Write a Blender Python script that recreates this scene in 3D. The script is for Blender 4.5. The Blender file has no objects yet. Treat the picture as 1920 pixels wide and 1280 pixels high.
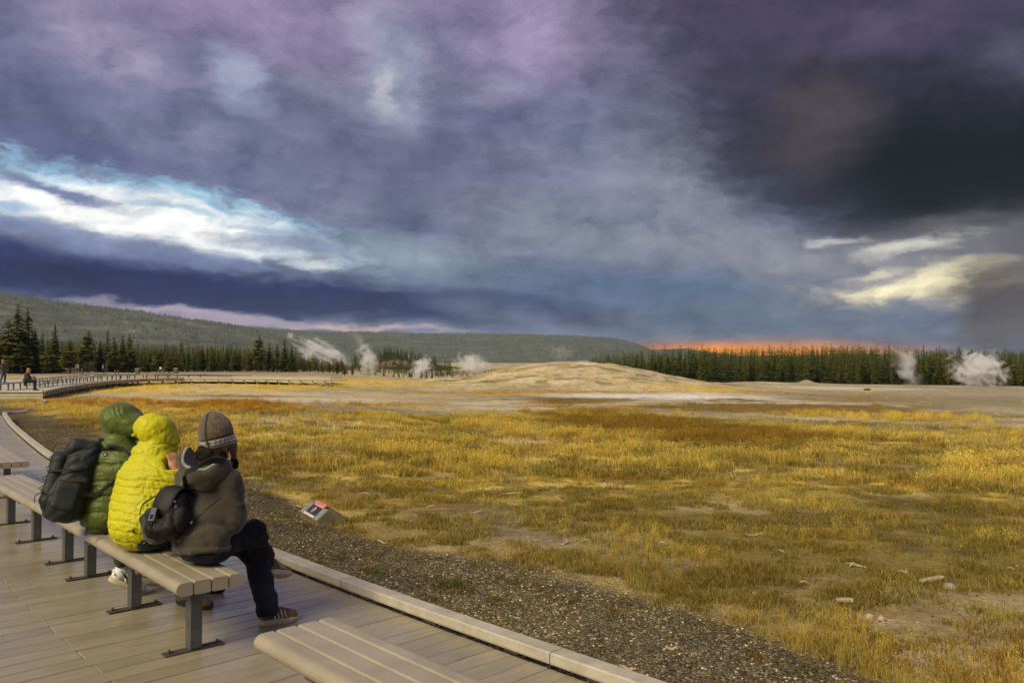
import bpy, bmesh, math, random
import numpy as np
from mathutils import Vector, Matrix

random.seed(7)
rng = np.random.default_rng(11)
S = bpy.context.scene
COL = S.collection

# ------------------------------------------------------------------ camera
F = 1550.0            # focal length in pixels of the 1920 px wide photograph
HOR = 676.0           # row of the horizon
CAMZ = 1.75
PITCH = math.atan((HOR - 640.0) / F)
cam_d = bpy.data.cameras.new("camera")
cam = bpy.data.objects.new("camera", cam_d)
COL.objects.link(cam)
cam_d.sensor_width = 36.0
cam_d.lens = 36.0 * F / 1920.0
cam_d.clip_start = 0.05
cam_d.clip_end = 40000
cam.location = (0, 0, CAMZ)
cam.rotation_euler = (math.pi / 2 + PITCH, 0, 0)
S.camera = cam

S.view_settings.view_transform = 'Standard'
S.view_settings.look = 'None'
S.view_settings.exposure = 1.5
S.view_settings.gamma = 1.0
S.view_settings.use_curve_mapping = False
S.render.engine = 'CYCLES'
S.cycles.use_denoising = True
S.cycles.max_bounces = 6
S.cycles.diffuse_bounces = 3
S.cycles.glossy_bounces = 3
S.cycles.transparent_max_bounces = 12
S.cycles.volume_bounces = 4
S.cycles.volume_max_steps = 256
S.cycles.sample_clamp_indirect = 6.0

SUN_EL, SUN_AZ = math.radians(40), math.radians(-140)     # azimuth clockwise from +Y
EXPO = 2.0 ** S.view_settings.exposure


def lin(r, g, b, k=1.0):
    def f(c):
        c /= 255.0
        return c / 12.92 if c <= 0.04045 else ((c + 0.055) / 1.055) ** 2.4
    return (f(r) * k, f(g) * k, f(b) * k, 1.0)


# ------------------------------------------------------------------ node helper
class NT:
    def __init__(self, tree):
        self.t = tree
        self.n = tree.nodes
        self.l = tree.links

    def node(self, typ, **kw):
        nd = self.n.new(typ)
        for k, v in kw.items():
            setattr(nd, k, v)
        return nd

    def put(self, sock, v):
        if isinstance(v, bpy.types.NodeSocket):
            self.l.new(v, sock)
        elif v is not None:
            if hasattr(sock, 'default_value'):
                dv = sock.default_value
                if hasattr(dv, '__len__') and not hasattr(v, '__len__'):
                    v = (v,) * len(dv)
                elif hasattr(dv, '__len__') and len(dv) == 3 and len(v) == 4:
                    v = v[:3]
                elif hasattr(dv, '__len__') and len(dv) == 4 and len(v) == 3:
                    v = tuple(v) + (1.0,)
                sock.default_value = v

    def m(self, op, a, b=None, c=None, clamp=False):
        nd = self.node('ShaderNodeMath', operation=op, use_clamp=clamp)
        self.put(nd.inputs[0], a)
        if b is not None: self.put(nd.inputs[1], b)
        if c is not None: self.put(nd.inputs[2], c)
        return nd.outputs[0]

    def mr(self, v, a, b, c=0.0, d=1.0, smooth=True):
        nd = self.node('ShaderNodeMapRange', interpolation_type='SMOOTHSTEP' if smooth else 'LINEAR')
        self.put(nd.inputs[0], v)
        for i, q in enumerate((a, b, c, d)):
            self.put(nd.inputs[i + 1], q)
        return nd.outputs[0]

    def mix(self, f, a, b, blend='MIX'):
        nd = self.node('ShaderNodeMix', data_type='RGBA', blend_type=blend)
        nd.clamp_factor = True
        self.put(nd.inputs[0], f)
        self.put(nd.inputs[6], a)
        self.put(nd.inputs[7], b)
        return nd.outputs[2]

    def noise(self, vec, scale, detail=4.0, rough=0.55, dist=0.0, out=0):
        nd = self.node('ShaderNodeTexNoise')
        if vec is not None: self.put(nd.inputs['Vector'], vec)
        self.put(nd.inputs['Scale'], scale)
        self.put(nd.inputs['Detail'], detail)
        self.put(nd.inputs['Roughness'], rough)
        self.put(nd.inputs['Distortion'], dist)
        return nd.outputs[out]

    def ramp(self, f, stops):
        nd = self.node('ShaderNodeValToRGB')
        el = nd.color_ramp.elements
        while len(el) < len(stops): el.new(0.5)
        for e, (p, c) in zip(el, stops):
            e.position = p
            e.color = c if len(c) == 4 else tuple(c) + (1.0,)
        self.put(nd.inputs[0], f)
        return nd.outputs[0]

    def xyz(self, x, y, z):
        nd = self.node('ShaderNodeCombineXYZ')
        for i, v in enumerate((x, y, z)): self.put(nd.inputs[i], v)
        return nd.outputs[0]

    def vm(self, op, a, b=None, scale=None):
        nd = self.node('ShaderNodeVectorMath', operation=op)
        self.put(nd.inputs[0], a)
        if b is not None: self.put(nd.inputs[1], b)
        if scale is not None: self.put(nd.inputs[3], scale)
        return nd.outputs[0]


# ------------------------------------------------------------------ sky
W = bpy.data.worlds.new("World")
S.world = W
W.use_nodes = True
w = NT(W.node_tree)
w.n.clear()
SKYK = 1.0 / EXPO


def sk(r, g, b, k=1.0):
    return lin(r, g, b, SKYK * k)


tc = w.node('ShaderNodeTexCoord')
sep = w.node('ShaderNodeSeparateXYZ')
w.l.new(tc.outputs['Generated'], sep.inputs[0])
sx, sy, sz = sep.outputs
az = w.m('ARCTAN2', sx, sy)
el = w.m('ARCSINE', sz)
# cloud-deck coordinates: the layer seen in perspective, flattening to the horizon
den = w.m('ADD', w.m('MAXIMUM', sz, 0.0), 0.10)
cp = w.xyz(w.m('DIVIDE', sx, den), w.m('DIVIDE', sy, den), 0.0)
dirv = tc.outputs['Generated']
# domain warp, flat in elevation, more so low down
ang = w.xyz(w.m('MULTIPLY', az, 1.0), w.m('MULTIPLY', el, 2.6), 0.0)
wn1 = w.noise(ang, 5.0, 5.0, 0.55, 0.0, 1)
sp1 = w.node('ShaderNodeSeparateColor')
w.l.new(wn1, sp1.inputs[0])
wn2 = w.noise(ang, 19.0, 4.0, 0.6, 0.0, 1)
sp2 = w.node('ShaderNodeSeparateColor')
w.l.new(wn2, sp2.inputs[0])


def warp(base, a, b, ka, kb):
    t = w.m('MULTIPLY_ADD', w.m('SUBTRACT', a, 0.5), ka, base)
    return w.m('MULTIPLY_ADD', w.m('SUBTRACT', b, 0.5), kb, t)


azw = warp(az, sp1.outputs[0], sp2.outputs[0], 0.09, 0.05)
elw = warp(el, sp1.outputs[1], sp2.outputs[1], 0.036, 0.022)
wisp = w.noise(w.xyz(w.m('MULTIPLY', azw, 1.0), w.m('MULTIPLY', elw, 2.3), 3.3), 17.0, 7.0, 0.64)
fb = w.noise(cp, 0.9, 6.0, 0.55, 0.4)
fb2 = w.noise(w.xyz(az, w.m('MULTIPLY', elw, 2.2), 8.0), 6.5, 5.0, 0.55, 0.6)


def pxang(px, py):
    a = math.atan((px - 960) / F)
    return a, math.atan((HOR - py) / F * math.cos(a))


def sky_blob(color_in, px, py, rx, ry, col, tilt=0.0, soft=0.6, erode=0.5, amount=1.0, steady=False):
    """an elliptical patch of cloud at a bearing and height; tilt in degrees, positive = falls to the right"""
    a0, e0 = pxang(px, py)
    ax = rx / F * math.cos(a0) ** 2
    ay = ry / F * math.cos(a0)
    t = math.radians(tilt)
    da = w.m('SUBTRACT', az if steady else azw, a0)
    de = w.m('SUBTRACT', w.m('MULTIPLY_ADD', w.m('SUBTRACT', elw, el), .12, el) if steady else elw, e0)
    u = w.m('MULTIPLY_ADD', da, math.cos(t) / ax, w.m('MULTIPLY', de, -math.sin(t) / ax))
    v = w.m('MULTIPLY_ADD', da, math.sin(t) / ay, w.m('MULTIPLY', de, math.cos(t) / ay))
    d = w.m('SQRT', w.m('ADD', w.m('MULTIPLY', u, u), w.m('MULTIPLY', v, v)))
    d = w.m('MULTIPLY_ADD', w.m('SUBTRACT', wisp, 0.5), erode * (1.3 if erode < 0.75 else 2.3), d)
    k = w.mr(d, 1.0 + soft, 1.0 - soft, 0.0, amount)
    return w.mix(k, color_in, col)


eld = w.m('MULTIPLY', el, 180 / math.pi / 40.0)
c = w.ramp(eld, [(0.0, sk(108, 120, 140)), (0.08, sk(88, 104, 134)), (0.2, sk(100, 110, 138)),
                 (0.38, sk(110, 115, 144)), (0.6, sk(124, 114, 150)), (1.0, sk(136, 124, 158))])
# streaks and puffs of the layer
fb3 = w.noise(w.xyz(azw, w.m('MULTIPLY', elw, 1.35), 4.0), 15.0, 8.0, 0.64, 0.25)
c = w.mix(w.mr(fb, 0.42, 0.68, 0, 0.5), c, sk(162, 160, 184))
c = w.mix(w.mr(fb2, 0.52, 0.30, 0, 0.5), c, sk(78, 80, 114))
B = sky_blob
# pale patches high on the left
c = B(c, 190, 80, 120, 60, sk(160, 150, 182), 30, 0.8, 0.6, 0.7)
c = B(c, 500, 40, 260, 50, sk(160, 145, 180), 10, 0.8, 0.6, 0.6)
c = B(c, 455, 145, 85, 34, sk(152, 158, 186), 40, 0.6, 0.4, 0.75)
c = B(c, 735, 150, 62, 100, sk(150, 156, 182), -5, 0.7, 0.5, 0.8)
c = B(c, 722, 160, 22, 46, sk(186, 188, 198), -10, 0.8, 0.6, 0.9)
c = B(c, 1000, 60, 110, 80, sk(160, 146, 182), 0, 0.8, 0.5, 0.7)
c = B(c, 330, 250, 420, 70, sk(104, 110, 142), 8, 0.7, 0.5, 0.6)
c = B(c, 820, 330, 250, 70, sk(98, 98, 128), 15, 0.8, 0.6, 0.6)
c = B(c, 150, 280, 300, 30, sk(92, 100, 140), 6, 0.8, 0.5, 0.6)
# pale greys in the middle
c = B(c, 1290, 330, 130, 110, sk(142, 146, 160), 20, 0.8, 0.7, 0.75)
c = B(c, 1080, 430, 190, 60, sk(136, 144, 158), 10, 0.8, 0.7, 0.7)
c = B(c, 720, 480, 200, 36, sk(140, 158, 172), 6, 0.8, 0.7, 0.7)
c = B(c, 1450, 480, 200, 55, sk(140, 142, 150), 8, 0.8, 0.8, 0.7)
# blue-grey belt
c = B(c, 1150, 545, 330, 40, sk(84, 104, 134), 2, 0.7, 0.7, 0.8)
c = B(c, 1500, 595, 420, 36, sk(92, 108, 130), 0, 0.7, 0.5, 0.8)
# dark storm cloud on the right
c = B(c, 1710, 120, 670, 285, sk(64, 58, 82), 22, 0.45, 0.45, 0.94)
c = B(c, 1560, 330, 270, 84, sk(58, 58, 78), 22, 0.6, 0.5, 0.8)
c = B(c, 1780, 255, 400, 160, sk(36, 36, 48), 14, 0.7, 0.5, 0.92)
c = B(c, 1850, 330, 360, 115, sk(8, 11, 20), 12, 0.7, 0.45, 0.98)
c = B(c, 1890, 400, 250, 72, sk(10, 12, 18), 10, 0.6, 0.45, 0.95)
c = B(c, 1540, 220, 80, 80, sk(88, 79, 84), 0, 0.9, 0.6, 0.6)
c = B(c, 1700, 30, 160, 40, sk(96, 86, 116), 0, 0.9, 0.6, 0.6)
c = B(c, 1890, 90, 70, 40, sk(84, 82, 104), 0, 0.9, 0.6, 0.6)
# open window to clear sky on the left
hole = sk(0, 0, 0)
c = B(c, 255, 404, 375, 68, sk(146, 190, 220, .95), 7.5, 0.3, 0.9, 1.0)
c = B(c, 290, 414, 320, 50, sk(250, 251, 248, 1.08), 7.5, 0.4, 0.74, 1.0)
c = B(c, 110, 352, 130, 11, sk(92, 108, 156), 12, 0.6, 0.8, 0.9)
c = B(c, 400, 385, 70, 6, sk(140, 190, 222), 14, 0.6, 0.9, 0.8)
c = B(c, 540, 455, 110, 22, sk(132, 150, 178), 4, 0.6, 0.9, 0.9)
c = B(c, 30, 380, 60, 10, sk(110, 150, 200), 8, 0.6, 0.8, 0.6)
c = B(c, 1130 / 2, 503, 40, 8, sk(220, 226, 226), 4, 0.8, 0.9, 0.9)
c = B(c, 330, 392, 110, 7, sk(176, 208, 228), 9, 0.6, 1.0, 0.8)
c = B(c, 490, 428, 70, 9, sk(158, 180, 204), 6, 0.6, 1.0, 0.85)
c = B(c, 180, 432, 90, 6, sk(190, 205, 220), 8, 0.6, 1.0, 0.7)
# grey shelf and the navy roll below it
c = B(c, 200, 455, 330, 26, sk(118, 128, 164), 9, 0.5, 0.5, 0.9)
c = B(c, 60, 505, 520, 44, sk(50, 58, 112), 7, 0.45, 0.4, 0.95)
c = B(c, 500, 556, 660, 32, sk(18, 34, 84), 3.0, 0.45, 0.4, 0.97)
c = B(c, 150, 520, 330, 26, sk(24, 32, 78), 6, 0.6, 0.4, 0.8)
c = B(c, 930, 585, 120, 18, sk(98, 110, 138), 8, 0.6, 0.5, 0.8)
# thin light slivers over the ridge
c = B(c, 390, 586, 220, 9, sk(178, 164, 182), 4, 0.6, 0.7, 0.85)
c = B(c, 520, 604, 330, 7, sk(170, 152, 168), 2, 0.7, 0.8, 0.8)
c = B(c, 690, 612, 130, 4, sk(206, 176, 172), 1, 0.8, 0.9, 0.8)
# sunset glow
c = B(c, 1420, 664, 330, 30, sk(150, 116, 98), 0, 0.7, 0.1, 0.7, True)
c = B(c, 1400, 671, 280, 27, sk(240, 138, 10, 1.0), 0, 0.5, 0.08, 0.95, True)
c = B(c, 1350, 667, 150, 15, sk(250, 150, 6, 1.05), 0, 0.7, 0.1, 0.9, True)
# bright breaks at the lower right
c = B(c, 1700, 500, 240, 62, sk(140, 140, 148), -6, 0.9, 0.74, 0.7)
c = B(c, 1715, 462, 70, 13, sk(214, 210, 200), -8, 0.9, 1.4, 0.85)
c = B(c, 1575, 446, 46, 7, sk(196, 196, 196), 4, 0.9, 1.3, 0.7)
c = B(c, 1740, 532, 160, 28, sk(190, 182, 168), -4, 0.9, 1.0, 0.8)
c = B(c, 1700, 541, 120, 15, sk(248, 236, 194, 1.05), -4, 0.85, 1.5, 0.95)
c = B(c, 1640, 512, 60, 8, sk(214, 206, 186), -8, 0.9, 1.3, 0.8)
c = B(c, 1850, 540, 60, 10, sk(226, 214, 180), -6, 0.9, 1.3, 0.8)
c = B(c, 1800, 505, 60, 16, sk(246, 236, 196, 1.05), -10, 0.7, 0.9, 0.9)
# drifting dark vapour
c = B(c, 1890, 580, 110, 90, sk(78, 68, 66), 0, 0.6, 0.8, 0.9)

# finer billows over everything
c = w.mix(1.0, c, w.ramp(fb3, [(0.30, (.66, .68, .74)), (0.5, (1, 1, 1)), (0.70, (1.30, 1.28, 1.23))]), 'MULTIPLY')
fb4 = w.noise(w.xyz(w.m('DIVIDE', sx, den), w.m('DIVIDE', sy, den), 5.0), 2.6, 8.0, 0.62, 0.1)
c = w.mix(w.mr(el, .10, .40, .12, .9), c, w.ramp(fb4, [(0.30, (.68, .70, .75)), (0.5, (1, 1, 1)), (0.70, (1.34, 1.31, 1.26))]), 'MULTIPLY')
sky_t = w.node('ShaderNodeTexSky', sky_type='NISHITA')
sky_t.sun_disc = False
sky_t.sun_elevation = SUN_EL
sky_t.sun_rotation = SUN_AZ
bg1 = w.node('ShaderNodeBackground')
w.l.new(sky_t.outputs[0], bg1.inputs[0])
bg1.inputs[1].default_value = 0.06
bg2 = w.node('ShaderNodeBackground')
w.l.new(c, bg2.inputs[0])
bg2.inputs[1].default_value = 1.0
mx = w.node('ShaderNodeMixShader')
mx.inputs[0].default_value = 0.993          # cover of the cloud layer over the clear sky
w.l.new(bg1.outputs[0], mx.inputs[1])
w.l.new(bg2.outputs[0], mx.inputs[2])
wo = w.node('ShaderNodeOutputWorld')
w.l.new(mx.outputs[0], wo.inputs[0])
W.cycles.sampling_method = 'MANUAL'
W.cycles.sample_map_resolution = 512

# ------------------------------------------------------------------ sun through cloud
sun_d = bpy.data.lights.new("sun", 'SUN')
sun_d.energy = 1.5
sun_d.angle = math.radians(28)
sun_d.color = (1.0, 0.88, 0.60)
sun = bpy.data.objects.new("sun", sun_d)
COL.objects.link(sun)
sdir = Vector((math.sin(SUN_AZ) * math.cos(SUN_EL), math.cos(SUN_AZ) * math.cos(SUN_EL), math.sin(SUN_EL)))
sun.rotation_euler = (-sdir).to_track_quat('-Z', 'Y').to_euler()


# ------------------------------------------------------------------ pixel <-> place helpers (surveying the photograph)
CP, SP = math.cos(PITCH), math.sin(PITCH)


def ray(px, py):
    a, b = (px - 960.0) / F, (640.0 - py) / F
    return np.array([a, CP - b * SP, SP + b * CP])


def at_depth(px, py, Y):
    d = ray(px, py)
    return Vector(d / d[1] * Y) + Vector((0, 0, CAMZ))


def at_z(px, py, z=0.0):
    d = ray(px, py)
    return Vector(d * ((z - CAMZ) / d[2])) + Vector((0, 0, CAMZ))


def to_px(X, Y, Z):
    Z = Z - CAMZ
    f = Y * CP + Z * SP
    u = -Y * SP + Z * CP
    f = np.where(f < 0.05, 0.05, f)
    return 960 + F * X / f, 640 - F * u / f


# ------------------------------------------------------------------ numpy noise
def _hash(i, j, k=0):
    with np.errstate(over='ignore'):
        n = (i.astype(np.int64) * 374761393 + j.astype(np.int64) * 668265263 + np.int64(k) * 2147483647) & 0xFFFFFFFF
        n = ((n ^ (n >> 13)) * 1274126177) & 0xFFFFFFFF
        n = n ^ (n >> 16)
    return (n & 0xFFFFFF) / float(0xFFFFFF)


def vnoise(x, y, seed=0):
    i, j = np.floor(x), np.floor(y)
    f, g = x - i, y - j
    f = f * f * (3 - 2 * f)
    g = g * g * (3 - 2 * g)
    a, b = _hash(i, j, seed), _hash(i + 1, j, seed)
    c, d = _hash(i, j + 1, seed), _hash(i + 1, j + 1, seed)
    return (a * (1 - f) + b * f) * (1 - g) + (c * (1 - f) + d * f) * g


def fbm(x, y, oct=4, seed=0):
    x, y = np.asarray(x, float), np.asarray(y, float)
    s, a, t = 0.0, 0.5, 0.0
    for o in range(oct):
        s = s + a * vnoise(x, y, seed + o * 17)
        t += a
        x, y = x * 2.03 + 7.1, y * 2.03 + 3.7
        a *= 0.5
    return s / t


def fbm3(P, scale, seed=0, oct=3):
    """value noise in space"""
    q = P * scale
    s, a, t = 0.0, 0.5, 0.0
    for o in range(oct):
        i = np.floor(q)
        f = q - i
        f = f * f * (3 - 2 * f)
        i = i.astype(np.int64)
        v = 0.0
        for dx in (0, 1):
            for dy in (0, 1):
                for dz in (0, 1):
                    w_ = (f[:, 0] if dx else 1 - f[:, 0]) * (f[:, 1] if dy else 1 - f[:, 1]) * (f[:, 2] if dz else 1 - f[:, 2])
                    v = v + w_ * _hash(i[:, 0] + dx, i[:, 1] + dy + 7919 * (i[:, 2] + dz), seed + o * 13)
        s = s + a * v
        t += a
        q = q * 2.03 + 5.3
        a *= 0.5
    return s / t


def sstep(a, b, x):
    t = np.clip((x - a) / (b - a), 0, 1)
    return t * t * (3 - 2 * t)


# ------------------------------------------------------------------ object helpers
def props(o, label=None, cat=None, group=None, kind=None):
    if label: o['label'] = label
    if cat: o['category'] = cat
    if group: o['group'] = group
    if kind: o['kind'] = kind
    return o


def link(name, data, parent=None):
    o = bpy.data.objects.new(name, data)
    COL.objects.link(o)
    if parent is not None: o.parent = parent
    return o


def empty(name, loc=(0, 0, 0), rz=0.0):
    o = link(name, None)
    o.location = loc
    o.rotation_euler = (0, 0, rz)
    o.empty_display_size = 0.2
    return o


def mesh_np(name, V, Fc, mat=None, smooth=False):
    me = bpy.data.meshes.new(name)
    V = np.ascontiguousarray(V, dtype=np.float32)
    Fc = np.asarray(Fc, dtype=np.int32)
    n, k = Fc.shape
    me.vertices.add(len(V))
    me.vertices.foreach_set('co', V.ravel())
    me.loops.add(n * k)
    me.loops.foreach_set('vertex_index', Fc.ravel())
    me.polygons.add(n)
    me.polygons.foreach_set('loop_start', np.arange(0, n * k, k, dtype=np.int32))
    me.polygons.foreach_set('loop_total', np.full(n, k, dtype=np.int32))
    if smooth: me.polygons.foreach_set('use_smooth', np.ones(n, dtype=bool))
    if mat is not None: me.materials.append(mat)
    me.update(calc_edges=True)
    return me


def mesh_py(name, V, Fc, mat=None, smooth=False):
    me = bpy.data.meshes.new(name)
    me.from_pydata([tuple(v) for v in V], [], Fc)
    if mat is not None: me.materials.append(mat)
    if smooth: me.polygons.foreach_set('use_smooth', np.ones(len(me.polygons), dtype=bool))
    me.update()
    return me


class MB:
    """collects boxes, tubes and lathes into one mesh"""
    def __init__(self): self.v, self.f = [], []

    def add(self, V, Fc):
        n = len(self.v)
        self.v += [Vector(p) for p in V]
        self.f += [[i + n for i in q] for q in Fc]
        return self

    def box(self, c, s, rz=0.0, bev=0.0, M=None):
        bm = bmesh.new()
        bmesh.ops.create_cube(bm, size=1.0)
        for v in bm.verts: v.co = Vector((v.co.x * s[0], v.co.y * s[1], v.co.z * s[2]))
        if bev > 0:
            bmesh.ops.bevel(bm, geom=list(bm.edges), offset=bev, segments=2 if bev > 0.01 else 1, affect='EDGES', profile=0.6)
        T = Matrix.Translation(Vector(c)) @ Matrix.Rotation(rz, 4, 'Z')
        if M is not None: T = M @ T
        bm.transform(T)
        bm.verts.index_update()
        self.add([v.co.copy() for v in bm.verts], [[v.index for v in f.verts] for f in bm.faces])
        bm.free()
        return self

    def tube(self, pts, r, n=8, caps=True):
        pts = [Vector(p) for p in pts]
        rs = r if hasattr(r, '__len__') else [r] * len(pts)
        V, Fc = [], []
        up = None
        for i, p in enumerate(pts):
            t = (pts[min(i + 1, len(pts) - 1)] - pts[max(i - 1, 0)]).normalized()
            if up is None:
                up = Vector((0, 0, 1)) if abs(t.z) < 0.9 else Vector((1, 0, 0))
            a = t.cross(up).normalized()
            b = a.cross(t).normalized()
            up = b
            for k in range(n):
                q = 2 * math.pi * k / n
                V.append(p + (a * math.cos(q) + b * math.sin(q)) * rs[i])
        for i in range(len(pts) - 1):
            for k in range(n):
                k2 = (k + 1) % n
                Fc.append([i * n + k, i * n + k2, (i + 1) * n + k2, (i + 1) * n + k])
        if caps:
            Fc.append(list(range(n))[::-1])
            Fc.append([(len(pts) - 1) * n + k for k in range(n)])
        return self.add(V, Fc)

    def prism(self, prof, L0, L1, M=None):
        """profile in (y,z), extruded along x"""
        n = len(prof)
        V = [Vector((L0, y, z)) for y, z in prof] + [Vector((L1, y, z)) for y, z in prof]
        if M is not None: V = [M @ v for v in V]
        Fc = [[i, (i + 1) % n, n + (i + 1) % n, n + i] for i in range(n)] + [list(range(n))[::-1], [n + i for i in range(n)]]
        return self.add(V, Fc)

    def mesh(self, name, mat=None, smooth=False):
        me = mesh_py(name, self.v, self.f, mat, smooth)
        bm = bmesh.new()
        bm.from_mesh(me)
        bmesh.ops.recalc_face_normals(bm, faces=bm.faces)
        bm.to_mesh(me)
        bm.free()
        return me

    def obj(self, name, mat=None, parent=None, smooth=False):
        return link(name, self.mesh(name, mat, smooth), parent)


def copy_tree(o, parent=None):
    c = o.copy()
    COL.objects.link(c)
    if parent is not None:
        c.parent = parent
        c.matrix_parent_inverse = o.matrix_parent_inverse.copy()
    for ch in o.children: copy_tree(ch, c)
    return c


# ------------------------------------------------------------------ materials
def mat_new(name):
    m = bpy.data.materials.new(name)
    m.use_nodes = True
    t = NT(m.node_tree)
    b = t.n['Principled BSDF']
    return m, t, b


def mat(name, col, rough=0.7, metal=0.0, var=0.15, scale=12.0, bump=0.0, bscale=60.0, spec=0.4, col2=None, coords='Object', sheen=0.0):
    m, t, b = mat_new(name)
    tc = t.node('ShaderNodeTexCoord')
    v = tc.outputs[coords]
    n = t.noise(v, scale, 5.0, 0.6)
    c2 = col2 if col2 is not None else tuple(x * (1 - var * 1.6) for x in col[:3])
    c1 = col if col2 is not None else tuple(min(1, x * (1 + var)) for x in col[:3])
    cc = t.mix(t.mr(n, 0.3, 0.7), c2, c1)
    t.put(b.inputs['Base Color'], cc)
    t.put(b.inputs['Roughness'], rough)
    t.put(b.inputs['Metallic'], metal)
    t.put(b.inputs['Specular IOR Level'], spec)
    if sheen: t.put(b.inputs['Sheen Weight'], sheen)
    if bump:
        bn = t.node('ShaderNodeBump')
        bn.inputs['Strength'].default_value = bump
        bn.inputs['Distance'].default_value = 0.01
        t.put(bn.inputs['Height'], t.noise(v, bscale, 4.0, 0.6))
        t.l.new(bn.outputs[0], b.inputs['Normal'])
    return m


# ================================================================== THE GROUND
MX, MY = 7.9, 106.0       # the geyser mound
_mpx = np.array([-60, -40, -28, -25, -14.5, -11.9, -8.5, -5, -2, 1.5, 4, 7, 9.8, 15.2, 22, 30, 60])
_mz = np.array([0, .12, .5, .62, 1.5, 2.0, 2.7, 3.2, 3.5, 3.58, 3.3, 2.85, 2.25, 1.2, .5, 0, 0])


def land(X, Y):
    X, Y = np.asarray(X, float), np.asarray(Y, float)
    R = np.hypot(X, Y)
    A = np.degrees(np.arctan2(X, Y))
    t = sstep(-15, -3, A) * (1 - sstep(70, 110, A))
    k = 0.0042 + (0.019 - 0.0042) * t
    h = -0.10 - k * (np.clip(R, 9, 255) - 9)
    h = h - .16 * sstep(50, 60, R) * (1 - sstep(105, 150, R)) * (1 - sstep(-24, -18, A)) 
    # the mound of the geyser
    u = X - MX
    prof = np.interp(u, _mpx, _mz)
    v = (Y - MY) / np.where(Y < MY, 24.0, 30.0)
    wv = np.where(np.abs(v) < 1, np.cos(np.clip(v, -1, 1) * math.pi / 2) ** 1.3, 0)
    m = prof * wv
    m = m + np.clip(m, 0, 1.2) * 0.16 * (fbm(X * 0.55, Y * 0.9, 4, 3) - 0.5) * 2
    h = h + m
    # small sinter cone far right and a low crust beside it
    g = np.hypot(X - 75.8, (Y - 213.0) * 0.8)
    h = h + 0.95 * np.exp(-(g / 1.5) ** 2) + 0.35 * np.exp(-(g / 6.0) ** 2)
    g2 = np.hypot((X - 62.0) * 0.7, (Y - 209.0))
    h = h + 0.55 * np.exp(-(g2 / 6.5) ** 2)
    # gentle unevenness
    amp = np.clip((R - 6) / 40, 0, 1)
    h = h + amp * 0.22 * (fbm(X * 0.09, Y * 0.09, 4, 21) - 0.5) + np.clip((R - 5) / 10, 0, 1) * 0.10 * (fbm(X * 0.5, Y * 0.5, 3, 5) - 0.5)
    # a shallow mound of the valley floor behind, so far land never dips out of sight
    h = h + sstep(600, 3500, R) * 9
    return h


_gx = np.array([-900, 0, 60, 180, 330, 440, 560, 650, 760, 860, 1060, 1250, 1400, 1560, 1700, 2200])
_gy = np.array([758, 758, 766, 800, 852, 884, 935, 992, 1035, 1060, 1092, 1142, 1192, 1252, 1300, 1420])

STRAW = (.59, .447, .12)
GOLD = (.62, .445, .09)
OLIVE = (.205, .150, .042)
RUST = (.43, .245, .045)
BROWN = (.20, .125, .032)
SINTER = (.49, .42, .265)
PALE = (.56, .46, .28)
WHITE = (.62, .60, .55)
GREY = (.29, .25, .155)
MUD = (.115, .088, .048)
GRAVEL = (.112, .090, .046)

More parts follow.
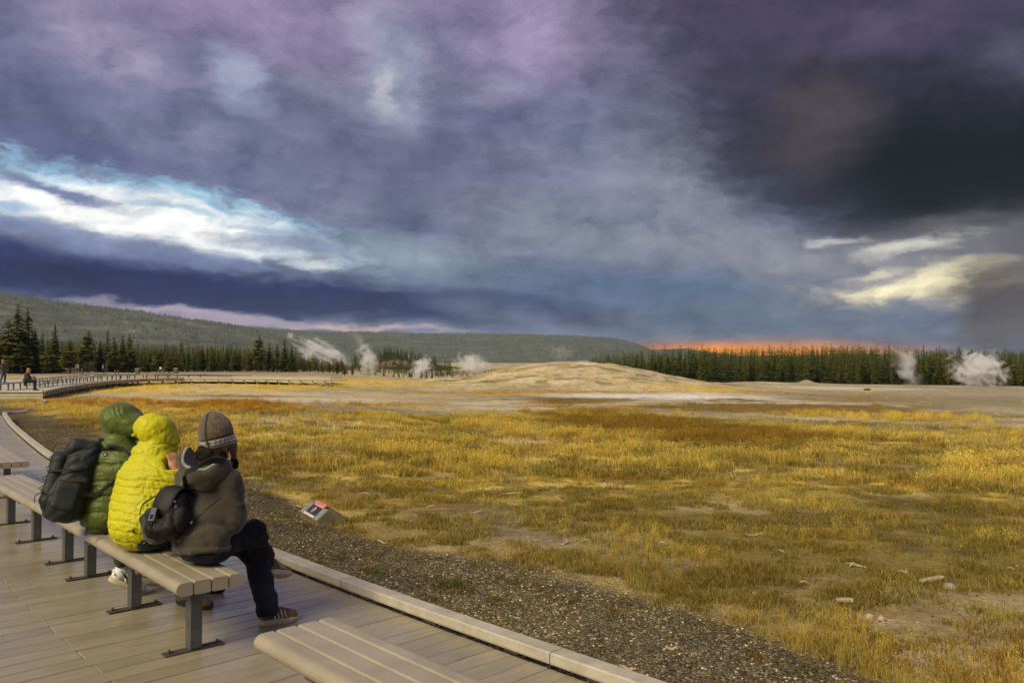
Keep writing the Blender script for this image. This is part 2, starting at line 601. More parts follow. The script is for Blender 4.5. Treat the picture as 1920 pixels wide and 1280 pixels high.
# px, py, rx, ry, tilt, colour, amount, soft, grass density there, straw colour
PATCH = [
    (300, 728, 260, 13, 1, GOLD, .95, .35, .8, GOLD),
    (640, 718, 260, 8, 0, GOLD, .85, .5, .5, STRAW),
    (470, 736, 170, 6, 2, PALE, .9, .4, .05, STRAW),
    (440, 744, 180, 4, 1, BROWN, .85, .4, .25, BROWN),
    (330, 744, 200, 4, 2, SINTER, .9, .4, .0, STRAW),
    (270, 757, 215, 10, 1.2, RUST, 1.0, .25, 1.0, RUST),
    (760, 757, 105, 5, 1, RUST, .9, .4, .6, RUST),
    (740, 742, 130, 5, 0, SINTER, .8, .5, .0, STRAW),
    (1080, 752, 120, 9, -2, BROWN, .9, .4, .35, BROWN),
    (1010, 759, 40, 4, 0, RUST, .9, .4, .7, RUST),
    (1100, 735, 330, 4, 0, RUST, .85, .4, .55, RUST),
    (1290, 727, 130, 7, 3, GOLD, .8, .5, .7, GOLD),
    (1330, 745, 170, 8, 2, (.76, .75, .71), 1.0, .5, .0, STRAW),
    (1170, 743, 130, 4, 1, (.70, .68, .62), .9, .6, .0, STRAW),
    (1650, 729, 190, 3, 1, (.62, .58, .48), .8, .6, .0, STRAW),
    (1820, 738, 130, 3, 1, (.66, .63, .56), .8, .6, .0, STRAW),
    (620, 750, 160, 4, 1, (.60, .54, .40), .8, .6, .0, STRAW),
    (1560, 738, 200, 5, 1, (.30, .235, .12), .6, .6, .05, STRAW),
    (1700, 760, 180, 4, 2, (.58, .52, .38), .7, .6, .0, STRAW),
    (930, 757, 90, 4, 0, WHITE, .45, .6, .0, STRAW),
    (1500, 747, 60, 5, 2, WHITE, .6, .5, .0, STRAW),
    (1470, 763, 290, 12, 1, BROWN, .95, .35, .35, BROWN),
    (1640, 750, 220, 8, 1, BROWN, .6, .5, .2, BROWN),
    (1760, 777, 240, 7, 2, OLIVE, .6, .5, .3, STRAW),
    (1850, 742, 200, 20, 1, GREY, .8, .5, .0, STRAW),
    (1650, 782, 180, 7, 2, (.33, .22, .05), .8, .5, .5, GOLD),
    (1750, 803, 330, 5, 3, GREY, .95, .4, .0, STRAW),
    (1330, 778, 170, 5, 3, GREY, .7, .5, .0, STRAW),
    (1270, 808, 300, 26, 7, (.235, .14, .026), .95, .35, .7, (.29, .175, .03)),
    (1110, 790, 120, 10, 4, (.26, .155, .03), .9, .4, .7, (.30, .18, .03)),
    (985, 824, 85, 12, 1, PALE, .9, .5, .08, STRAW),
    (560, 793, 130, 9, 2, PALE, .85, .5, .10, STRAW),
    (700, 812, 110, 7, 2, PALE, .45, .6, .2, STRAW),
    (1290, 850, 60, 7, 8, PALE, .55, .6, .2, STRAW),
    (1870, 832, 110, 12, 3, PALE, .6, .6, .1, STRAW),
    (1560, 855, 260, 12, 3, OLIVE, .55, .6, .5, STRAW),
    (1420, 865, 110, 8, 3, OLIVE, .6, .6, .5, OLIVE),
    (1700, 880, 200, 16, 2, OLIVE, .45, .6, .5, STRAW),
    (510, 868, 55, 13, 4, MUD, .95, .4, .05, STRAW),
    (560, 902, 95, 12, 10, MUD, .7, .6, .15, STRAW),
    (720, 935, 110, 16, 6, BROWN, .7, .6, .25, STRAW),
    (1000, 995, 150, 26, 5, (.27, .215, .12), .85, .6, .12, STRAW),
    (930, 1045, 90, 10, 4, (.30, .24, .14), .6, .6, .2, STRAW),
    (1160, 965, 120, 20, 4, OLIVE, .7, .6, .4, OLIVE),
    (1700, 945, 220, 14, 4, (.12, .09, .03), .65, .6, .3, OLIVE),
    (1450, 930, 180, 20, 3, STRAW, .5, .6, .8, STRAW),
    (1250, 1090, 260, 26, 10, OLIVE, .6, .6, .35, OLIVE),
    (1560, 1120, 240, 26, 10, (.21, .135, .028), .6, .6, .4, BROWN),
    (1400, 1140, 100, 12, 12, (.27, .15, .02), .6, .6, .5, RUST),
    (1620, 1160, 60, 8, 4, PALE, .5, .7, .1, STRAW),
    (1760, 1230, 150, 16, 10, (.36, .30, .19), .75, .6, .15, STRAW),
    (140, 778, 90, 6, 3, STRAW, .8, .6, .8, STRAW),
    (250, 772, 120, 8, 2, STRAW, .7, .6, .7, STRAW),
    (200, 800, 140, 10, 4, BROWN, .6, .6, .25, BROWN),
]


def cover(X, Y, Z):
    """what covers the ground at each place: base colour, straw density, straw colour, gravel share"""
    px, py = to_px(X, Y, Z)
    R = np.hypot(X, Y)
    n1 = fbm(X * 0.35, Y * 0.35, 5, 41) - 0.5
    n2 = fbm(X * 0.11, Y * 0.11, 4, 77) - 0.5
    n3 = fbm(X * 1.6, Y * 1.6, 4, 91) - 0.5
    n4 = fbm(X * 0.9, Y * 0.9, 5, 17) - 0.5
    behind = (Y < 1.0) | (R < 1.5)
    px = np.where(behind, np.where(X > 0, 1800, 200), px)
    py = np.where(behind, 1280, py)
    N = len(X)
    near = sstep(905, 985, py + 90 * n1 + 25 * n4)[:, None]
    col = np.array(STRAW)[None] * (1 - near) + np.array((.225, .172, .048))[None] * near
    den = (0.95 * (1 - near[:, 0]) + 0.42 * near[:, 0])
    scol = np.tile(np.array(STRAW)[None], (N, 1))
    # patchiness of the meadow
    k = sstep(0.01, 0.10, n4 + 0.4 * n1)[:, None] * 0.85
    col = col * (1 - k) + np.array(OLIVE)[None] * k
    k = sstep(0.05, 0.16, n1 - 0.5 * n3)[:, None] * 0.7
    col = col * (1 - k) + np.array((.38, .31, .18))[None] * k
    k = sstep(0.05, 0.13, -n4 + 0.5 * n3)[:, None] * 0.65
    col = col * (1 - k) + np.array((.11, .082, .034))[None] * k
    den = den * (0.12 + 1.4 * sstep(-0.10, 0.12, n4 * 0.8 + n1))
    # sinter flat round the mound
    lo = np.interp(px, [-500, 0, 200, 400, 640, 900, 1200, 1500, 1920, 2500], [735, 735, 742, 774, 778, 777, 789, 800, 816, 830])
    f = sstep(5, -5, py - lo + 14 * n2 + 5 * n1)[:, None]
    sc = np.array(SINTER)[None] * (0.86 + 0.9 * n2[:, None] + 1.0 * n1[:, None])
    kk = sstep(0.0, 0.10, n1 + 0.6 * n4)[:, None] * 0.45
    sc = sc * (1 - kk) + np.array((.26, .195, .085))[None] * kk
    col = col * (1 - f) + sc * f
    den = den * (1 - 0.95 * f[:, 0])
    # far flats beyond the mound: tan grass on the left, sinter on the right
    for (cx, cy, rx, ry, tilt, cc, amt, soft, dd, sc2) in PATCH:
        t = math.radians(tilt)
        du, dv = px - cx, py - cy
        u = (du * math.cos(t) + dv * math.sin(t)) / rx
        v = (-du * math.sin(t) + dv * math.cos(t)) / ry
        d = np.sqrt(u * u + v * v) + 1.5 * n2 + 1.1 * n1 + 0.7 * n3
        a = sstep(1 + soft, 1 - soft, d) * amt
        a1 = a[:, None]
        col = col * (1 - a1) + np.array(cc)[None] * a1
        den = den * (1 - a) + dd * a
        scol = scol * (1 - a1) + np.array(sc2)[None] * a1
    # the mound itself: sinter with straw streaks and brown ledges
    e = np.hypot((X - MX) / 26.0, (Y - MY) / 22.0)
    onm = sstep(1.05, 0.75, e + 0.3 * n2)
    st = fbm((X + 0.5 * Y) * 0.22, (Y - 0.4 * X) * 0.7, 5, 8) - 0.5
    st2 = fbm((X - 0.3 * Y) * 0.3, (Y + 0.3 * X) * 0.9, 5, 18) - 0.5
    mc = np.array((.55, .46, .28))[None] * (1 + 0.6 * n1[:, None])
    a1 = sstep(0.0, 0.14, st)[:, None] * 0.75
    mc = mc * (1 - a1) + np.array((.36, .25, .065))[None] * a1
    a1 = sstep(0.05, 0.15, st2)[:, None] * 0.85
    mc = mc * (1 - a1) + np.array((.16, .125, .07))[None] * a1
    low = 1 - 0.85 * sstep(728, 735, py)          # its skirt keeps the painted patches
    o1 = (onm * low)[:, None]
    col = col * (1 - o1) + mc * o1
    den = den * (1 - o1[:, 0]) + (0.10 * sstep(0.02, 0.15, st)) * o1[:, 0]
    # pale straw fringe, then gravel beside the boardwalk
    yb = np.interp(px, _gx, _gy)
    gd = py - yb + (60 * n1 + 60 * n4 + 40 * n3) * np.clip(np.interp(py, [750, 1200], [0.3, 1.0]), 0, 1)
    fr = np.exp(-((gd + 26) / 26) ** 2) * sstep(560, 760, px)
    col = col * (1 - 0.6 * fr[:, None]) + np.array((.40, .30, .11))[None] * 0.6 * fr[:, None]
    den = den + 0.55 * fr
    scol = scol * (1 - 0.7 * fr[:, None]) + np.array((.45, .33, .11))[None] * 0.7 * fr[:, None]
    gr = sstep(-18, 14, gd)
    gr = np.where(behind, 1.0, gr)
    col = col * (1 - gr[:, None]) + (np.array(GRAVEL)[None] * (1 + 0.9 * n1[:, None] + 0.6 * n3[:, None])) * gr[:, None]
    den = den * (1 - gr)
    # worn soil on the far left where the forest and its paths stand
    fa = sstep(150, 175, R) * sstep(-12, -16, np.degrees(np.arctan2(X, Y)))
    col = col * (1 - fa[:, None]) + np.array((.30, .24, .14))[None] * fa[:, None]
    den = den * (1 - 0.85 * fa)
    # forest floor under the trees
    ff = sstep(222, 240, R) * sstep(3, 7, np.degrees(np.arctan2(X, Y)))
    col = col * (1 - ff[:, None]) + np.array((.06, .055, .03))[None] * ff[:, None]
    den = np.clip(den, 0, 1.3) * np.where(R > 215, 0, 1)
    return np.clip(col, .01, .8), den, np.clip(scol, .01, .8), gr


def build_ground():
    azf = np.arange(-37, 37.01, 0.16)
    azc1 = np.linspace(-180, -37, 60, endpoint=False)
    azc2 = np.linspace(37, 180, 60, endpoint=False)[1:]
    A = np.radians(np.concatenate([azc1, azf, azc2]))
    Rr = np.concatenate([[0.02, 1.0, 2.0, 2.8], np.geomspace(3.2, 260, 430), np.geomspace(275, 4350, 36)])
    AA, RR = np.meshgrid(A, Rr)
    X, Y = (RR * np.sin(AA)).ravel(), (RR * np.cos(AA)).ravel()
    Z = land(X, Y)
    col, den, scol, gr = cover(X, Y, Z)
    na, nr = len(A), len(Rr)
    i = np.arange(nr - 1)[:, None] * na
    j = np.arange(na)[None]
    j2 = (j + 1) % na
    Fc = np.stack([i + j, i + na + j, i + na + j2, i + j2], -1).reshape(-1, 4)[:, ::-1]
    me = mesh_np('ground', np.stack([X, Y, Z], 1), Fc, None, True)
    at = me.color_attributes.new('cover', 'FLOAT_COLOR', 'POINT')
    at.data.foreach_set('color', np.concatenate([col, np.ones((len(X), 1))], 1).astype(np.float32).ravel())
    ga = me.attributes.new('gravel', 'FLOAT', 'POINT')
    ga.data.foreach_set('value', gr.astype(np.float32))
    m, t, b = mat_new('ground')
    tc = t.node('ShaderNodeTexCoord').outputs['Object']
    ac = t.node('ShaderNodeAttribute', attribute_name='cover')
    ag = t.node('ShaderNodeAttribute', attribute_name='gravel')
    n1 = t.noise(tc, 2.6, 6.0, 0.68)
    n2 = t.noise(tc, 17.0, 6.0, 0.7)
    n3 = t.noise(tc, 0.5, 6.0, 0.65)
    cc = t.mix(1.0, ac.outputs[0], t.ramp(n1, [(0.28, (.55, .55, .52)), (0.5, (1, 1, 1)), (0.72, (1.35, 1.32, 1.25))]), 'MULTIPLY')
    cc = t.mix(1.0, cc, t.ramp(n2, [(0.25, (.55, .55, .55)), (0.5, (1, 1, 1)), (0.75, (1.4, 1.4, 1.35))]), 'MULTIPLY')
    cc = t.mix(1.0, cc, t.ramp(n3, [(0.3, (.84, .83, .80)), (0.6, (1.1, 1.1, 1.1))]), 'MULTIPLY')
    vo = t.node('ShaderNodeTexVoronoi')
    t.put(vo.inputs['Vector'], tc)
    vo.inputs['Scale'].default_value = 55.0
    sg = t.node('ShaderNodeSeparateColor')
    t.l.new(vo.outputs['Color'], sg.inputs[0])
    pe = t.ramp(sg.outputs[0], [(0.0, (.28, .28, .28)), (0.6, (.95, .92, .86)), (0.86, (1.7, 1.62, 1.45)), (1.0, (3.6, 3.4, 3.0))])
    gc = t.mix(1.0, cc, pe, 'MULTIPLY')
    cc = t.mix(ag.outputs['Fac'], cc, gc)
    t.put(b.inputs['Base Color'], cc)
    t.put(b.inputs['Roughness'], 0.95)
    t.put(b.inputs['Specular IOR Level'], 0.12)
    bn = t.node('ShaderNodeBump')
    bn.inputs['Strength'].default_value = 0.7
    bn.inputs['Distance'].default_value = 0.04
    hh = t.m('ADD', n2, t.m('MULTIPLY', vo.outputs['Distance'], -0.5))
    t.put(bn.inputs['Height'], t.m('ADD', hh, t.m('MULTIPLY', n1, 1.5)))
    t.l.new(bn.outputs[0], b.inputs['Normal'])
    me.materials.append(m)
    o = link('ground', me)
    props(o, 'golden dry meadow, pale sinter flats and dark gravel around the geyser mound', None, None, 'structure')
    return o


ground = build_ground()

# ------------------------------------------------------------------ hills beyond the valley
def hill(name, label, pts, R0, foot, back, col1, col2, seed, rough, brown=0.0):
    pxs = np.array([p[0] for p in pts], float)
    pys = np.array([p[1] for p in pts], float)
    A = np.arctan((np.concatenate([np.linspace(pxs[0], max(pxs[0], -300), 60, endpoint=False) if pxs[0] < -300 else [], np.linspace(max(pxs[0], -300), pxs[-1], 360)]) - 960) / F)
    top = CAMZ + (HOR - np.interp(960 + F * np.tan(A), pxs, pys)) / F * R0 * np.cos(A)
    n_r = 40
    T = np.concatenate([np.linspace(0, 1, n_r), np.linspace(1.12, 2, 8)])
    V = []
    for t in T:
        if t <= 1:
            R = foot + (R0 - foot) * t
            k = t * t * (3 - 2 * t) * 0.5 + 0.5 * t
            k = np.interp(t, [0, 0.25, 0.7, 1], [0, 0.30, 0.86, 1.0])
        else:
            R = R0 + (back - R0) * (t - 1)
            k = 1 - 0.12 * (t - 1)
        X, Y = R * np.sin(A), R * np.cos(A)
        base = -8.0
        z = base + (top - base) * k
        gl = (fbm(X / 160.0, Y / 160.0, 5, seed) - 0.5) * rough * (min(t, 1) * (1 - 0.75 * max(0, 1 - abs(t - 1) * 3)))
        z = z + gl + (fbm(X / 18.0, Y / 18.0, 3, seed + 3) - 0.5) * 5.0 * min(1, t * 3)
        V.append(np.stack([X, Y, z], 1))
    na = len(A)
    V = np.concatenate(V)
    i = np.arange(len(T) - 1)[:, None] * na
    j = np.arange(na - 1)[None]
    Fc = np.stack([i + j, i + na + j, i + na + j + 1, i + j + 1], -1).reshape(-1, 4)[:, ::-1]
    m, t, b = mat_new(name)
    tc = t.node('ShaderNodeTexCoord').outputs['Object']
    n1 = t.noise(tc, 0.012, 8.0, 0.68)
    n2 = t.noise(tc, 0.05, 6.0, 0.7)
    cc = t.mix(t.mr(n1, 0.42, 0.62), col1, col2)
    cc = t.mix(1.0, cc, t.ramp(n2, [(0.3, (.6, .6, .6)), (0.7, (1.35, 1.35, 1.3))]), 'MULTIPLY')
    if brown:
        cc = t.mix(t.mr(t.noise(tc, 0.02, 3.0, 0.5), 0.54, 0.62, 0, brown), cc, (.28, .20, .12))
    t.put(b.inputs['Base Color'], cc)
    t.put(b.inputs['Roughness'], 1.0)
    t.put(b.inputs['Specular IOR Level'], 0.0)
    me = mesh_np(name, V, Fc, m, True)
    o = link(name, me)
    props(o, label, None, None, 'structure')
    return V, T, na


H1 = hill('hill', 'long wooded ridge sloping down from the left, paled by dead trees and by haze put into its colour', [(-2600, 676), (-1900, 640), (-1300, 596), (-800, 566), (-420, 550), (-200, 548), (0, 557), (60, 566), (100, 572), (200, 583), (300, 594), (400, 606), (470, 617), (520, 630), (560, 648), (600, 664), (660, 676)],
          2000.0, 760.0, 3000.0, (.088, .101, .088), (.148, .154, .140), 3, 30)  # pale greyed slope colours hold part of the distance haze
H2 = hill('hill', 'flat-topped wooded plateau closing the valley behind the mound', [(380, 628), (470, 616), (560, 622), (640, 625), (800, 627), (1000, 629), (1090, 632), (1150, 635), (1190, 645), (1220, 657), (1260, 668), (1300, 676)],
          3200.0, 1500.0, 4000.0, (.085, .102, .092), (.14, .15, .138), 31, 34)  # plateau colours greyed as well, some haze is mixed into them
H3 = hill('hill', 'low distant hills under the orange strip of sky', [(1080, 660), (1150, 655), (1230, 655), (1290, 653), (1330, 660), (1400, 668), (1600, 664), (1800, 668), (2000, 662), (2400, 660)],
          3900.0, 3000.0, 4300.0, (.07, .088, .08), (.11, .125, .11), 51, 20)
H4 = hill('hill', 'low dark knoll with a bare brown slope beyond the steam', [(640, 690), (690, 672), (730, 663), (770, 668), (810, 682), (850, 692), (900, 698)],
          620.0, 420.0, 760.0, (.035, .045, .02), (.06, .06, .03), 71, 3, 0.8)


# ================================================================== BOARDWALK
M_board = mat('deck_board', (.30, .265, .195), 0.40, 0, 0.12, 3.0, 0.25, 40.0, 0.5, (.235, .20, .145))
def _board_grain():
    m, t, b = mat_new('board')
    tc = t.node('ShaderNodeTexCoord').outputs['Object']
    oi = t.node('ShaderNodeObjectInfo').outputs['Random']
    v = t.vm('ADD', t.vm('MULTIPLY', tc, (1.2, 14.0, 14.0)), t.xyz(t.m('MULTIPLY', oi, 40.0), t.m('MULTIPLY', oi, 17.0), 0.0))
    g = t.noise(v, 3.0, 6.0, 0.65)
    blotch = t.noise(t.vm('ADD', tc, t.xyz(t.m('MULTIPLY', oi, 9.0), 0.0, 0.0)), 1.7, 4.0, 0.6)
    geo = t.node('ShaderNodeNewGeometry').outputs['Position']
    wet = t.noise(geo, 0.55, 4.0, 0.6, 0.4)
    cc = t.mix(t.mr(g, 0.3, 0.7), (.245, .206, .132), (.33, .286, .192))
    cc = t.mix(t.mr(blotch, 0.35, 0.7, 0, 0.5), cc, (.20, .18, .13))
    cc = t.mix(1.0, cc, t.ramp(oi, [(0.0, (.88, .88, .87)), (0.5, (.98, .98, .97)), (1.0, (1.07, 1.07, 1.06))]), 'MULTIPLY')
    t.put(b.inputs['Base Color'], cc)
    t.put(b.inputs['Roughness'], t.m('ADD', t.mr(wet, 0.36, 0.66, 0.13, 0.36), t.m('MULTIPLY', g, 0.10)))
    t.put(b.inputs['Specular IOR Level'], 0.62)
    bn = t.node('ShaderNodeBump')
    bn.inputs['Strength'].default_value = 0.25
    bn.inputs['Distance'].default_value = 0.004
    t.put(bn.inputs['Height'], g)
    t.l.new(bn.outputs[0], b.inputs['Normal'])
    return m
M_board = _board_grain()
M_kerb = mat('kerb_wood', (.47, .425, .335), 0.55, 0, 0.12, 6.0, 0.3, 50.0, 0.4, (.35, .315, .24))
M_slat = mat('bench_slat', (.37, .32, .232), 0.36, 0, 0.10, 4.0, 0.35, 220.0, 0.5, (.30, .257, .18))
M_steel = mat('bench_steel', (.125, .128, .125), 0.5, 0.35, 0.2, 9.0, 0.2, 60.0, 0.5, (.085, .085, .08))
M_rust = mat('rusty_plate', (.085, .07, .055), 0.65, 0.2, 0.25, 18.0, 0.3, 90.0, 0.4, (.05, .042, .036))
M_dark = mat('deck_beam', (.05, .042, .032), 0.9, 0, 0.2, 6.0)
M_farwood = mat('weathered_wood', (.36, .33, .25), 0.8, 0, 0.15, 2.0, 0.2, 20.0, 0.3, (.24, .215, .15))

# the kerb line, surveyed from the photograph (inner foot of the kerb)
_kp = [at_z(1262, 1334), at_z(1100, 1276), at_z(1027, 1250), at_z(812, 1175), at_z(640, 1109), at_z(497, 1054)]
_kp += [at_z(98, 862, .07), at_z(42, 817, .07), at_z(13, 791, .07), at_z(4, 774, .07)]
_d0 = (_kp[0] - _kp[1]).normalized()
_kp = [_kp[0] + _d0 * 3.5] + _kp
_kp = np.array([[p.x, p.y] for p in _kp])


def smooth_curve(P, step=0.05, rounds=3):
    Q = [P[0]]
    for a, b in zip(P[:-1], P[1:]):
        n = max(1, int(np.linalg.norm(b - a) / step))
        for k in range(1, n + 1): Q.append(a + (b - a) * k / n)
    Q = np.array(Q)
    for r in range(rounds):
        wd = 45
        pad = np.concatenate([2 * Q[0] - Q[1:wd + 1][::-1], Q, 2 * Q[-1] - Q[-wd - 1:-1][::-1]])
        ker = np.hanning(2 * wd + 1); ker /= ker.sum()
        Q = np.stack([np.convolve(pad[:, i], ker, 'valid') for i in (0, 1)], 1)
    s = np.concatenate([[0], np.cumsum(np.linalg.norm(np.diff(Q, axis=0), axis=1))])
    return Q, s


KQ, KS = smooth_curve(_kp)


def kerb_at(s):
    p = np.array([np.interp(s, KS, KQ[:, 0]), np.interp(s, KS, KQ[:, 1])])
    q = np.array([np.interp(s + .1, KS, KQ[:, 0]), np.interp(s + .1, KS, KQ[:, 1])])
    r = np.array([np.interp(s - .1, KS, KQ[:, 0]), np.interp(s - .1, KS, KQ[:, 1])])
    d = (q - r) / np.linalg.norm(q - r)
    return p, d, np.array([d[1], -d[0]])          # point, along (away), towards the field


SL = KS[-1]
deck = link('boardwalk', None)
props(deck, 'plank boardwalk of tan composite boards curving away on the left', None, None, 'structure')


def board_mesh(L):
    return MB().box((-L / 2, 0, -0.0185), (L - 0.004, 0.1465, 0.037), 0, 0.004).mesh('board', M_board)


bm_short, bm_long, bm_end, bm_mid = board_mesh(1.86), board_mesh(3.72), board_mesh(1.86), board_mesh(3.72)
PITCHB = 0.1525
nb = 0
k = 0
rest = MB()
while True:
    s = 0.6 + k * PITCHB
    if s > SL - 0.1: break
    p, d, n = kerb_at(s)
    rot = math.atan2(n[1], n[0])
    runs = ((0.0, bm_short, 1.86), (-1.86, bm_long, 3.72)) if k % 2 == 0 else ((0.0, bm_mid, 3.72), (-3.72, bm_end, 1.86))
    for off, me, L in runs:
        q = p + n * (off - 0.004 - (random.random() * 0.004))
        if nb < 298 and s > 1.2:
            o = link('board', me, deck)
            o.location = (q[0], q[1], random.uniform(-0.0012, 0.0012))
            o.rotation_euler = (random.uniform(-.003, .003), 0, rot + random.uniform(-.0012, .0012))
            nb += 1
        else:
            T = Matrix.Translation((q[0], q[1], 0)) @ Matrix.Rotation(rot, 4, 'Z')
            rest.box((-L / 2, 0, -0.0185), (L - 0.004, 0.1465, 0.037), 0, 0, T)
    k += 1
o = rest.obj('board_course', M_board, deck)
props(o, None, None, None, 'stuff')
# bearers below the boards
bb = MB()
for i in range(0, int(SL / 0.6)):
    s = i * 0.6
    for off in (-0.25, -1.86, -3.72, -5.4):
        p, d, n = kerb_at(s + 0.3)
        q = p + n * off
        bb.box((q[0], q[1], -0.085), (0.62, 0.09, 0.09), math.atan2(d[1], d[0]))
bb.obj('bearer', M_dark, deck)
# fine dark soil under the deck is the ground itself; the kerb rails
_j = at_z(1027, 1250)
sj = float(KS[np.argmin((KQ[:, 0] - _j.x) ** 2 + (KQ[:, 1] - _j.y) ** 2)])
s = sj - 2.2 * int(sj / 2.2)
ki = 0
while s < SL - 0.3:
    L = 2.2
    V, Fc = [], []
    nseg = 5
    prof = [(0.004, .018), (0.0, .03), (0.0, .078), (0.008, .086), (0.112, .086), (0.12, .078), (0.12, .018)]
    e = min(s + L - 0.007, SL)
    for q in range(nseg + 1):
        p, d, n = kerb_at(s + (e - s) * q / nseg)
        for (a, z) in prof:
            V.append((p[0] + n[0] * a, p[1] + n[1] * a, z))
    m_ = len(prof)
    for q in range(nseg):
        for j in range(m_):
            Fc.append([q * m_ + j, q * m_ + (j + 1) % m_, (q + 1) * m_ + (j + 1) % m_, (q + 1) * m_ + j])
    Fc += [list(range(m_))[::-1], [nseg * m_ + j for j in range(m_)]]
    o = MB().add(V, Fc).obj('kerb_rail', M_kerb, deck)
    # spacer blocks holding the rail off the boards
    sp_ = MB()
    for t in (0.15, 0.5, 0.85):
        p, d, n = kerb_at(s + L * t)
        sp_.box((p[0] + n[0] * .06, p[1] + n[1] * .06, 0.0085), (.12, .10, .017), math.atan2(d[1], d[0]))
    sp_.obj('spacer_block', M_dark, o)
    s += L
    ki += 1
# curled end of the kerb at the far corner
p, d, n = kerb_at(SL)
tip = MB().tube([(p[0] + n[0] * .06, p[1] + n[1] * .06, .05), (p[0] + d[0] * .5 + n[0] * .25, p[1] + d[1] * .5 + n[1] * .25, .05), (p[0] + d[0] * .7 + n[0] * .7, p[1] + d[1] * .7 + n[1] * .7, .05)], .06, 6)
tip.obj('kerb_rail', M_kerb, deck)
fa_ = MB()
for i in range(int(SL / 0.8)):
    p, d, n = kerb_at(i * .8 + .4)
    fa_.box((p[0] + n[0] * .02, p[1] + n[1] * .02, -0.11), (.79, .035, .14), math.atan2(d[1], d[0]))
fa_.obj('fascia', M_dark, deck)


# ================================================================== BENCHES
def slat_prof(a, b, rnd):
    """cross-section in (y,z); rnd = 'l','r' or '' for the half-round outer edge"""
    z0, z1 = 0.391, 0.469
    e = 0.007
    if rnd == '':
        return [(a + e, z0), (a, z0 + e), (a, z1 - e), (a + e, z1), (b - e, z1), (b, z1 - e), (b, z0 + e), (b - e, z0)]
    pts = []
    r = (z1 - z0) / 2
    for i in range(9):
        q = math.pi / 2 - math.pi * i / 8
        pts.append((r * math.cos(q), r * math.sin(q)))
    zc = (z0 + z1) / 2
    if rnd == 'r':
        return [(a + e, z0), (a, z0 + e), (a, z1 - e), (a + e, z1)] + [(b - r + x, zc + z) for x, z in pts]
    return [(b - e, z0), (b, z0 + e), (b, z1 - e), (b - e, z1)] + [(a + r - x, zc + z) for x, z in pts]


BL0, BL1 = -0.22, 2.70          # a bench runs from -0.22 to 2.70 along its own x, legs at 0, 1.12 and 2.24
SL_W = [(-.226, -.130, 'l'), (-.121, -.025, ''), (-.016, .080, ''), (.089, .185, 'r')]
slat_me = []
for a, b, r in SL_W:
    slat_me.append(MB().prism(slat_prof(a, b, r), BL0, BL1).mesh('slat', M_slat))
leg_me = MB().box((0, 0, .201), (.076, .076, .374), 0, .006).mesh('leg', M_steel)
plate_me = MB().box((0, 0, .006), (.075, .36, .011), 0, .003).mesh('base_plate', M_rust)
bolt_me = MB().tube([(0, 0, .0115), (0, 0, .022)], [.014, .013], 6).tube([(0, 0, .022), (0, 0, .034)], [.007, .006], 6).mesh('bolt', M_rust)
arm_me = MB().box((0, -.02, .3845), (.07, .36, .011), 0, .002).mesh('seat_bracket', M_steel)
bat_me = MB().box((0, -.02, .382), (.06, .37, .016), 0, .003).mesh('batten', M_steel)


def make_bench():
    r = empty('bench')
    for i in range(4):
        link('slat', slat_me[i], r)
    for x in (0, 1.12, 2.24):
        l = link('leg', leg_me, r); l.location = (x, 0, 0)
        p = link('base_plate', plate_me, l)
        for y in (-.145, .145):
            b = link('bolt', bolt_me, r); b.location = (x, y, 0)
        a = link('seat_bracket', arm_me, r); a.location = (x, 0, 0)
    for x in (.56, 1.68):
        a = link('batten', bat_me, r); a.location = (x, 0, 0)
    return r


L1 = at_z(363, 1214, .01)
L2 = at_z(251, 1137, .01)
L3 = at_z(173, 1082, .01)
BD = (L3 - L1); BD.z = 0
print('leg spacing', (L2 - L1).length, (L3 - L2).length, BD)
BD.normalize()
BW = Vector((-BD.y, BD.x, 0)) * -1       # towards the field
bench0 = make_bench()
bench0.location = (L1.x, L1.y, 0)
BROT = math.atan2(BD.y, BD.x)
bench0.rotation_euler = (0, 0, BROT)
props(bench0, 'backless slatted bench on the deck with the three seated people', 'bench', 'benches along the near boardwalk')


def place_bench(origin, rot, label, src=bench0, group='benches along the near boardwalk'):
    o = copy_tree(src)
    o.location = origin
    o.rotation_euler = (0, 0, rot)
    props(o, label, 'bench', group)
    return o


# the bench carrying on end to end beyond the backpack
q = L1 + BD * 2.935
place_bench((q.x, q.y, 0), BROT + 0.012, 'empty slatted bench continuing the line behind the big dark backpack')
# near bench in the lower right foreground: its far end shows
ca, cb = at_z(484, 1192, .469), at_z(622, 1152, .469)
ca2, cb2 = at_z(606, 1280, .469), at_z(915, 1282, .469)
far_c = (ca + cb) / 2
nd = Vector((0.682, -0.731, 0))
nd.normalize()
print('near bench', far_c, (cb - ca).length, (ca2 - ca).normalized(), (cb2 - cb).normalized())
org = far_c + nd * 2.70 - Vector((-nd.y, nd.x, 0)) * .02
place_bench((org.x, org.y, 0), math.atan2(-nd.y, -nd.x), 'empty slatted bench in the lower foreground, cropped by the frame edge').scale.y = 1.08
# third bench at the left edge, its near end showing
e3 = at_z(18, 872, .43)
d3 = Vector((-0.62, 0.785, 0)); d3.normalize()
org = e3 + d3 * .22
place_bench((org.x, org.y, 0), math.atan2(d3.y, d3.x), 'slatted bench end poking in at the left edge above the deck')


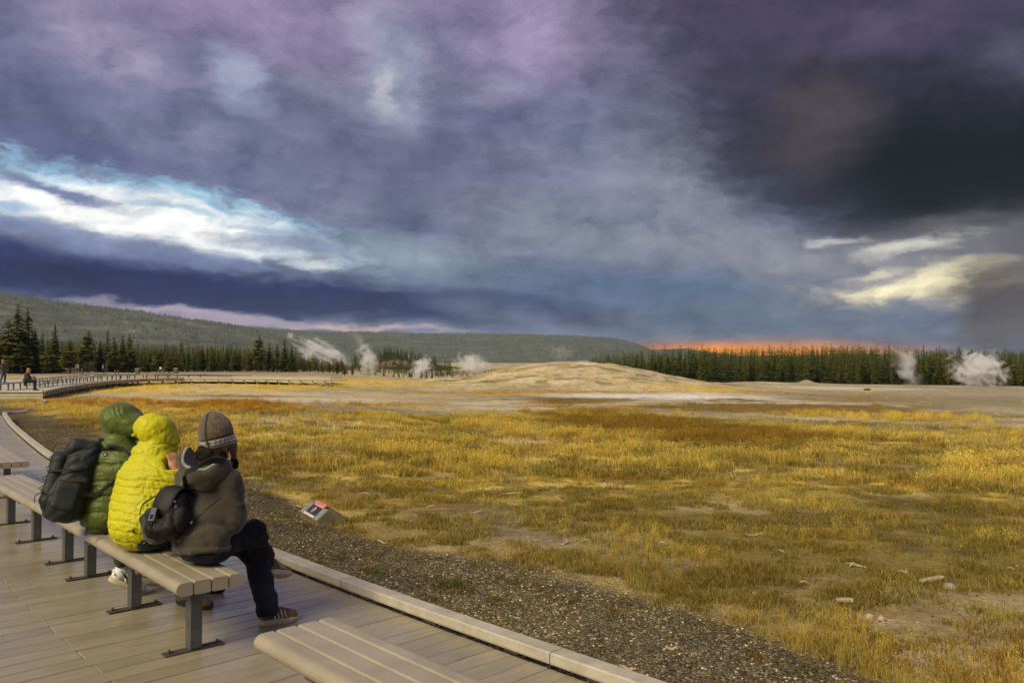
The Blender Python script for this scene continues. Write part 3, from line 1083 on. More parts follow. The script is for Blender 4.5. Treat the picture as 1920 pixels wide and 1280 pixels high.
# ================================================================== TREES
def crown_mat(name, c1, c2):
    m, t, b = mat_new(name)
    tc = t.node('ShaderNodeTexCoord').outputs['Object']
    oi = t.node('ShaderNodeObjectInfo').outputs['Random']
    n = t.noise(tc, 0.9, 4.0, 0.6)
    cc = t.mix(t.mr(n, 0.32, 0.68), c1, c2)
    cc = t.mix(1.0, cc, t.ramp(oi, [(0.0, (.72, .78, .8)), (0.5, (1, 1, 1)), (1.0, (1.35, 1.22, .9))]), 'MULTIPLY')
    t.put(b.inputs['Base Color'], cc)
    t.put(b.inputs['Roughness'], 0.85)
    t.put(b.inputs['Specular IOR Level'], 0.15)
    return m


M_fir = crown_mat('fir_needles', (.046, .062, .014), (.105, .122, .026))
M_pine = crown_mat('pine_needles', (.066, .074, .015), (.155, .150, .032))
M_dead = crown_mat('dead_needles', (.10, .055, .03), (.17, .09, .045))
M_trunk = mat('bark', (.13, .105, .08), 0.95, 0, 0.25, 5.0, 0.3, 20)
M_grey = mat('dead_wood', (.24, .22, .19), 0.95, 0, 0.2, 5.0)


def conifer(seed, H=10.0, wid=0.16, base=0.06, nw=26, nb=8, seg=3, loose=0.25, power=0.85, gap=0.0):
    """crown of whorled boughs: each bough a drooping spray of needle-bearing twigs; returns (crown verts, faces)"""
    r = random.Random(seed)
    V, Fc = [], []
    lean = r.uniform(-.01, .01)
    lop = r.random() * 6.28
    for i in range(nw):
        t = base + (1 - base) * (i + r.uniform(-.3, .3)) / nw
        t = min(max(t, base), .995)
        z = H * t
        rad = H * wid * (1 - (t - base) / (1 - base)) ** power * (0.82 + 0.36 * r.random())
        rad *= 1 + .14 * math.sin(t * 23 + seed)
        if t < base + .12: rad *= 0.72 + 1.9 * (t - base)
        rad = max(rad, H * 0.007)
        k = max(4, int(nb * (0.55 + 0.6 * rad / (H * wid))))
        a0 = r.random() * 6.28
        for j in range(k):
            if r.random() < gap: continue
            a = a0 + 6.283 * j / k + r.uniform(-.35, .35)
            L = rad * r.uniform(0.62, 1.12) * (1 + .14 * math.cos(a - lop))
            droop = L * r.uniform(.10, .42)
            up = L * r.uniform(-.06, .12)
            ca, sa = math.cos(a), math.sin(a)
            zz = z + r.uniform(-.5, .5) * H / nw
            px = lean * z
            # spine points
            sp = [(0.0, up * 0), (0.45, -droop * .25 + up), (0.8, -droop * .7 + up * .8), (1.0, -droop * .8 + up * .9)]
            for q in range(seg):
                # fan of twig blades on both sides
                f = 0.22 + 0.78 * (q + r.random() * .7) / seg
                sx = np.interp(f, [p[0] for p in sp], [p[0] for p in sp]) * L
                sz = np.interp(f, [p[0] for p in sp], [p[1] for p in sp])
                wd = (0.22 + 0.25 * (1 - f)) * L * r.uniform(.7, 1.3) + 0.012 * H
                tl = (0.30 + .2 * r.random()) * L + .012 * H
                for sgn in (-1, 1):
                    n0 = len(V)
                    b0 = (sx - tl * .55, 0, sz + .01 * H * r.random())
                    b1 = (sx + tl * .1, sgn * wd, sz - wd * r.uniform(.1, .65))
                    b2 = (min(sx + tl * .6, L * 1.08), sgn * wd * .2, sz - droop * .25 * f - .008 * H * r.random())
                    for (x, y, w_) in (b0, b1, b2):
                        V.append((px + x * ca - y * sa, x * sa + y * ca, zz + w_))
                    Fc.append([n0, n0 + 1, n0 + 2])
    # leader
    for a in (0, 1.6, 3.2, 4.8):
        n0 = len(V)
        V += [(lean * H + .006 * H * math.cos(a), .006 * H * math.sin(a), H * .965), (lean * H + .006 * H * math.cos(a + 1.6), .006 * H * math.sin(a + 1.6), H * .965), (lean * H, 0, H * 1.012)]
        Fc.append([n0, n0 + 1, n0 + 2])
    return V, Fc


def trunk_mb(H=10.0, r=0.016, limbs=0, seed=0):
    q = random.Random(seed)
    mb = MB().tube([(0, 0, -.15), (0, 0, H * .25), (0.004 * H, 0, H * .6), (0, 0, H * .97)], [H * r, H * r * .8, H * r * .5, H * r * .1], 6)
    for i in range(limbs):
        t = q.uniform(.12, .9)
        a = q.random() * 6.28
        L = H * .12 * (1.1 - t)
        mb.tube([(0, 0, H * t), (L * math.cos(a), L * math.sin(a), H * t - L * .1)], [H * .003, H * .001], 3)
    return mb


def crown_mesh(name, m, *a, **k):
    V, Fc = conifer(*a, **k)
    return mesh_np(name, np.array(V), np.array(Fc), m)


trunk_me = trunk_mb().mesh('trunk', M_trunk, True)
trunk_limb_me = trunk_mb(limbs=14, seed=3).mesh('trunk', M_trunk, True)
FIR = [crown_mesh('crown', M_fir, 100 + i, 10.0, .165 + .02 * i, .04, 30, 10, 3, power=.9) for i in range(4)]
PINE = [crown_mesh('crown', M_pine, 200 + i, 10.0, .15 + .02 * i, .14 + .06 * i, 24, 8, 3, power=.55, gap=.18) for i in range(4)]
THIN = [crown_mesh('crown', M_fir, 300 + i, 10.0, .10 + .014 * i, .03 + .02 * i, 32, 8, 2, power=.8, gap=.03) for i in range(5)]
THINP = [crown_mesh('crown', M_pine, 330 + i, 10.0, .10 + .015 * i, .10 + .04 * i, 28, 8, 2, power=.55, gap=.10) for i in range(3)]
DEADC = crown_mesh('crown', M_dead, 400, 10.0, .10, .1, 24, 6, 2, power=.8, gap=.3)


def tree(px, top, R, kinds, name, label, group, wk=1.0, tm=None):
    a = math.atan((px - 960) / F)
    X, Y = R * math.sin(a), R * math.cos(a)
    z0 = float(land(X, Y))
    zt = CAMZ + (HOR - top) / F * Y
    h = max(2.0, zt - z0)
    o = empty(name, (X, Y, z0 - .05), random.random() * 6.28)
    k = h / 10.0
    o.scale = (k * wk, k * wk, k)
    link('trunk', tm or trunk_me, o)
    link('crown', random.choice(kinds), o)
    props(o, label, 'tree', group)
    return o


G_L = 'tall conifers behind the far boardwalk'
# tall trees on the left, each told apart by height and neighbours
lt = [
    (15, 598, 196, PINE, 'pine_tree', 'broad olive pine at the left edge, beside the tallest spire', 1.25),
    (31, 570, 200, FIR, 'fir_tree', 'tallest dark fir spire on the left, the higher of two peaks', 1.0),
    (52, 575, 198, FIR, 'fir_tree', 'second tall fir spire, just right of the tallest one', 1.05),
    (66, 612, 202, FIR, 'fir_tree', 'shorter fir leaning on the right flank of the twin spires', .9),
    (80, 622, 205, FIR, 'fir_tree', 'small dark fir in the gap right of the twin spires', .8),
    (104, 606, 195, FIR, 'fir_tree', 'free-standing wide fir with a pointed crown, right of the twin spires', 1.05),
    (132, 636, 192, PINE, 'pine_tree', 'low rounded olive pine right of the free-standing fir', 1.4),
    (150, 638, 206, [DEADC], 'pine_tree', 'thin reddish half-dead pine behind the notice board', 1.2),
    (165, 619, 194, PINE, 'pine_tree', 'bushy pine with a knobbly top above the notice board', 1.0),
    (189, 634, 196, FIR, 'fir_tree', 'fir behind the two distant walkers', 1.0),
    (201, 617, 204, PINE, 'pine_tree', 'tall thin-topped pine rising behind the two distant walkers', .75),
    (214, 630, 200, FIR, 'fir_tree', 'mid-height fir just right of the walkers', .95),
    (229, 624, 197, FIR, 'fir_tree', 'dark dense fir, left one of the pair closing the tall group', 1.1),
    (243, 622, 200, FIR, 'fir_tree', 'dark narrow fir at the right end of the tall left group', .8),
    (41, 640, 188, PINE, 'pine_tree', 'low olive pine at the foot of the twin spires', 1.7),
    (90, 645, 188, PINE, 'pine_tree', 'low pine at the foot of the free-standing fir, behind the log fence', 1.6),
    (-20, 585, 205, FIR, 'fir_tree', 'dark fir cut by the left frame edge', 1.0),
    (318, 668, 175, PINE, 'pine_tree', 'small bright olive pine in front of the low forest', 1.7),
    (300, 655, 190, PINE, 'pine_tree', 'olive pine standing before the low forest left of centre', 1.2),
    (486, 627, 205, PINE, 'pine_tree', 'tall pine with an open tufted crown, first of the mid-field group', .95),
    (463, 644, 206, [DEADC], 'pine_tree', 'rust-brown dead pine left of the tufted tall pine', 1.1),
    (505, 640, 207, PINE, 'pine_tree', 'pine between the tufted pine and the sharp fir', .9),
    (520, 643, 206, THINP, 'pine_tree', 'slim bare-stemmed pine left of the sharp fir', 1.3),
    (534, 632, 202, FIR, 'fir_tree', 'sharp dark fir at the right end of the mid-field group', .95),
    (547, 645, 200, FIR, 'fir_tree', 'shorter fir on the right flank of the sharp fir', .85),
    (646, 693, 170, PINE, 'pine_tree', 'small yellow-green pine where the boardwalk ends', 2.0),
    (632, 676, 200, PINE, 'pine_tree', 'olive pine behind the small yellow-green one', 1.1),
    (661, 684, 196, PINE, 'pine_tree', 'rounded pine right of the small yellow-green one', 1.4),
]
for px, top, R, kd, nm, lb, wk in lt:
    tree(px, top, R, kd, nm, lb, G_L, wk * 1.38)
# a grey leafless tree beside the last boardwalk bench
dt = empty('dead_tree', (0, 0, 0))
p = at_depth(690, 712, 150)
dt.location = (p.x, p.y, float(land(p.x, p.y)) - .1)
trunk_mb(3.6, .018).obj('trunk', M_grey, dt)
mb = MB()
q = random.Random(4)
for i in range(26):
    z = q.uniform(.4, 3.2); a = q.random() * 6.28; L = (3.6 - z) * .55 + .4
    e = (L * math.cos(a), L * math.sin(a), z + L * q.uniform(-.1, .5))
    mb.tube([(0, 0, z), (e[0] * .5, e[1] * .5, z + (e[2] - z) * .35), e], [.03, .02, .008], 4)
mb.obj('branch', M_grey, dt)
props(dt, 'small grey leafless tree at the right end of the left forest', 'tree', G_L)

# forest belts: the nearest ranks as trees of their own, the depth behind as one wood
rt = random.Random(5)


def skyline(px):
    return np.interp(px, [1095, 1115, 1150, 1200, 1260, 1300, 1400, 1500, 1600, 1750, 1920, 2100],
                     [688, 668, 661, 659, 655, 654, 655, 652, 652, 655, 658, 660])


deep = []        # (X, Y, z, h, wk, kind)
n_front = 0
for i in range(150):
    px = 1108 + (1945 - 1108) * (i + rt.uniform(-.45, .45)) / 150
    R = rt.uniform(226, 244)
    top = skyline(px) + max(-6, rt.gauss(9, 6))
    tree(px, top, R, THIN if rt.random() < .62 else THINP, 'pine_tree', 'slim lodgepole pine in the front rank of the forest right of the mound', 'front rank of the right-hand forest', rt.uniform(.9, 1.7))
for i in range(1750):
    px = rt.uniform(1098, 2150) if i < 1500 else rt.uniform(2150, 3000)
    R = rt.uniform(246, 330)
    top = skyline(px) + rt.gauss(2.0, 4.0) - (rt.random() < .05) * rt.uniform(3, 10)
    deep.append((px, top, R, rt.uniform(.9, 1.4)))
for i in range(75):
    px = 246 + (640 - 246) * (i + rt.uniform(-.45, .45)) / 75
    R = rt.uniform(208, 232)
    top = np.interp(px, [246, 300, 340, 420, 470, 560, 600, 640], [648, 650, 648, 650, 655, 662, 674, 674]) + rt.uniform(0, 12)
    tree(px, top, R, THIN + THINP, 'pine_tree', 'slim conifer in the low forest behind the end of the far boardwalk', 'low forest behind the far boardwalk', rt.uniform(1.4, 2.1))
for i in range(1500):
    px = rt.uniform(-160, 645) if i < 1200 else rt.uniform(-1100, -160)
    R = rt.uniform(222, 330)
    top = np.interp(px, [-160, 0, 240, 300, 340, 420, 470, 560, 600, 645], [625, 632, 645, 649, 645, 648, 652, 658, 670, 672]) + rt.gauss(1, 4)
    deep.append((px, top, R, rt.uniform(1.0, 1.6)))
# small trees in the steaming valley and on the knoll
for px, top in [(720, 690), (738, 694), (748, 692), (756, 696), (768, 693), (704, 697), (790, 692), (800, 690), (810, 694), (772, 697)]:
    tree(px, top, rt.uniform(255, 275), THIN, 'pine_tree', 'tiny dark fir on the rise in front of the valley steam', 'tiny firs before the valley steam', 1.8)
for i in range(420):
    px = rt.uniform(640, 960)
    R = rt.uniform(300, 420)
    top = np.interp(px, [640, 680, 720, 760, 850, 960], [672, 680, 688, 690, 690, 694]) + rt.gauss(0, 3)
    deep.append((px, top, R, rt.uniform(1.0, 1.5)))
for i in range(300):
    px = rt.uniform(660, 850)
    R = rt.uniform(480, 625)
    deep.append((px, None, R, 1.3))

# low-cost conifers for the depth of the woods, instanced by geometry nodes as one wood
bank = bpy.data.collections.new('tree_bank')
for i in range(6):
    V, Fc = conifer(500 + i, 10.0, .10 + .012 * (i % 4), .10 + .02 * i, 15, 6, 2, power=.75, gap=.05)
    n0 = len(V)
    V += [(.15, 0, -.3), (-.08, .13, -.3), (-.08, -.13, -.3), (0, 0, 9)]
    Fc += [[n0, n0 + 1, n0 + 3], [n0 + 1, n0 + 2, n0 + 3], [n0 + 2, n0, n0 + 3]]
    me = mesh_np('wood_tree', np.array(V), np.array(Fc), M_fir if i % 3 else M_pine)
    bank.objects.link(bpy.data.objects.new('wood_tree_%d' % i, me))


def scatter(name, P, rot, scl, idx, coll, col=None, mat_dummy=None, label=None, cat=None, tilt=None):
    """one object whose points carry instances of the meshes in coll"""
    n = len(P)
    me = bpy.data.meshes.new(name)
    me.vertices.add(n)
    me.vertices.foreach_set('co', np.asarray(P, np.float32).ravel())
    r = np.zeros((n, 3), np.float32); r[:, 2] = rot
    if tilt is not None: r[:, 0] = tilt[:, 0]; r[:, 1] = tilt[:, 1]
    a = me.attributes.new('rot', 'FLOAT_VECTOR', 'POINT'); a.data.foreach_set('vector', r.ravel())
    a = me.attributes.new('scl', 'FLOAT_VECTOR', 'POINT'); a.data.foreach_set('vector', np.asarray(scl, np.float32).ravel())
    a = me.attributes.new('idx', 'INT', 'POINT'); a.data.foreach_set('value', np.asarray(idx, np.int32))
    if col is not None:
        a = me.attributes.new('tint', 'FLOAT_COLOR', 'POINT')
        a.data.foreach_set('color', np.concatenate([col, np.ones((n, 1))], 1).astype(np.float32).ravel())
    o = link(name, me)
    g = bpy.data.node_groups.new(name + '_scatter', 'GeometryNodeTree')
    g.interface.new_socket('Geometry', in_out='INPUT', socket_type='NodeSocketGeometry')
    g.interface.new_socket('Geometry', in_out='OUTPUT', socket_type='NodeSocketGeometry')
    gi, go = g.nodes.new('NodeGroupInput'), g.nodes.new('NodeGroupOutput')
    ip = g.nodes.new('GeometryNodeInstanceOnPoints')
    ci = g.nodes.new('GeometryNodeCollectionInfo')
    ci.inputs['Collection'].default_value = coll
    ci.inputs['Separate Children'].default_value = True
    ci.inputs['Reset Children'].default_value = True
    ip.inputs['Pick Instance'].default_value = True
    def attr(nm, tp):
        nd = g.nodes.new('GeometryNodeInputNamedAttribute')
        nd.data_type = tp
        nd.inputs['Name'].default_value = nm
        return nd.outputs[0]
    g.links.new(gi.outputs[0], ip.inputs['Points'])
    g.links.new(ci.outputs[0], ip.inputs['Instance'])
    g.links.new(attr('idx', 'INT'), ip.inputs['Instance Index'])
    e2r = g.nodes.new('FunctionNodeEulerToRotation')
    g.links.new(attr('rot', 'FLOAT_VECTOR'), e2r.inputs[0])
    g.links.new(e2r.outputs[0], ip.inputs['Rotation'])
    g.links.new(attr('scl', 'FLOAT_VECTOR'), ip.inputs['Scale'])
    g.links.new(ip.outputs[0], go.inputs[0])
    md = o.modifiers.new('scatter', 'NODES')
    md.node_group = g
    props(o, label, cat, None, 'stuff')
    return o


P, sc = [], []
for px, top, R, wk in deep:
    a = math.atan((px - 960) / F)
    X, Y = R * math.sin(a), R * math.cos(a)
    if top is None:
        # standing on the knoll
        V, T, na = H4
        A0, A1 = math.atan((640 - 960) / F), math.atan((900 - 960) / F)
        ci = int((a - A0) / (A1 - A0) * (na - 1))
        rr = np.hypot(V[:, 0], V[:, 1]).reshape(len(T), na)[:, ci]
        z0 = float(np.interp(R, rr, V[:, 2].reshape(len(T), na)[:, ci]))
        h = rt.uniform(5, 9)
        if fbm(np.array([X * .02]), np.array([Y * .02]), 2, 4)[0] > .52: continue
    else:
        z0 = float(land(X, Y))
        h = max(3.0, CAMZ + (HOR - top) / F * Y - z0)
    P.append((X, Y, z0)); sc.append((h / 10 * wk, h / 10 * wk, h / 10))
P = np.array(P); sc = np.array(sc)
scatter('forest', P, rng.random(len(P)) * 6.28, sc, rng.integers(0, 6, len(P)), bank, label='dark conifer forest filling in behind the front ranks of trees', cat='forest')

# the pelt of trees on the far ridges
P, sc = [], []
for (V, T, na), n, h in ((H1, 14000, 5.0), (H2, 15000, 6.5)):
    G = V.reshape(len(T), na, 3)
    for i in range(n):
        a, b = rng.random() * 39.0, rng.random() * (na - 1.001)
        i0, j0 = int(a), int(b)
        fa, fb_ = a - i0, b - j0
        p = (G[i0, j0] * (1 - fa) + G[i0 + 1, j0] * fa) * (1 - fb_) + (G[i0, j0 + 1] * (1 - fa) + G[i0 + 1, j0 + 1] * fa) * fb_
        if fbm(p[0:1] / 130, p[1:2] / 130, 3, 9)[0] < .36: continue
        P.append(p - np.array([0, 0, .5]))
        s_ = h * rng.uniform(.5, 1.25) / 10
        sc.append((s_ * 1.5, s_ * 1.5, s_))
P = np.array(P); sc = np.array(sc)
bank2 = bpy.data.collections.new('ridge_tree_bank')
M_ridge = crown_mat('hazed_needles', (.086, .100, .084), (.124, .136, .118))  # tint greyed like the slopes, part of the haze is in it
for i in range(3):
    V = [(0, 0, 10.0)]; Fc = []
    r = random.Random(i)
    for lvl in range(2):
        z = 1.0 + lvl * 4.0; rad = (1.5, .95)[lvl]
        n0 = len(V)
        for k in range(5): V.append((rad * r.uniform(.7, 1.2) * math.cos(k * 1.257), rad * r.uniform(.7, 1.2) * math.sin(k * 1.257), z + r.uniform(-.6, .6)))
        V.append((0, 0, z + 5.0))
        for k in range(5): Fc.append([n0 + k, n0 + (k + 1) % 5, n0 + 5 if lvl == 0 else 0])
    me = mesh_np('ridge_tree', np.array(V), np.array(Fc), M_ridge)
    bank2.objects.link(bpy.data.objects.new('ridge_tree_%d' % i, me))
scatter('ridge_forest', P, rng.random(len(P)) * 6.28, sc, rng.integers(0, 3, len(P)), bank2, label='far forest covering the hazy ridges like a pelt', cat='forest')


# ================================================================== GRASS, STONES
def tint_mat(name, rough, lo, hi, noise_scale=0, tip=None):
    m, t, b = mat_new(name)
    at = t.node('ShaderNodeAttribute', attribute_name='tint', attribute_type='INSTANCER')
    rv = t.node('ShaderNodeAttribute', attribute_name='shade')
    cc = t.mix(1.0, at.outputs['Color'], t.ramp(rv.outputs['Fac'], [(0.0, lo), (1.0, hi)]), 'MULTIPLY')
    t.put(b.inputs['Base Color'], cc)
    t.put(b.inputs['Roughness'], rough)
    t.put(b.inputs['Specular IOR Level'], 0.2)
    if name == 'straw':
        tr = t.node('ShaderNodeBsdfTranslucent')
        t.put(tr.inputs['Color'], cc)
        ms = t.node('ShaderNodeMixShader')
        ms.inputs[0].default_value = 0.4
        t.l.new(b.outputs[0], ms.inputs[1]); t.l.new(tr.outputs[0], ms.inputs[2])
        t.l.new(ms.outputs[0], t.n['Material Output'].inputs[0])
    return m


M_grass = tint_mat('straw', 0.8, (.55, .52, .42, 1), (1.4, 1.38, 1.3, 1))
M_peb = tint_mat('pebble', 0.75, (.6, .6, .6, 1), (1.4, 1.4, 1.4, 1))


def tuft(seed, n, h, spread, w_, lean=.35, heads=0.3):
    r = random.Random(seed)
    V, Fc, sh = [], [], []
    for i in range(n):
        a = r.random() * 6.28
        d = spread * math.sqrt(r.random())
        bx, by = d * math.cos(r.random() * 6.28), d * math.sin(r.random() * 6.28)
        H = h * r.uniform(.45, 1.15)
        ln = H * r.uniform(.05, lean) * (1.5 if r.random() < .15 else 1)
        ww = w_ * r.uniform(.6, 1.4)
        ca, sa = math.cos(a), math.sin(a)
        f = r.random() * 6.28
        fx, fy = math.cos(f) * ww, math.sin(f) * ww
        n0 = len(V)
        m1 = (bx + ln * .35 * ca, by + ln * .35 * sa, H * .6)
        tp = (bx + ln * ca, by + ln * sa, H)
        V += [(bx - fx, by - fy, -.02), (bx + fx, by + fy, -.02), (m1[0] + fx * .7, m1[1] + fy * .7, m1[2]), (m1[0] - fx * .7, m1[1] - fy * .7, m1[2]), tp]
        Fc += [[n0, n0 + 1, n0 + 2], [n0, n0 + 2, n0 + 3], [n0 + 3, n0 + 2, n0 + 4]]
        s_ = r.random()
        sh += [s_] * 5
        if r.random() < heads:      # seed head
            n0 = len(V)
            k = ww * 2.6
            V += [(tp[0] - k, tp[1], tp[2] - H * .02), (tp[0] + k, tp[1], tp[2] - H * .02), (tp[0] + ln * .12 * ca, tp[1] + ln * .12 * sa, tp[2] + H * .13)]
            V += [(tp[0], tp[1] - k, tp[2] - H * .02), (tp[0], tp[1] + k, tp[2] - H * .02)]
            Fc += [[n0, n0 + 1, n0 + 2], [n0 + 3, n0 + 4, n0 + 2]]
            sh += [min(1, s_ + .25)] * 5
    me = mesh_np('tuft', np.array(V), np.array(Fc), M_grass)
    a = me.attributes.new('shade', 'FLOAT', 'POINT')
    a.data.foreach_set('value', np.array(sh, np.float32))
    return me


gbank = bpy.data.collections.new('grass_bank')
gi_ = 0
for i in range(4):     # 0-3 fine tall straw, near
    gbank.objects.link(bpy.data.objects.new('tuft_%02d' % gi_, tuft(10 + i, 26, .26, .12, .0022, .5, .45))); gi_ += 1
for i in range(3):     # 4-6 low mats
    gbank.objects.link(bpy.data.objects.new('tuft_%02d' % gi_, tuft(40 + i, 42, .055, .11, .0034, 1.4, .0))); gi_ += 1
for i in range(3):     # 7-9 broad clumps for the middle distance
    gbank.objects.link(bpy.data.objects.new('tuft_%02d' % gi_, tuft(70 + i, 46, .27, .32, .006, .5, .35))); gi_ += 1
for i in range(3):     # 10-12 wide swathes far off
    gbank.objects.link(bpy.data.objects.new('tuft_%02d' % gi_, tuft(90 + i, 60, .30, .9, .016, .5, .2))); gi_ += 1


def sample(n, r0, r1, a0=-36, a1=36, power=1.0):
    A = np.radians(rng.uniform(a0, a1, n))
    R = np.sqrt(rng.uniform(r0 * r0, r1 * r1, n)) if power == 1 else r0 * (r1 / r0) ** rng.random(n)
    return R * np.sin(A), R * np.cos(A)


KQs = KQ[::20]


def off_deck(X, Y, margin=0.16):
    """True outside the kerb line"""
    ok = np.ones(len(X), bool)
    i = np.argmin((X[:, None] - KQs[None, :, 0]) ** 2 + (Y[:, None] - KQs[None, :, 1]) ** 2, 1)
    j = np.clip(i, 1, len(KQs) - 2)
    d = KQs[j + 1] - KQs[j - 1]
    d /= np.linalg.norm(d, axis=1)[:, None]
    n = np.stack([d[:, 1], -d[:, 0]], 1)
    s = ((np.stack([X, Y], 1) - KQs[j]) * n).sum(1)
    beyond = np.hypot(X, Y) > 32
    return (s > margin) | beyond


def meadow(name, n, r0, r1, kinds, mode, label, hs=(.7, 1.3), power=1.0, amax=36, dk=1.0):
    X, Y = sample(n, r0, r1, -amax, amax, power)
    Z = land(X, Y)
    col, den, sc, gr = cover(X, Y, Z)
    cl = fbm(X * .8, Y * .8, 4, 123)
    cl2 = fbm(X * 3.1, Y * 3.1, 3, 133)
    if mode == 'tall':
        pr = den * sstep(.42, .58, cl + .5 * (cl2 - .5))
        tint = sc
        hv = 0.40 + 0.75 * sstep(.38, .68, cl)
    else:
        pr = (1 - gr) * (0.25 + .6 * np.clip(den, 0, 1)) * sstep(.34, .6, cl2 + .3 * (cl - .5))
        tint = col * .6 + sc * .4
        hv = 0.7 + .7 * cl2
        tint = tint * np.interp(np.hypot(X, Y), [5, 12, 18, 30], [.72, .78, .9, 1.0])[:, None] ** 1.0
        og = sstep(.52, .64, fbm(X * 1.1, Y * 1.1, 4, 155))[:, None] * .75
        tint = tint * (1 - og) + np.array((.215, .165, .042))[None] * og
        bo = sstep(.56, .66, fbm(X * .7, Y * .7, 4, 165))[:, None] * .6
        tint = tint * (1 - bo) + np.array((.30, .17, .03))[None] * bo
    pr = pr * dk
    keep = (rng.random(n) < pr) & off_deck(X, Y)
    X, Y, Z, tint, hv = X[keep], Y[keep], Z[keep], tint[keep], hv[keep]
    k = len(X)
    tint = tint * np.array((1.17, 1.22, 1.0))[None] * rng.uniform(.78, 1.22, (k, 1)) * (1 + rng.normal(0, .05, (k, 3)))
    s = rng.uniform(hs[0], hs[1], k)
    sc_ = np.stack([s, s, s * hv], 1)
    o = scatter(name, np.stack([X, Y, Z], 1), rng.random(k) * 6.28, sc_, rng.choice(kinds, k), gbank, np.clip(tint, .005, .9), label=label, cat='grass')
    print(name, k)
    return o


meadow('grass', 30000, 4.5, 9.5, [0, 1, 2, 3], 'tall', 'fine short straw-coloured stems standing in the near meadow', (.20, .38), dk=.34)
meadow('grass', 38000, 9, 18, [0, 1, 2, 3], 'tall', 'straw-coloured grass stems beyond the gravel', (.30, .62), dk=.40)
meadow('grass', 60000, 4.5, 15, [4, 5, 6], 'mat', 'low olive and rust ground plants matting the near meadow', (.5, 1.1), dk=.62)
meadow('grass', 50000, 15, 42, [7, 8, 9], 'tall', 'golden grass clumps of the middle meadow', (.42, .78), dk=.42)
meadow('grass', 30000, 14, 34, [4, 5, 6], 'mat', 'low plants between the clumps of the middle meadow', (1.2, 2.4))
meadow('grass', 30000, 40, 150, [10, 11, 12], 'tall', 'far swathes of golden and rust grass around the mound', (.32, .55), dk=.5)

# a few weeds standing in the gravel
X, Y = sample(2600, 4.3, 13, -34, 30)
Z = land(X, Y)
gr = cover(X, Y, Z)[3]
k = (gr > .9) & off_deck(X, Y, .2) & (fbm(X * 1.3, Y * 1.3, 3, 321) > .60)
X, Y, Z = X[k], Y[k], Z[k]
s_ = rng.uniform(.35, .95, len(X))
wc = np.where(rng.random((len(X), 1)) < .5, np.array([[.10, .115, .025]]), np.array([[.24, .15, .03]]))
scatter('weeds', np.stack([X, Y, Z], 1), rng.random(len(X)) * 6.28, np.stack([s_, s_, s_ * 1.2], 1), rng.choice([4, 5, 6], len(X)), gbank, wc, label='small green and rust weeds dotted over the gravel', cat='weeds')
print('weeds', len(X))
# gravel stones beside the kerb
pbank = bpy.data.collections.new('pebble_bank')
for i in range(6):
    r = random.Random(600 + i)
    bm = bmesh.new()
    bmesh.ops.create_icosphere(bm, subdivisions=1, radius=1.0)
    for v in bm.verts: v.co = Vector((v.co.x * r.uniform(.75, 1.2), v.co.y * r.uniform(.6, 1.0), v.co.z * r.uniform(.4, .7))) 
    me = bpy.data.meshes.new('pebble')
    bm.to_mesh(me); bm.free()
    me.materials.append(M_peb)
    a = me.attributes.new('shade', 'FLOAT', 'POINT')
    a.data.foreach_set('value', np.array([r.uniform(.3, .7)] * len(me.vertices), np.float32))
    pbank.objects.link(bpy.data.objects.new('pebble_%d' % i, me))


def pebbles(n, r0, r1, s0, s1, bright):
    X, Y = sample(n, r0, r1, -37, 37, 2)
    Z = land(X, Y)
    col, den, sc, gr = cover(X, Y, Z)
    keep = (rng.random(n) < np.clip(gr, 0.07, 1)) & off_deck(X, Y, .14)
    X, Y, Z = X[keep], Y[keep], Z[keep]
    k = len(X)
    v = rng.random(k)
    br = np.where(v < .76, rng.uniform(.04, .10, k), np.where(v < .95, rng.uniform(.11, .20, k), rng.uniform(.3, .55, k) * bright))
    tint = br[:, None] * np.array((1.12, .98, .66))[None] * (1 + rng.normal(0, .06, (k, 3)))
    s = s0 * (s1 / s0) ** rng.random(k) ** 1.8
    print('pebbles', k)
    return np.stack([X, Y, Z + s * .1], 1), rng.random(k) * 6.28, np.stack([s, s, s], 1), rng.integers(0, 6, k), np.clip(tint, .01, .8)


a = pebbles(150000, 4.2, 14, .004, .014, 1.0)
b = pebbles(26000, 12, 34, .012, .03, .9)
scatter('gravel', *[np.concatenate([x, y]) for x, y in zip(a[:4], b[:4])], pbank, np.concatenate([a[4], b[4]]), label='dark volcanic gravel with pale grains beside the kerb', cat='gravel')


# ================================================================== FAR BOARDWALK, FENCE, SIGNS
def poly_deck(name, near, back, z0, th, m, parent=None):
    pts = near + back
    n = len(pts)
    V = [(x, y, z0) for x, y in pts] + [(x, y, z0 - th) for x, y in pts]
    Fc = [list(range(n))[::-1], [n + i for i in range(n)]] + [[i, (i + 1) % n, n + (i + 1) % n, n + i] for i in range(n)]
    return MB().add(V, Fc).obj(name, m, parent)


M_fardeck = mat('far_planks', (.50, .46, .36), .6, 0, .12, .8, .2, 8, .5, (.40, .37, .29))
fd = link('boardwalk', None)
props(fd, 'raised boardwalk on posts running across the far left', None, None, 'structure')
near = [(-66, 45.6), (-25.8, 45.6), (-28.4, 52.2), (-30.9, 59.6), (-33.4, 68.7), (-34.3, 77.0), (-31.8, 80.2), (-25.9, 78.6), (-15.9, 73.0)]
back = [(-15.2, 77.0), (-25.5, 84.0), (-34.5, 87), (-44, 84), (-47, 76), (-47, 66), (-52, 60), (-66, 60)]
poly_deck('plank_deck', near, back, 0.0, .05, M_fardeck, fd)
poly_deck('plank_deck', [(-31, 91.5), (-18.0, 82.0)], [(-17.2, 83.6), (-30.4, 93.4)], .03, .06, M_fardeck, fd)
M_face = mat('fascia_wood', (.44, .41, .29), .85, 0, .15, 1.5, .2, 20, .3, (.34, .32, .22))
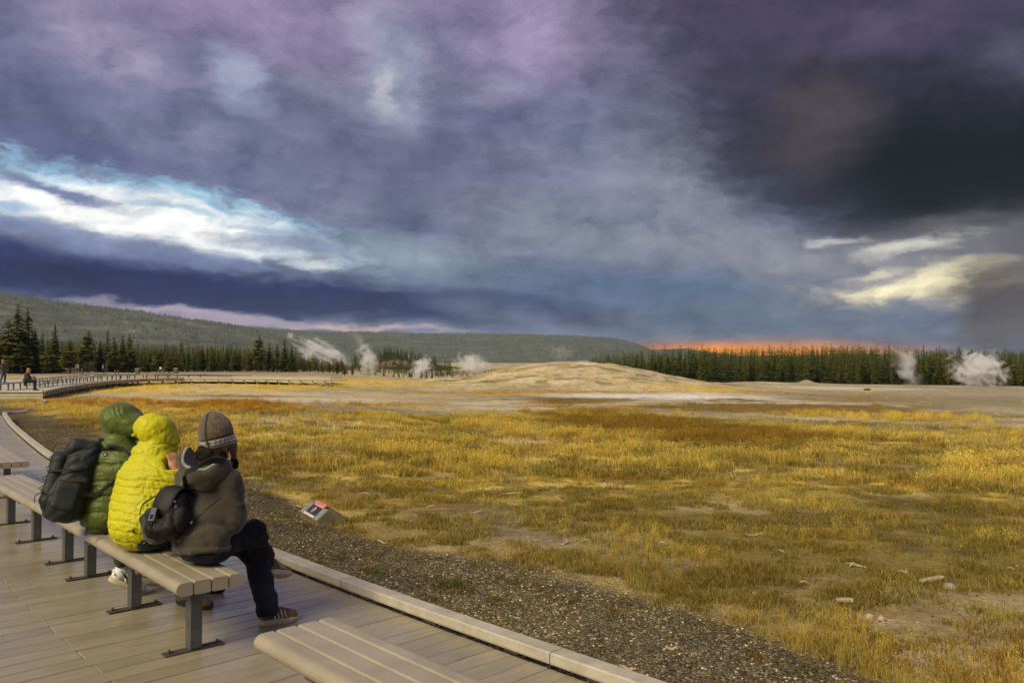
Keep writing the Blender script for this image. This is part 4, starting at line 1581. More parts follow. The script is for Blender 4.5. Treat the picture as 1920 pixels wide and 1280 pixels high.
for a, b in zip(near[:-1], near[1:]):
    a, b = Vector((*a, 0)), Vector((*b, 0))
    d = b - a; L = d.length; d.normalize()
    n = Vector((d.y, -d.x, 0))
    if n.y > 0 and abs(n.y) > .8 and a.x < -26: n = -n
    ang = math.atan2(d.y, d.x)
    k = max(1, int(L / 3.6))
    for i in range(k):
        c_ = a + d * (L * (i + .5) / k) + n * .03
        MB().box((c_.x, c_.y, .055), (L / k - .02, .14, .10), ang, .01).obj('kerb_rail', M_fardeck, fd)
        MB().box((c_.x, c_.y, -.13), (L / k - .02, .05, .15), ang, 0).obj('fascia', M_face, fd)
    if a.x < -60:
        for i in range(k):
            c_ = a + d * (L * (i + .5) / k) + n * .04
            MB().box((c_.x, c_.y, -.30), (L / k - .02, .05, .15), ang, 0).obj('fascia', M_face, fd)
    else:
        k = int(L / 1.3)
        for i in range(k):
            c_ = a + d * (L * (i + .5) / k) - n * .25
            g = float(land(c_.x, c_.y))
            MB().box((c_.x, c_.y, (g - .3 - .05) / 2), (.16, .16, abs(g - .3) - .05), ang, 0).obj('post', M_face, fd)
            c2 = c_ + n * .12
            MB().box((c2.x, c2.y, -.13), (.10, .7, .14), ang, 0).obj('joist', M_face, fd)

FB = copy_tree(bench0)
far_line = smooth_curve(np.array([(-29.2, 46.2), (-30.4, 52.0), (-32.4, 59.6), (-35.0, 68.7), (-36.3, 77.0), (-34.0, 82.0), (-29, 81.5)]), .1, 1)
far_line2 = smooth_curve(np.array([(-33.6, 57.0), (-35.6, 63), (-37.8, 69.5), (-39.2, 76.5), (-38.2, 83.0), (-34, 85)]), .1, 1)
first = True
desc = ['nearest far bench, cut by the left edge in front of the standing man', 'far bench with the seated woman on it', 'far bench just beyond the seated woman']
nb_ = 0
for (Q, Sx), row in ((far_line, 'front'), (far_line2, 'back')):
    s = .3
    while s < Sx[-1] - 3:
        def pt(s): return np.array([np.interp(s, Sx, Q[:, 0]), np.interp(s, Sx, Q[:, 1])])
        p, q_ = pt(s + .2), pt(s + 2.6)
        d = q_ - p
        o = FB if first else copy_tree(FB)
        first = False
        o.location = (p[0], p[1], 0.0)
        o.rotation_euler = (0, 0, math.atan2(d[1], d[0]))
        ordn = ['first', 'second', 'third', 'fourth', 'fifth', 'sixth', 'seventh', 'eighth', 'ninth', 'tenth', 'eleventh', 'twelfth', 'thirteenth', 'fourteenth']
        if row == 'front' and nb_ < 2:
            lb = desc[nb_]
        elif row == 'front':
            lb = 'empty front-row bench on the far boardwalk, %s one beyond the seated woman' % ordn[nb_ - 2]
        else:
            back0 = nb_ if s < .5 else back0
            lb = 'empty back-row bench on the far boardwalk, %s counted from the standing man' % ordn[nb_ - back0]
        props(o, lb, 'bench', 'front row of far benches' if row == 'front' else 'back row of far benches')
        nb_ += 1
        s += 3.05 if (nb_ % 2) else 3.7

# pale trail behind, log fence, notice board, bins and posts
trail = MB()
tp = [(-40, 697.6), (60, 697.8), (160, 698.2), (230, 699.6), (300, 701.2), (360, 703.6), (470, 706)]
Vt, Ft = [], []
for px, py in tp:
    a = at_depth(px, 690, 165 - (px - 200) * .12)
    for dy in (-9, 9):
        x, y = a.x * (a.y + dy) / a.y, a.y + dy
        Vt.append((x, y, float(land(x, y)) + .12))
for i in range(len(tp) - 1): Ft.append([2 * i, 2 * i + 2, 2 * i + 3, 2 * i + 1])
o = trail.add(Vt, Ft).obj('path', mat('trail_asphalt', (.40, .35, .26), .9, 0, .1, .5), None)
props(o, 'pale trail in front of the tall conifers', None, None, 'structure')

M_log = mat('log_wood', (.17, .14, .10), .9, 0, .2, 3)


def on_land(px, Y, dz=0.0):
    a = at_depth(px, 690, Y)
    return Vector((a.x, a.y, float(land(a.x, a.y)) + dz))


lf = empty('log_fence', tuple(on_land(80, 184)))
W0 = Matrix.Translation(lf.location).inverted()
xs = list(range(12, 172, 12))
for a, b in zip(xs[:-1], xs[1:]):
    if 148 < a < 156: continue
    p, q_ = on_land(a, 184, .80), on_land(b, 184, .80)
    MB().tube([W0 @ p, W0 @ q_], [.17, .16], 8).obj('rail', M_log, lf)
    p, q_ = on_land(a, 184, .35), on_land(b, 184, .35)
    MB().tube([W0 @ p, W0 @ q_], [.13, .12], 8).obj('rail', M_log, lf)
for a in xs:
    p = on_land(a, 184, -.2)
    MB().tube([W0 @ p, W0 @ (p + Vector((0, 0, 1.25)))], [.15, .14], 8).obj('post', M_log, lf)
props(lf, 'low log rail fence below the tall firs on the left', 'fence')

nbd = empty('notice_board', tuple(on_land(143, 178)))
MB().box((-.55, 0, 1.1), (.12, .12, 2.3), 0, .01).obj('post', M_farwood, nbd)
MB().box((.55, 0, 1.1), (.12, .12, 2.3), 0, .01).obj('post', M_farwood, nbd)
MB().box((0, -.03, 1.55), (1.0, .06, 1.15), 0, .01).obj('panel', mat('map_panel', (.55, .62, .52), .5, 0, .3, 2.5, col2=(.30, .36, .30)), nbd)
MB().box((0, 0, 2.26), (1.5, .5, .10), 0, .01).obj('roof', M_farwood, nbd)
props(nbd, 'small roofed notice board with a pale panel beside the log fence', 'notice board')
M_bin = mat('bin_brown', (.11, .085, .06), .7, 0, .15, 3)
for px, lb in ((258, 'brown square litter bin with pale lid, right of the two walkers'), (330, 'brown litter bin with pale lid, farthest right along the trail')):
    b_ = empty('litter_bin', tuple(on_land(px, 150)))
    MB().box((0, 0, .5), (.62, .62, 1.0), 0, .03).obj('bin_body', M_bin, b_)
    MB().box((0, 0, 1.10), (.72, .72, .16), 0, .05).obj('lid', M_farwood, b_)
    props(b_, lb, 'litter bin')
for px, h, lb in ((154, 1.1, 'dark post right of the notice board'), (216, .85, 'short dark post, left of a pair beside the trail'), (222, .85, 'short dark post, right of a pair beside the trail'), (276, .6, 'low stump-like post between the two litter bins'), (307, 1.0, 'thin dark post near the white trail sign')):
    p = on_land(px, 152)
    o = MB().tube([(0, 0, -.1), (0, 0, h * .9), (0, 0, h)], [.13, .12, .09], 8).obj('post', M_bin)
    o.location = p
    props(o, lb, 'post')
sg_ = empty('trail_sign', tuple(on_land(301, 155)))
MB().box((0, 0, .5), (.08, .08, 1.1), 0, .01).obj('post', M_bin, sg_)
MB().box((0, -.05, 1.15), (.34, .03, .34), 0, .01).obj('panel', mat('sign_white', (.7, .72, .74), .5, 0, .05, 4), sg_)
props(sg_, 'tiny white trail sign on a thin post', 'sign')

# ------------------------------------------------------------------ wedge-cut log with warning plates
M_bark = mat('log_bark', (.20, .135, .065), .95, 0, .3, 14, .6, 50, .2, (.075, .05, .03))
M_cut = mat('cut_log_end', (.24, .20, .12), .9, 0, .2, 10, .3, 40, .2, (.15, .125, .07))
M_greyw = mat('grey_board', (.20, .205, .19), .8, 0, .15, 12, .2, 60)
M_black = mat('sign_black', (.022, .026, .028), .5, 0, .1, 10)
M_signw = mat('sign_paint', (.50, .485, .45), .5, 0, .06, 10)
M_red = mat('sign_red', (.50, .022, .022), .5, 0, .08, 10)


def make_log_sign(pA, pB, label, k=1.0):
    """pA, pB: the two lower corners of its front, on the ground"""
    A, Bp = Vector(pA), Vector(pB)
    ax = Bp - A; L = ax.length; ax.normalize()
    bd = Vector((-ax.y, ax.x, 0))
    r = empty('warning_log', tuple(A))
    M = Matrix(((ax.x, bd.x, 0, 0), (ax.y, bd.y, 0, 0), (0, 0, 1, 0), (0, 0, 0, 1)))
    loc = lambda x, y, z: M @ Vector((x, y, z))
    top = (.135 * k, .175 * k)
    prof = [(0, -.05), (0, .062 * k), top]
    for i in range(1, 9):
        t = math.pi / 2 * i / 8
        prof.append((top[0] + .20 * k * math.sin(t), -.02 + (top[1] + .02) * math.cos(t) ** .8))
    prof.append((top[0] + .20 * k, -.05))
    n = len(prof)
    # bark skin and sawn ends
    V = [loc(0, y, z) for y, z in prof] + [loc(L, y, z) for y, z in prof]
    MB().add(V, [[i, i + 1, n + i + 1, n + i] for i in range(n - 1)]).obj('log', M_bark, r)
    for x, s in ((0, 1), (L, -1)):
        MB().add([loc(x, y, z) for y, z in prof] + [loc(x + .006 * (1 if s < 0 else -1), y, z) for y, z in prof],
                 [list(range(n)), [n + i for i in range(n)][::-1]] + [[i, (i + 1) % n, n + (i + 1) % n, n + i] for i in range(n)]).obj('sawn_end', M_cut, r)
    sl = Vector((0, top[0], top[1] - .062 * k)); sl_l = sl.length; sl.normalize()
    nn = Vector((0, -sl.z, sl.y))

    def plate(name, x0, x1, t0, t1, m, h0, th, par=r):
        V = []
        for h in (h0, h0 + th):
            for x, t in ((x0, t0), (x1, t0), (x1, t1), (x0, t1)):
                q = Vector((x * L, 0, .062 * k)) + sl * t * sl_l + nn * h
                V.append(loc(*q))
        return MB().add(V, [[3, 2, 1, 0], [4, 5, 6, 7], [0, 1, 5, 4], [1, 2, 6, 5], [2, 3, 7, 6], [3, 0, 4, 7]]).obj(name, m, par)
    plate('board', .0, 1.0, .02, .98, M_greyw, .001, .010)
    sp = plate('sign_plate', .24, .78, .06, .96, M_black, .012, .004)
    plate('caption_strip', .22, .80, .03, .20, M_signw, .0165, .002, sp)
    plate('caption_strip', .30, .80, .90, .97, M_signw, .0165, .002, sp)
    # round prohibition disc: white face, red ring and slash, dark walker
    c0 = Vector((.51 * L, 0, .062 * k)) + sl * .56 * sl_l
    rad = .26 * sl_l
    def disc(name, r0, r1, m, h, par):
        N = 24
        V = []
        for rr in (r0, r1):
            for i in range(N):
                t = 2 * math.pi * i / N
                V.append(loc(*(c0 + Vector((1, 0, 0)) * math.cos(t) * rr + sl * math.sin(t) * rr + nn * h)))
        V2 = [v - (M @ nn) * .002 for v in V]
        F_ = [[i, (i + 1) % N, N + (i + 1) % N, N + i] for i in range(N)]
        F_ += [[2 * N + N + i, 2 * N + N + (i + 1) % N, 2 * N + (i + 1) % N, 2 * N + i] for i in range(N)] + [[N + i, N + (i + 1) % N, 3 * N + (i + 1) % N, 3 * N + i] for i in range(N)]
        return MB().add(V + V2, F_).obj(name, m, par)
    disc('disc', .0005, rad, M_signw, .0185, sp)
    disc('red_ring', rad * .82, rad * 1.02, M_red, .0205, sp)
    fg = MB()
    P2 = lambda a, b, h=.0195: loc(*(c0 + Vector((1, 0, 0)) * a * rad + sl * b * rad + nn * h))
    fg.tube([P2(0, .1), P2(0, -.15)], [rad * .13, rad * .1], 5).tube([P2(0, -.1), P2(-.2, -.55)], rad * .07, 5).tube([P2(0, -.1), P2(.2, -.55)], rad * .07, 5).tube([P2(-.22, -.05), P2(0, .12), P2(.22, -.1)], rad * .05, 5).tube([P2(0, .32), P2(0, .44)], rad * .11, 6)
    fg.obj('walker_symbol', M_black, sp)
    MB().tube([P2(-.6, .6, .021), P2(.6, -.6, .021)], rad * .06, 4).obj('red_slash', M_red, sp)
    # red plate on the ridge
    rp_c = Vector((.52 * L, 0, .062 * k)) + sl * 1.10 * sl_l + nn * .012
    V = []
    for h in (0, .004):
        for x, t in ((-.32, -.16), (.32, -.16), (.32, .16), (-.32, .16)):
            V.append(loc(*(rp_c + Vector((x * L, 0, 0)) + sl * t * sl_l + nn * h)))
    rp = MB().add(V, [[3, 2, 1, 0], [4, 5, 6, 7], [0, 1, 5, 4], [1, 2, 6, 5], [2, 3, 7, 6], [3, 0, 4, 7]]).obj('red_plate', M_red, r)
    cu = bpy.data.curves.new('lettering', 'FONT')
    cu.body = 'DANGER'
    cu.size = .30 * sl_l
    cu.align_x, cu.align_y = 'CENTER', 'CENTER'
    cu.extrude = .0006
    cu.materials.append(M_signw)
    tmp = bpy.data.objects.new('tmp', cu)
    COL.objects.link(tmp)
    bpy.context.view_layer.update()
    lm = bpy.data.meshes.new_from_object(tmp.evaluated_get(bpy.context.evaluated_depsgraph_get()))
    bpy.data.objects.remove(tmp)
    t_ = link('lettering', lm, rp)
    X = M @ Vector((1, 0, 0)); Yv = M @ sl; Zv = M @ nn
    pos = loc(*(rp_c + nn * .0052))
    sx_ = (.56 * L) / (.30 * sl_l * 3.9)
    t_.matrix_basis = Matrix(((X.x * sx_, Yv.x, Zv.x, pos.x), (X.y * sx_, Yv.y, Zv.y, pos.y), (X.z * sx_, Yv.z, Zv.z, pos.z), (0, 0, 0, 1)))
    props(r, label, 'warning sign')
    return r


g0 = lambda px, py: at_z(px, py, float(land(*at_z(px, py, -.1)[:2])))
make_log_sign(g0(563, 969), g0(594, 986), 'wedge-cut log with a no-walking sign and a red plate, on gravel beyond the kerb', 1.0)
a = at_z(67, 760, -.2); 
ls = make_log_sign(a, a + Vector((.42, -.16, 0)), 'small distant grey log sign on the dark ground left of the green hood', 1.15)

# ------------------------------------------------------------------ fallen sticks and stones in the meadow
M_stick = mat('bleached_wood', (.50, .41, .26), .85, 0, .2, 20, .3, 60, .3, (.33, .25, .15))
M_stone = mat('pale_stone', (.36, .33, .27), .9, 0, .25, 9, .5, 30, .2, (.2, .18, .15))
ST = [(1747, 1092, 62, 'plank', 'longest bleached plank lying in the right meadow'),
      (1584, 1132, 30, 'plank', 'short thick tan billet of wood below the long plank'),
      (1508, 1097, 22, 'stick', 'stubby bleached stick left of the long plank'), (1606, 1063, 34, 'stick', 'curved bleached stick above the long plank'),
      (1472, 1037, 22, 'stick', 'orange-tan stick in the middle of the right meadow'), (1414, 1004, 32, 'stick', 'thin pale stick, highest of those in the right meadow'),
      (1060, 1020, 26, 'bent', 'bent white stick on the stony patch'), (1098, 1017, 20, 'stick', 'short pale stick beside the bent one'),
      (1242, 1022, 16, 'stick', 'tiny pale chip of wood in mid-meadow'), (1697, 1078, 24, 'bent', 'forked bleached twig left of the long plank'),
      (1177, 1257, 32, 'stick', 'pale stick lying on the gravel near the kerb'), (1259, 1218, 22, 'stick', 'slanting tan stick on the gravel'),
      (893, 962, 22, 'stick', 'white chip of wood right of the warning log'), (807, 952, 16, 'stick', 'small pale stick just right of the warning log'),
      (653, 903, 26, 'bent', 'twisted white twig above the warning log'), (687, 928, 24, 'stick', 'straight white stick above and right of the warning log'),
      (717, 1019, 20, 'stick', 'pale stick below the warning log at the gravel edge'), (823, 1017, 30, 'stick', 'white stick in the pale fringe of grass'),
      (950, 926, 60, 'stick', 'long thin pale branch in the golden grass'), (440, 893, 34, 'stick', 'white stick beside the hoodie wearer shoulder'),
      (1600, 1063, 18, 'stick', 'small chip next to the curved stick'), (560, 952, 12, 'stick', 'small pale stick close above the log sign'),
      (1900, 1070, 26, 'stick', 'pale stick at the right edge of the picture'), (1690, 1210, 20, 'stick', 'white chip in the stony patch at lower right')]
for i, (px, py, ln, kd, lb) in enumerate(ST):
    p = g0(px, py)
    L = ln / F * p.y
    r = random.Random(i)
    a = r.uniform(-.35, .35)
    d = Vector((math.cos(a), math.sin(a), 0)); nrm = Vector((-d.y, d.x, 0))
    th = .016 if kd == 'plank' else .009
    mb = MB()
    if kd == 'plank':
        mb.box((0, 0, .03), (L, .05, .028), a + .25, .006)
    else:
        pts = [d * (L * t) + nrm * (L * (.22 if kd == 'bent' else .05) * math.sin(t * 5 + i)) + Vector((0, 0, .02 + .015 * math.sin(i + t * 4))) for t in (-.5, -.2, .1, .5)]
        mb.tube(pts, [th * .6, th, th * 1.1, th * .5], 6)
        if kd == 'bent': mb.tube([pts[2], pts[2] + nrm * L * .3 + d * L * .1 + Vector((0, 0, .03))], [th * .8, th * .3], 5)
    o = mb.obj('wood_stick', M_stick)
    o.location = p
    props(o, lb, 'stick', 'bleached wood lying in the meadow')


def stone(px, py, w_, h_, lb, seed, m=M_stone):
    p = g0(px, py)
    sx = w_ / F * p.y / 2
    sz = h_ / F * p.y
    bm = bmesh.new()
    bmesh.ops.create_icosphere(bm, subdivisions=3, radius=1.0)
    for v in bm.verts:
        q = v.co
        n = .75 + .5 * float(fbm(np.array([q.x * 1.6 + seed]), np.array([q.y * 1.6 + q.z * 1.3]), 3, seed)[0])
        v.co = Vector((q.x * sx * n, q.y * sx * .8 * n, q.z * sz * n * .8))
    me = bpy.data.meshes.new('stone'); bm.to_mesh(me); bm.free(); me.materials.append(m)
    o = link('stone', me)
    o.location = p + Vector((0, 0, sz * .15))
    props(o, lb, 'stone', 'stones in the meadow')


stone(1780, 1102, 24, 10, 'grey knobbly stone beside the long bleached plank', 3)
stone(1630, 1157, 16, 8, 'white stone, left of a pair in the right meadow', 5, M_stick)
stone(1652, 1160, 13, 7, 'white stone, right of a pair in the right meadow', 6, M_stick)
stone(1626, 730, 14, 3, 'dark boulder far off on the sinter flat', 8, M_log)
stone(1416, 1116, 12, 9, 'pale round stone under the olive patch', 9)


# ================================================================== SHAPES GROWN FROM DISTANCE FIELDS (people, clothes, bags)
def frame(azd, pitch=0.0, roll=0.0):
    """right, forward, up for a body part that looks towards azimuth azd (degrees from +Y, clockwise) and leans forward by pitch"""
    a, p, r = math.radians(azd), math.radians(pitch), math.radians(roll)
    f = np.array([math.sin(a), math.cos(a), 0]); rt_ = np.array([math.cos(a), -math.sin(a), 0]); u = np.array([0, 0, 1.0])
    f2 = f * math.cos(p) - u * math.sin(p)
    u2 = u * math.cos(p) + f * math.sin(p)
    r2 = rt_ * math.cos(r) - u2 * math.sin(r)
    u3 = u2 * math.cos(r) + rt_ * math.sin(r)
    return np.array([r2, f2, u3])


def A3(v): return np.array([float(v[0]), float(v[1]), float(v[2])])


class SDF:
    def __init__(self): self.p = []

    def cap(self, a, b, ra, rb=None, k=.03, sub=False):
        self.p.append(('c', A3(a), A3(b), ra, ra if rb is None else rb, k, sub)); return self

    def chain(self, pts, rs, k=.03):
        for i in range(len(pts) - 1): self.cap(pts[i], pts[i + 1], rs[i], rs[i + 1], k)
        return self

    def ell(self, c, r, fr=None, k=.03, sub=False):
        self.p.append(('e', A3(c), np.array(r, float), np.eye(3) if fr is None else fr, None, k, sub)); return self

    def box(self, c, h, fr=None, rad=.03, k=.02, sub=False):
        self.p.append(('b', A3(c), np.array(h, float), np.eye(3) if fr is None else fr, rad, k, sub)); return self

    def bounds(self):
        lo, hi = np.full(3, 1e9), np.full(3, -1e9)
        for q in self.p:
            if q[6]: continue
            if q[0] == 'c':
                r = max(q[3], q[4])
                lo = np.minimum(lo, np.minimum(q[1], q[2]) - r); hi = np.maximum(hi, np.maximum(q[1], q[2]) + r)
            else:
                e = np.abs(q[3].T * q[2][None]).sum(1)
                lo = np.minimum(lo, q[1] - e); hi = np.maximum(hi, q[1] + e)
        return lo, hi

    def mesh(self, vox=.012, disp=None):
        lo, hi = self.bounds()
        lo = lo - .05; hi = hi + .05
        n = np.ceil((hi - lo) / vox).astype(int) + 1
        ax = [lo[i] + vox * np.arange(n[i]) for i in range(3)]
        D = np.full(n, 0.08, dtype=np.float32)
        for q in self.p:
            if q[0] == 'c':
                r = max(q[3], q[4]); l0 = np.minimum(q[1], q[2]) - r; h0 = np.maximum(q[1], q[2]) + r
            else:
                e = np.abs(q[3].T * q[2][None]).sum(1); l0 = q[1] - e; h0 = q[1] + e
            m = .06 + q[5]
            i0 = np.clip(np.floor((l0 - m - lo) / vox).astype(int), 0, n); i1 = np.clip(np.ceil((h0 + m - lo) / vox).astype(int) + 1, 0, n)
            if (i1 <= i0).any(): continue
            X, Y, Z = np.meshgrid(*[ax[i][i0[i]:i1[i]] for i in range(3)], indexing='ij')
            P = np.stack([X, Y, Z], -1) - q[1]
            if q[0] == 'c':
                ab = q[2] - q[1]
                t = np.clip((P @ ab) / max(1e-9, ab @ ab), 0, 1)
                d = np.linalg.norm(P - t[..., None] * ab, axis=-1) - (q[3] + (q[4] - q[3]) * t)
            else:
                L = P @ q[3].T
                if q[0] == 'e':
                    k0 = np.linalg.norm(L / q[2], axis=-1); k1 = np.linalg.norm(L / q[2] ** 2, axis=-1)
                    d = k0 * (k0 - 1) / np.maximum(k1, 1e-6)
                else:
                    w_ = np.abs(L) - (q[2] - q[4])
                    d = np.linalg.norm(np.maximum(w_, 0), axis=-1) + np.minimum(w_.max(-1), 0) - q[4]
            sl = tuple(slice(i0[i], i1[i]) for i in range(3))
            o = D[sl]
            k = q[5]
            if q[6]:
                h = np.maximum(k - np.abs(o + d), 0) / k
                D[sl] = np.maximum(o, -d) + h * h * k * .25
            else:
                h = np.maximum(k - np.abs(o - d), 0) / k
                D[sl] = np.minimum(o, d) - h * h * k * .25
        V, Fc = nets(D, vox, lo)
        # even the net out a little
        V = relax(V, Fc, 3)
        if disp is not None:
            N = vnormals(V, Fc)
            V = V + N * disp(V, N)[:, None]
        return V, Fc


def nets(D, vox, lo):
    s = D < 0
    nx, ny, nz = D.shape
    c = np.zeros((nx - 1, ny - 1, nz - 1), np.int8)
    for i in (0, 1):
        for j in (0, 1):
            for k in (0, 1):
                c += s[i:nx - 1 + i, j:ny - 1 + j, k:nz - 1 + k]
    act = (c > 0) & (c < 8)
    ids = np.full(act.shape, -1, np.int64)
    I = np.argwhere(act)
    ids[act] = np.arange(len(I))
    acc = np.zeros((len(I), 3)); cnt = np.zeros(len(I))
    corners = [(i, j, k) for i in (0, 1) for j in (0, 1) for k in (0, 1)]
    for a in corners:
        for ax in range(3):
            if a[ax]: continue
            b = list(a); b[ax] = 1
            da = D[I[:, 0] + a[0], I[:, 1] + a[1], I[:, 2] + a[2]]
            db = D[I[:, 0] + b[0], I[:, 1] + b[1], I[:, 2] + b[2]]
            m = (da < 0) != (db < 0)
            t = np.where(m, da / np.where(m, da - db, 1), 0)
            p = np.tile(np.array(a, float), (len(I), 1)); p[:, ax] += t
            acc[m] += p[m]; cnt[m] += 1
    V = lo + vox * (I + acc / cnt[:, None])
    F_ = []
    for ax in range(3):
        o1, o2 = [(1, 2), (2, 0), (0, 1)][ax]
        a = [slice(None)] * 3; b = [slice(None)] * 3
        a[ax] = slice(0, -1); b[ax] = slice(1, None)
        x = s[tuple(a)] != s[tuple(b)]
        E = np.argwhere(x)
        ok = (E[:, o1] > 0) & (E[:, o2] > 0) & (E[:, o1] < D.shape[o1] - 1) & (E[:, o2] < D.shape[o2] - 1)
        E = E[ok]
        def at(d1, d2):
            q = E.copy(); q[:, o1] += d1; q[:, o2] += d2
            return ids[q[:, 0], q[:, 1], q[:, 2]]
        Q = np.stack([at(-1, -1), at(0, -1), at(0, 0), at(-1, 0)], 1)
        inside = s[E[:, 0], E[:, 1], E[:, 2]]
        Q = np.where(inside[:, None], Q, Q[:, ::-1])
        F_.append(Q)
    Fc = np.concatenate(F_)
    return V, Fc[(Fc >= 0).all(1)]


def relax(V, Fc, n):
    E = np.concatenate([Fc[:, [0, 1]], Fc[:, [1, 2]], Fc[:, [2, 3]], Fc[:, [3, 0]]])
    deg = np.bincount(E.ravel(), minlength=len(V)).astype(float)
    for i in range(n):
        S_ = np.stack([np.bincount(E[:, 0], V[E[:, 1], k], len(V)) + np.bincount(E[:, 1], V[E[:, 0], k], len(V)) for k in range(3)], 1)
        V = V * .5 + .5 * S_ / np.maximum(deg, 1)[:, None]
    return V


def vnormals(V, Fc):
    n = np.cross(V[Fc[:, 2]] - V[Fc[:, 0]], V[Fc[:, 3]] - V[Fc[:, 1]])
    N = np.zeros_like(V)
    for k in range(4):
        for c_ in range(3): N[:, c_] += np.bincount(Fc[:, k], n[:, c_], len(V))
    return N / np.maximum(np.linalg.norm(N, axis=1), 1e-9)[:, None]


def sobj(sdf, name, m, parent, vox=.012, disp=None, fr=None, origin=None):
    """grow the field, keep the object's own frame at the parent (or at origin/fr)"""
    V, Fc = sdf.mesh(vox, disp)
    base = Vector((0, 0, 0))
    R = np.eye(3) if fr is None else fr
    o0 = np.zeros(3) if origin is None else A3(origin)
    L = (V - o0) @ R.T
    me = mesh_np(name, L, Fc, m, True)
    o = bpy.data.objects.new(name, me)
    COL.objects.link(o)
    Mw = Matrix.Identity(4)
    for i in range(3):
        for j in range(3): Mw[i][j] = R[j][i]
        Mw[i][3] = o0[i]
    if parent is not None:
        o.parent = parent
        o.matrix_basis = parent_world(parent).inverted() @ Mw
    else:
        o.matrix_basis = Mw
    return o


def parent_world(o):
    Mx = o.matrix_basis.copy()
    while o.parent is not None:
        o = o.parent
        Mx = o.matrix_basis @ Mx
    return Mx


def mobj(mb, name, m, parent, smooth=False):
    """MB in world coordinates -> child object"""
    o = bpy.data.objects.new(name, mb.mesh(name, m, smooth))
    COL.objects.link(o)
    if parent is not None:
        o.parent = parent
        o.matrix_basis = parent_world(parent).inverted()
    return o


DK = 0.972
P_ = lambda px, py, Y: A3(at_depth(px, py, Y * DK))

# ------------------------------------------------------------------ cloth and skin
def cloth_mat(name, c, rough=.7, var=.12, fine=300.0, bump=.25, sheen=.3, c2=None, spec=.3, fold=0.0):
    m, t, b = mat_new(name)
    tc = t.node('ShaderNodeTexCoord').outputs['Object']
    n = t.noise(tc, 7.0, 5.0, .6)
    c2 = c2 or tuple(x * (1 - 2 * var) for x in c[:3])
    t.put(b.inputs['Base Color'], t.mix(t.mr(n, .3, .7), c2, c))
    t.put(b.inputs['Roughness'], rough)
    t.put(b.inputs['Specular IOR Level'], spec)
    t.put(b.inputs['Sheen Weight'], sheen)
    bn = t.node('ShaderNodeBump'); bn.inputs['Strength'].default_value = bump; bn.inputs['Distance'].default_value = .003
    h = t.noise(tc, fine, 3.0, .6)
    if fold:
        h = t.m('ADD', t.m('MULTIPLY', h, .3), t.m('MULTIPLY', t.noise(t.vm('MULTIPLY', tc, (1.0, 1.0, 2.6)), fold, 4.0, .55, .5), 2.2))
    t.put(bn.inputs['Height'], h)
    t.l.new(bn.outputs[0], b.inputs['Normal'])
    return m


M_green = cloth_mat('green_shell', (.082, .112, .007), .48, .10, 90, .45, .1, spec=.32, fold=26)
M_yellow = cloth_mat('yellow_shell', (.52, .485, .004), .5, .05, 90, .5, .05, spec=.28, fold=30)
M_hoodie = cloth_mat('hoodie_fleece', (.064, .054, .037), .92, .10, 500, .35, .3, spec=.12, fold=16)
M_lining = cloth_mat('hood_lining', (.24, .24, .235), .9, .08, 400, .3, .3, spec=.15, fold=18)
M_jeans = cloth_mat('dark_denim', (.007, .008, .012), .85, .25, 700, .35, .05, (.014, .016, .022), .14, fold=18)
M_blackc = cloth_mat('black_cloth', (.011, .012, .014), .75, .2, 400, .4, .15, (.02, .022, .025), .3, fold=16)
M_olivec = cloth_mat('grey_trousers', (.05, .048, .038), .85, .15, 400, .3, .2)
M_packc = cloth_mat('pack_cordura', (.010, .015, .015), .6, .2, 500, .5, .05, (.018, .024, .024), .3, fold=14)
M_leather = cloth_mat('black_leather', (.006, .006, .006), .62, .2, 160, .6, .0, (.012, .012, .011), .25, fold=16)
M_strap = cloth_mat('webbing', (.014, .014, .013), .75, .15, 500, .4, .1)
M_hairb = cloth_mat('dark_hair', (.008, .006, .005), .85, .3, 220, .8, .0, (.016, .011, .009), .15, fold=40)
M_hairbl = cloth_mat('blond_hair', (.38, .22, .07), .55, .2, 120, .6, .0)
M_silver = mat('buckle_metal', (.75, .74, .70), .22, 1.0, .05, 20)
M_white = mat('white_leather', (.66, .65, .62), .5, 0, .06, 14, .2, 120)
M_brownshoe = mat('brown_suede', (.16, .092, .040), .8, 0, .2, 20, .3, 200)
M_cream = mat('cream_rubber', (.52, .45, .28), .7, 0, .12, 20, .2, 100)
M_lace = mat('cream_lace', (.62, .54, .36), .7, 0, .1, 20)
M_blacksole = mat('black_rubber', (.018, .017, .016), .75, 0, .1, 20)
M_bootb = mat('tan_boot', (.15, .10, .045), .75, 0, .2, 16, .3, 160)
M_skin = bpy.data.materials.new('skin')
M_skin.use_nodes = True
_t = NT(M_skin.node_tree); _b = _t.n['Principled BSDF']
_t.put(_b.inputs['Base Color'], _t.mix(_t.mr(_t.noise(_t.node('ShaderNodeTexCoord').outputs['Object'], 24.0, 4.0, .6), .3, .7), (.30, .135, .055), (.38, .185, .085)))
_t.put(_b.inputs['Roughness'], .5)
_t.put(_b.inputs['Subsurface Weight'], .03)
_t.put(_b.inputs['Subsurface Radius'], (.02, .008, .004))
M_eye = mat('eye_white', (.7, .68, .64), .2, 0, .05, 10)
M_iris = mat('iris', (.05, .03, .02), .2, 0, .05, 10)


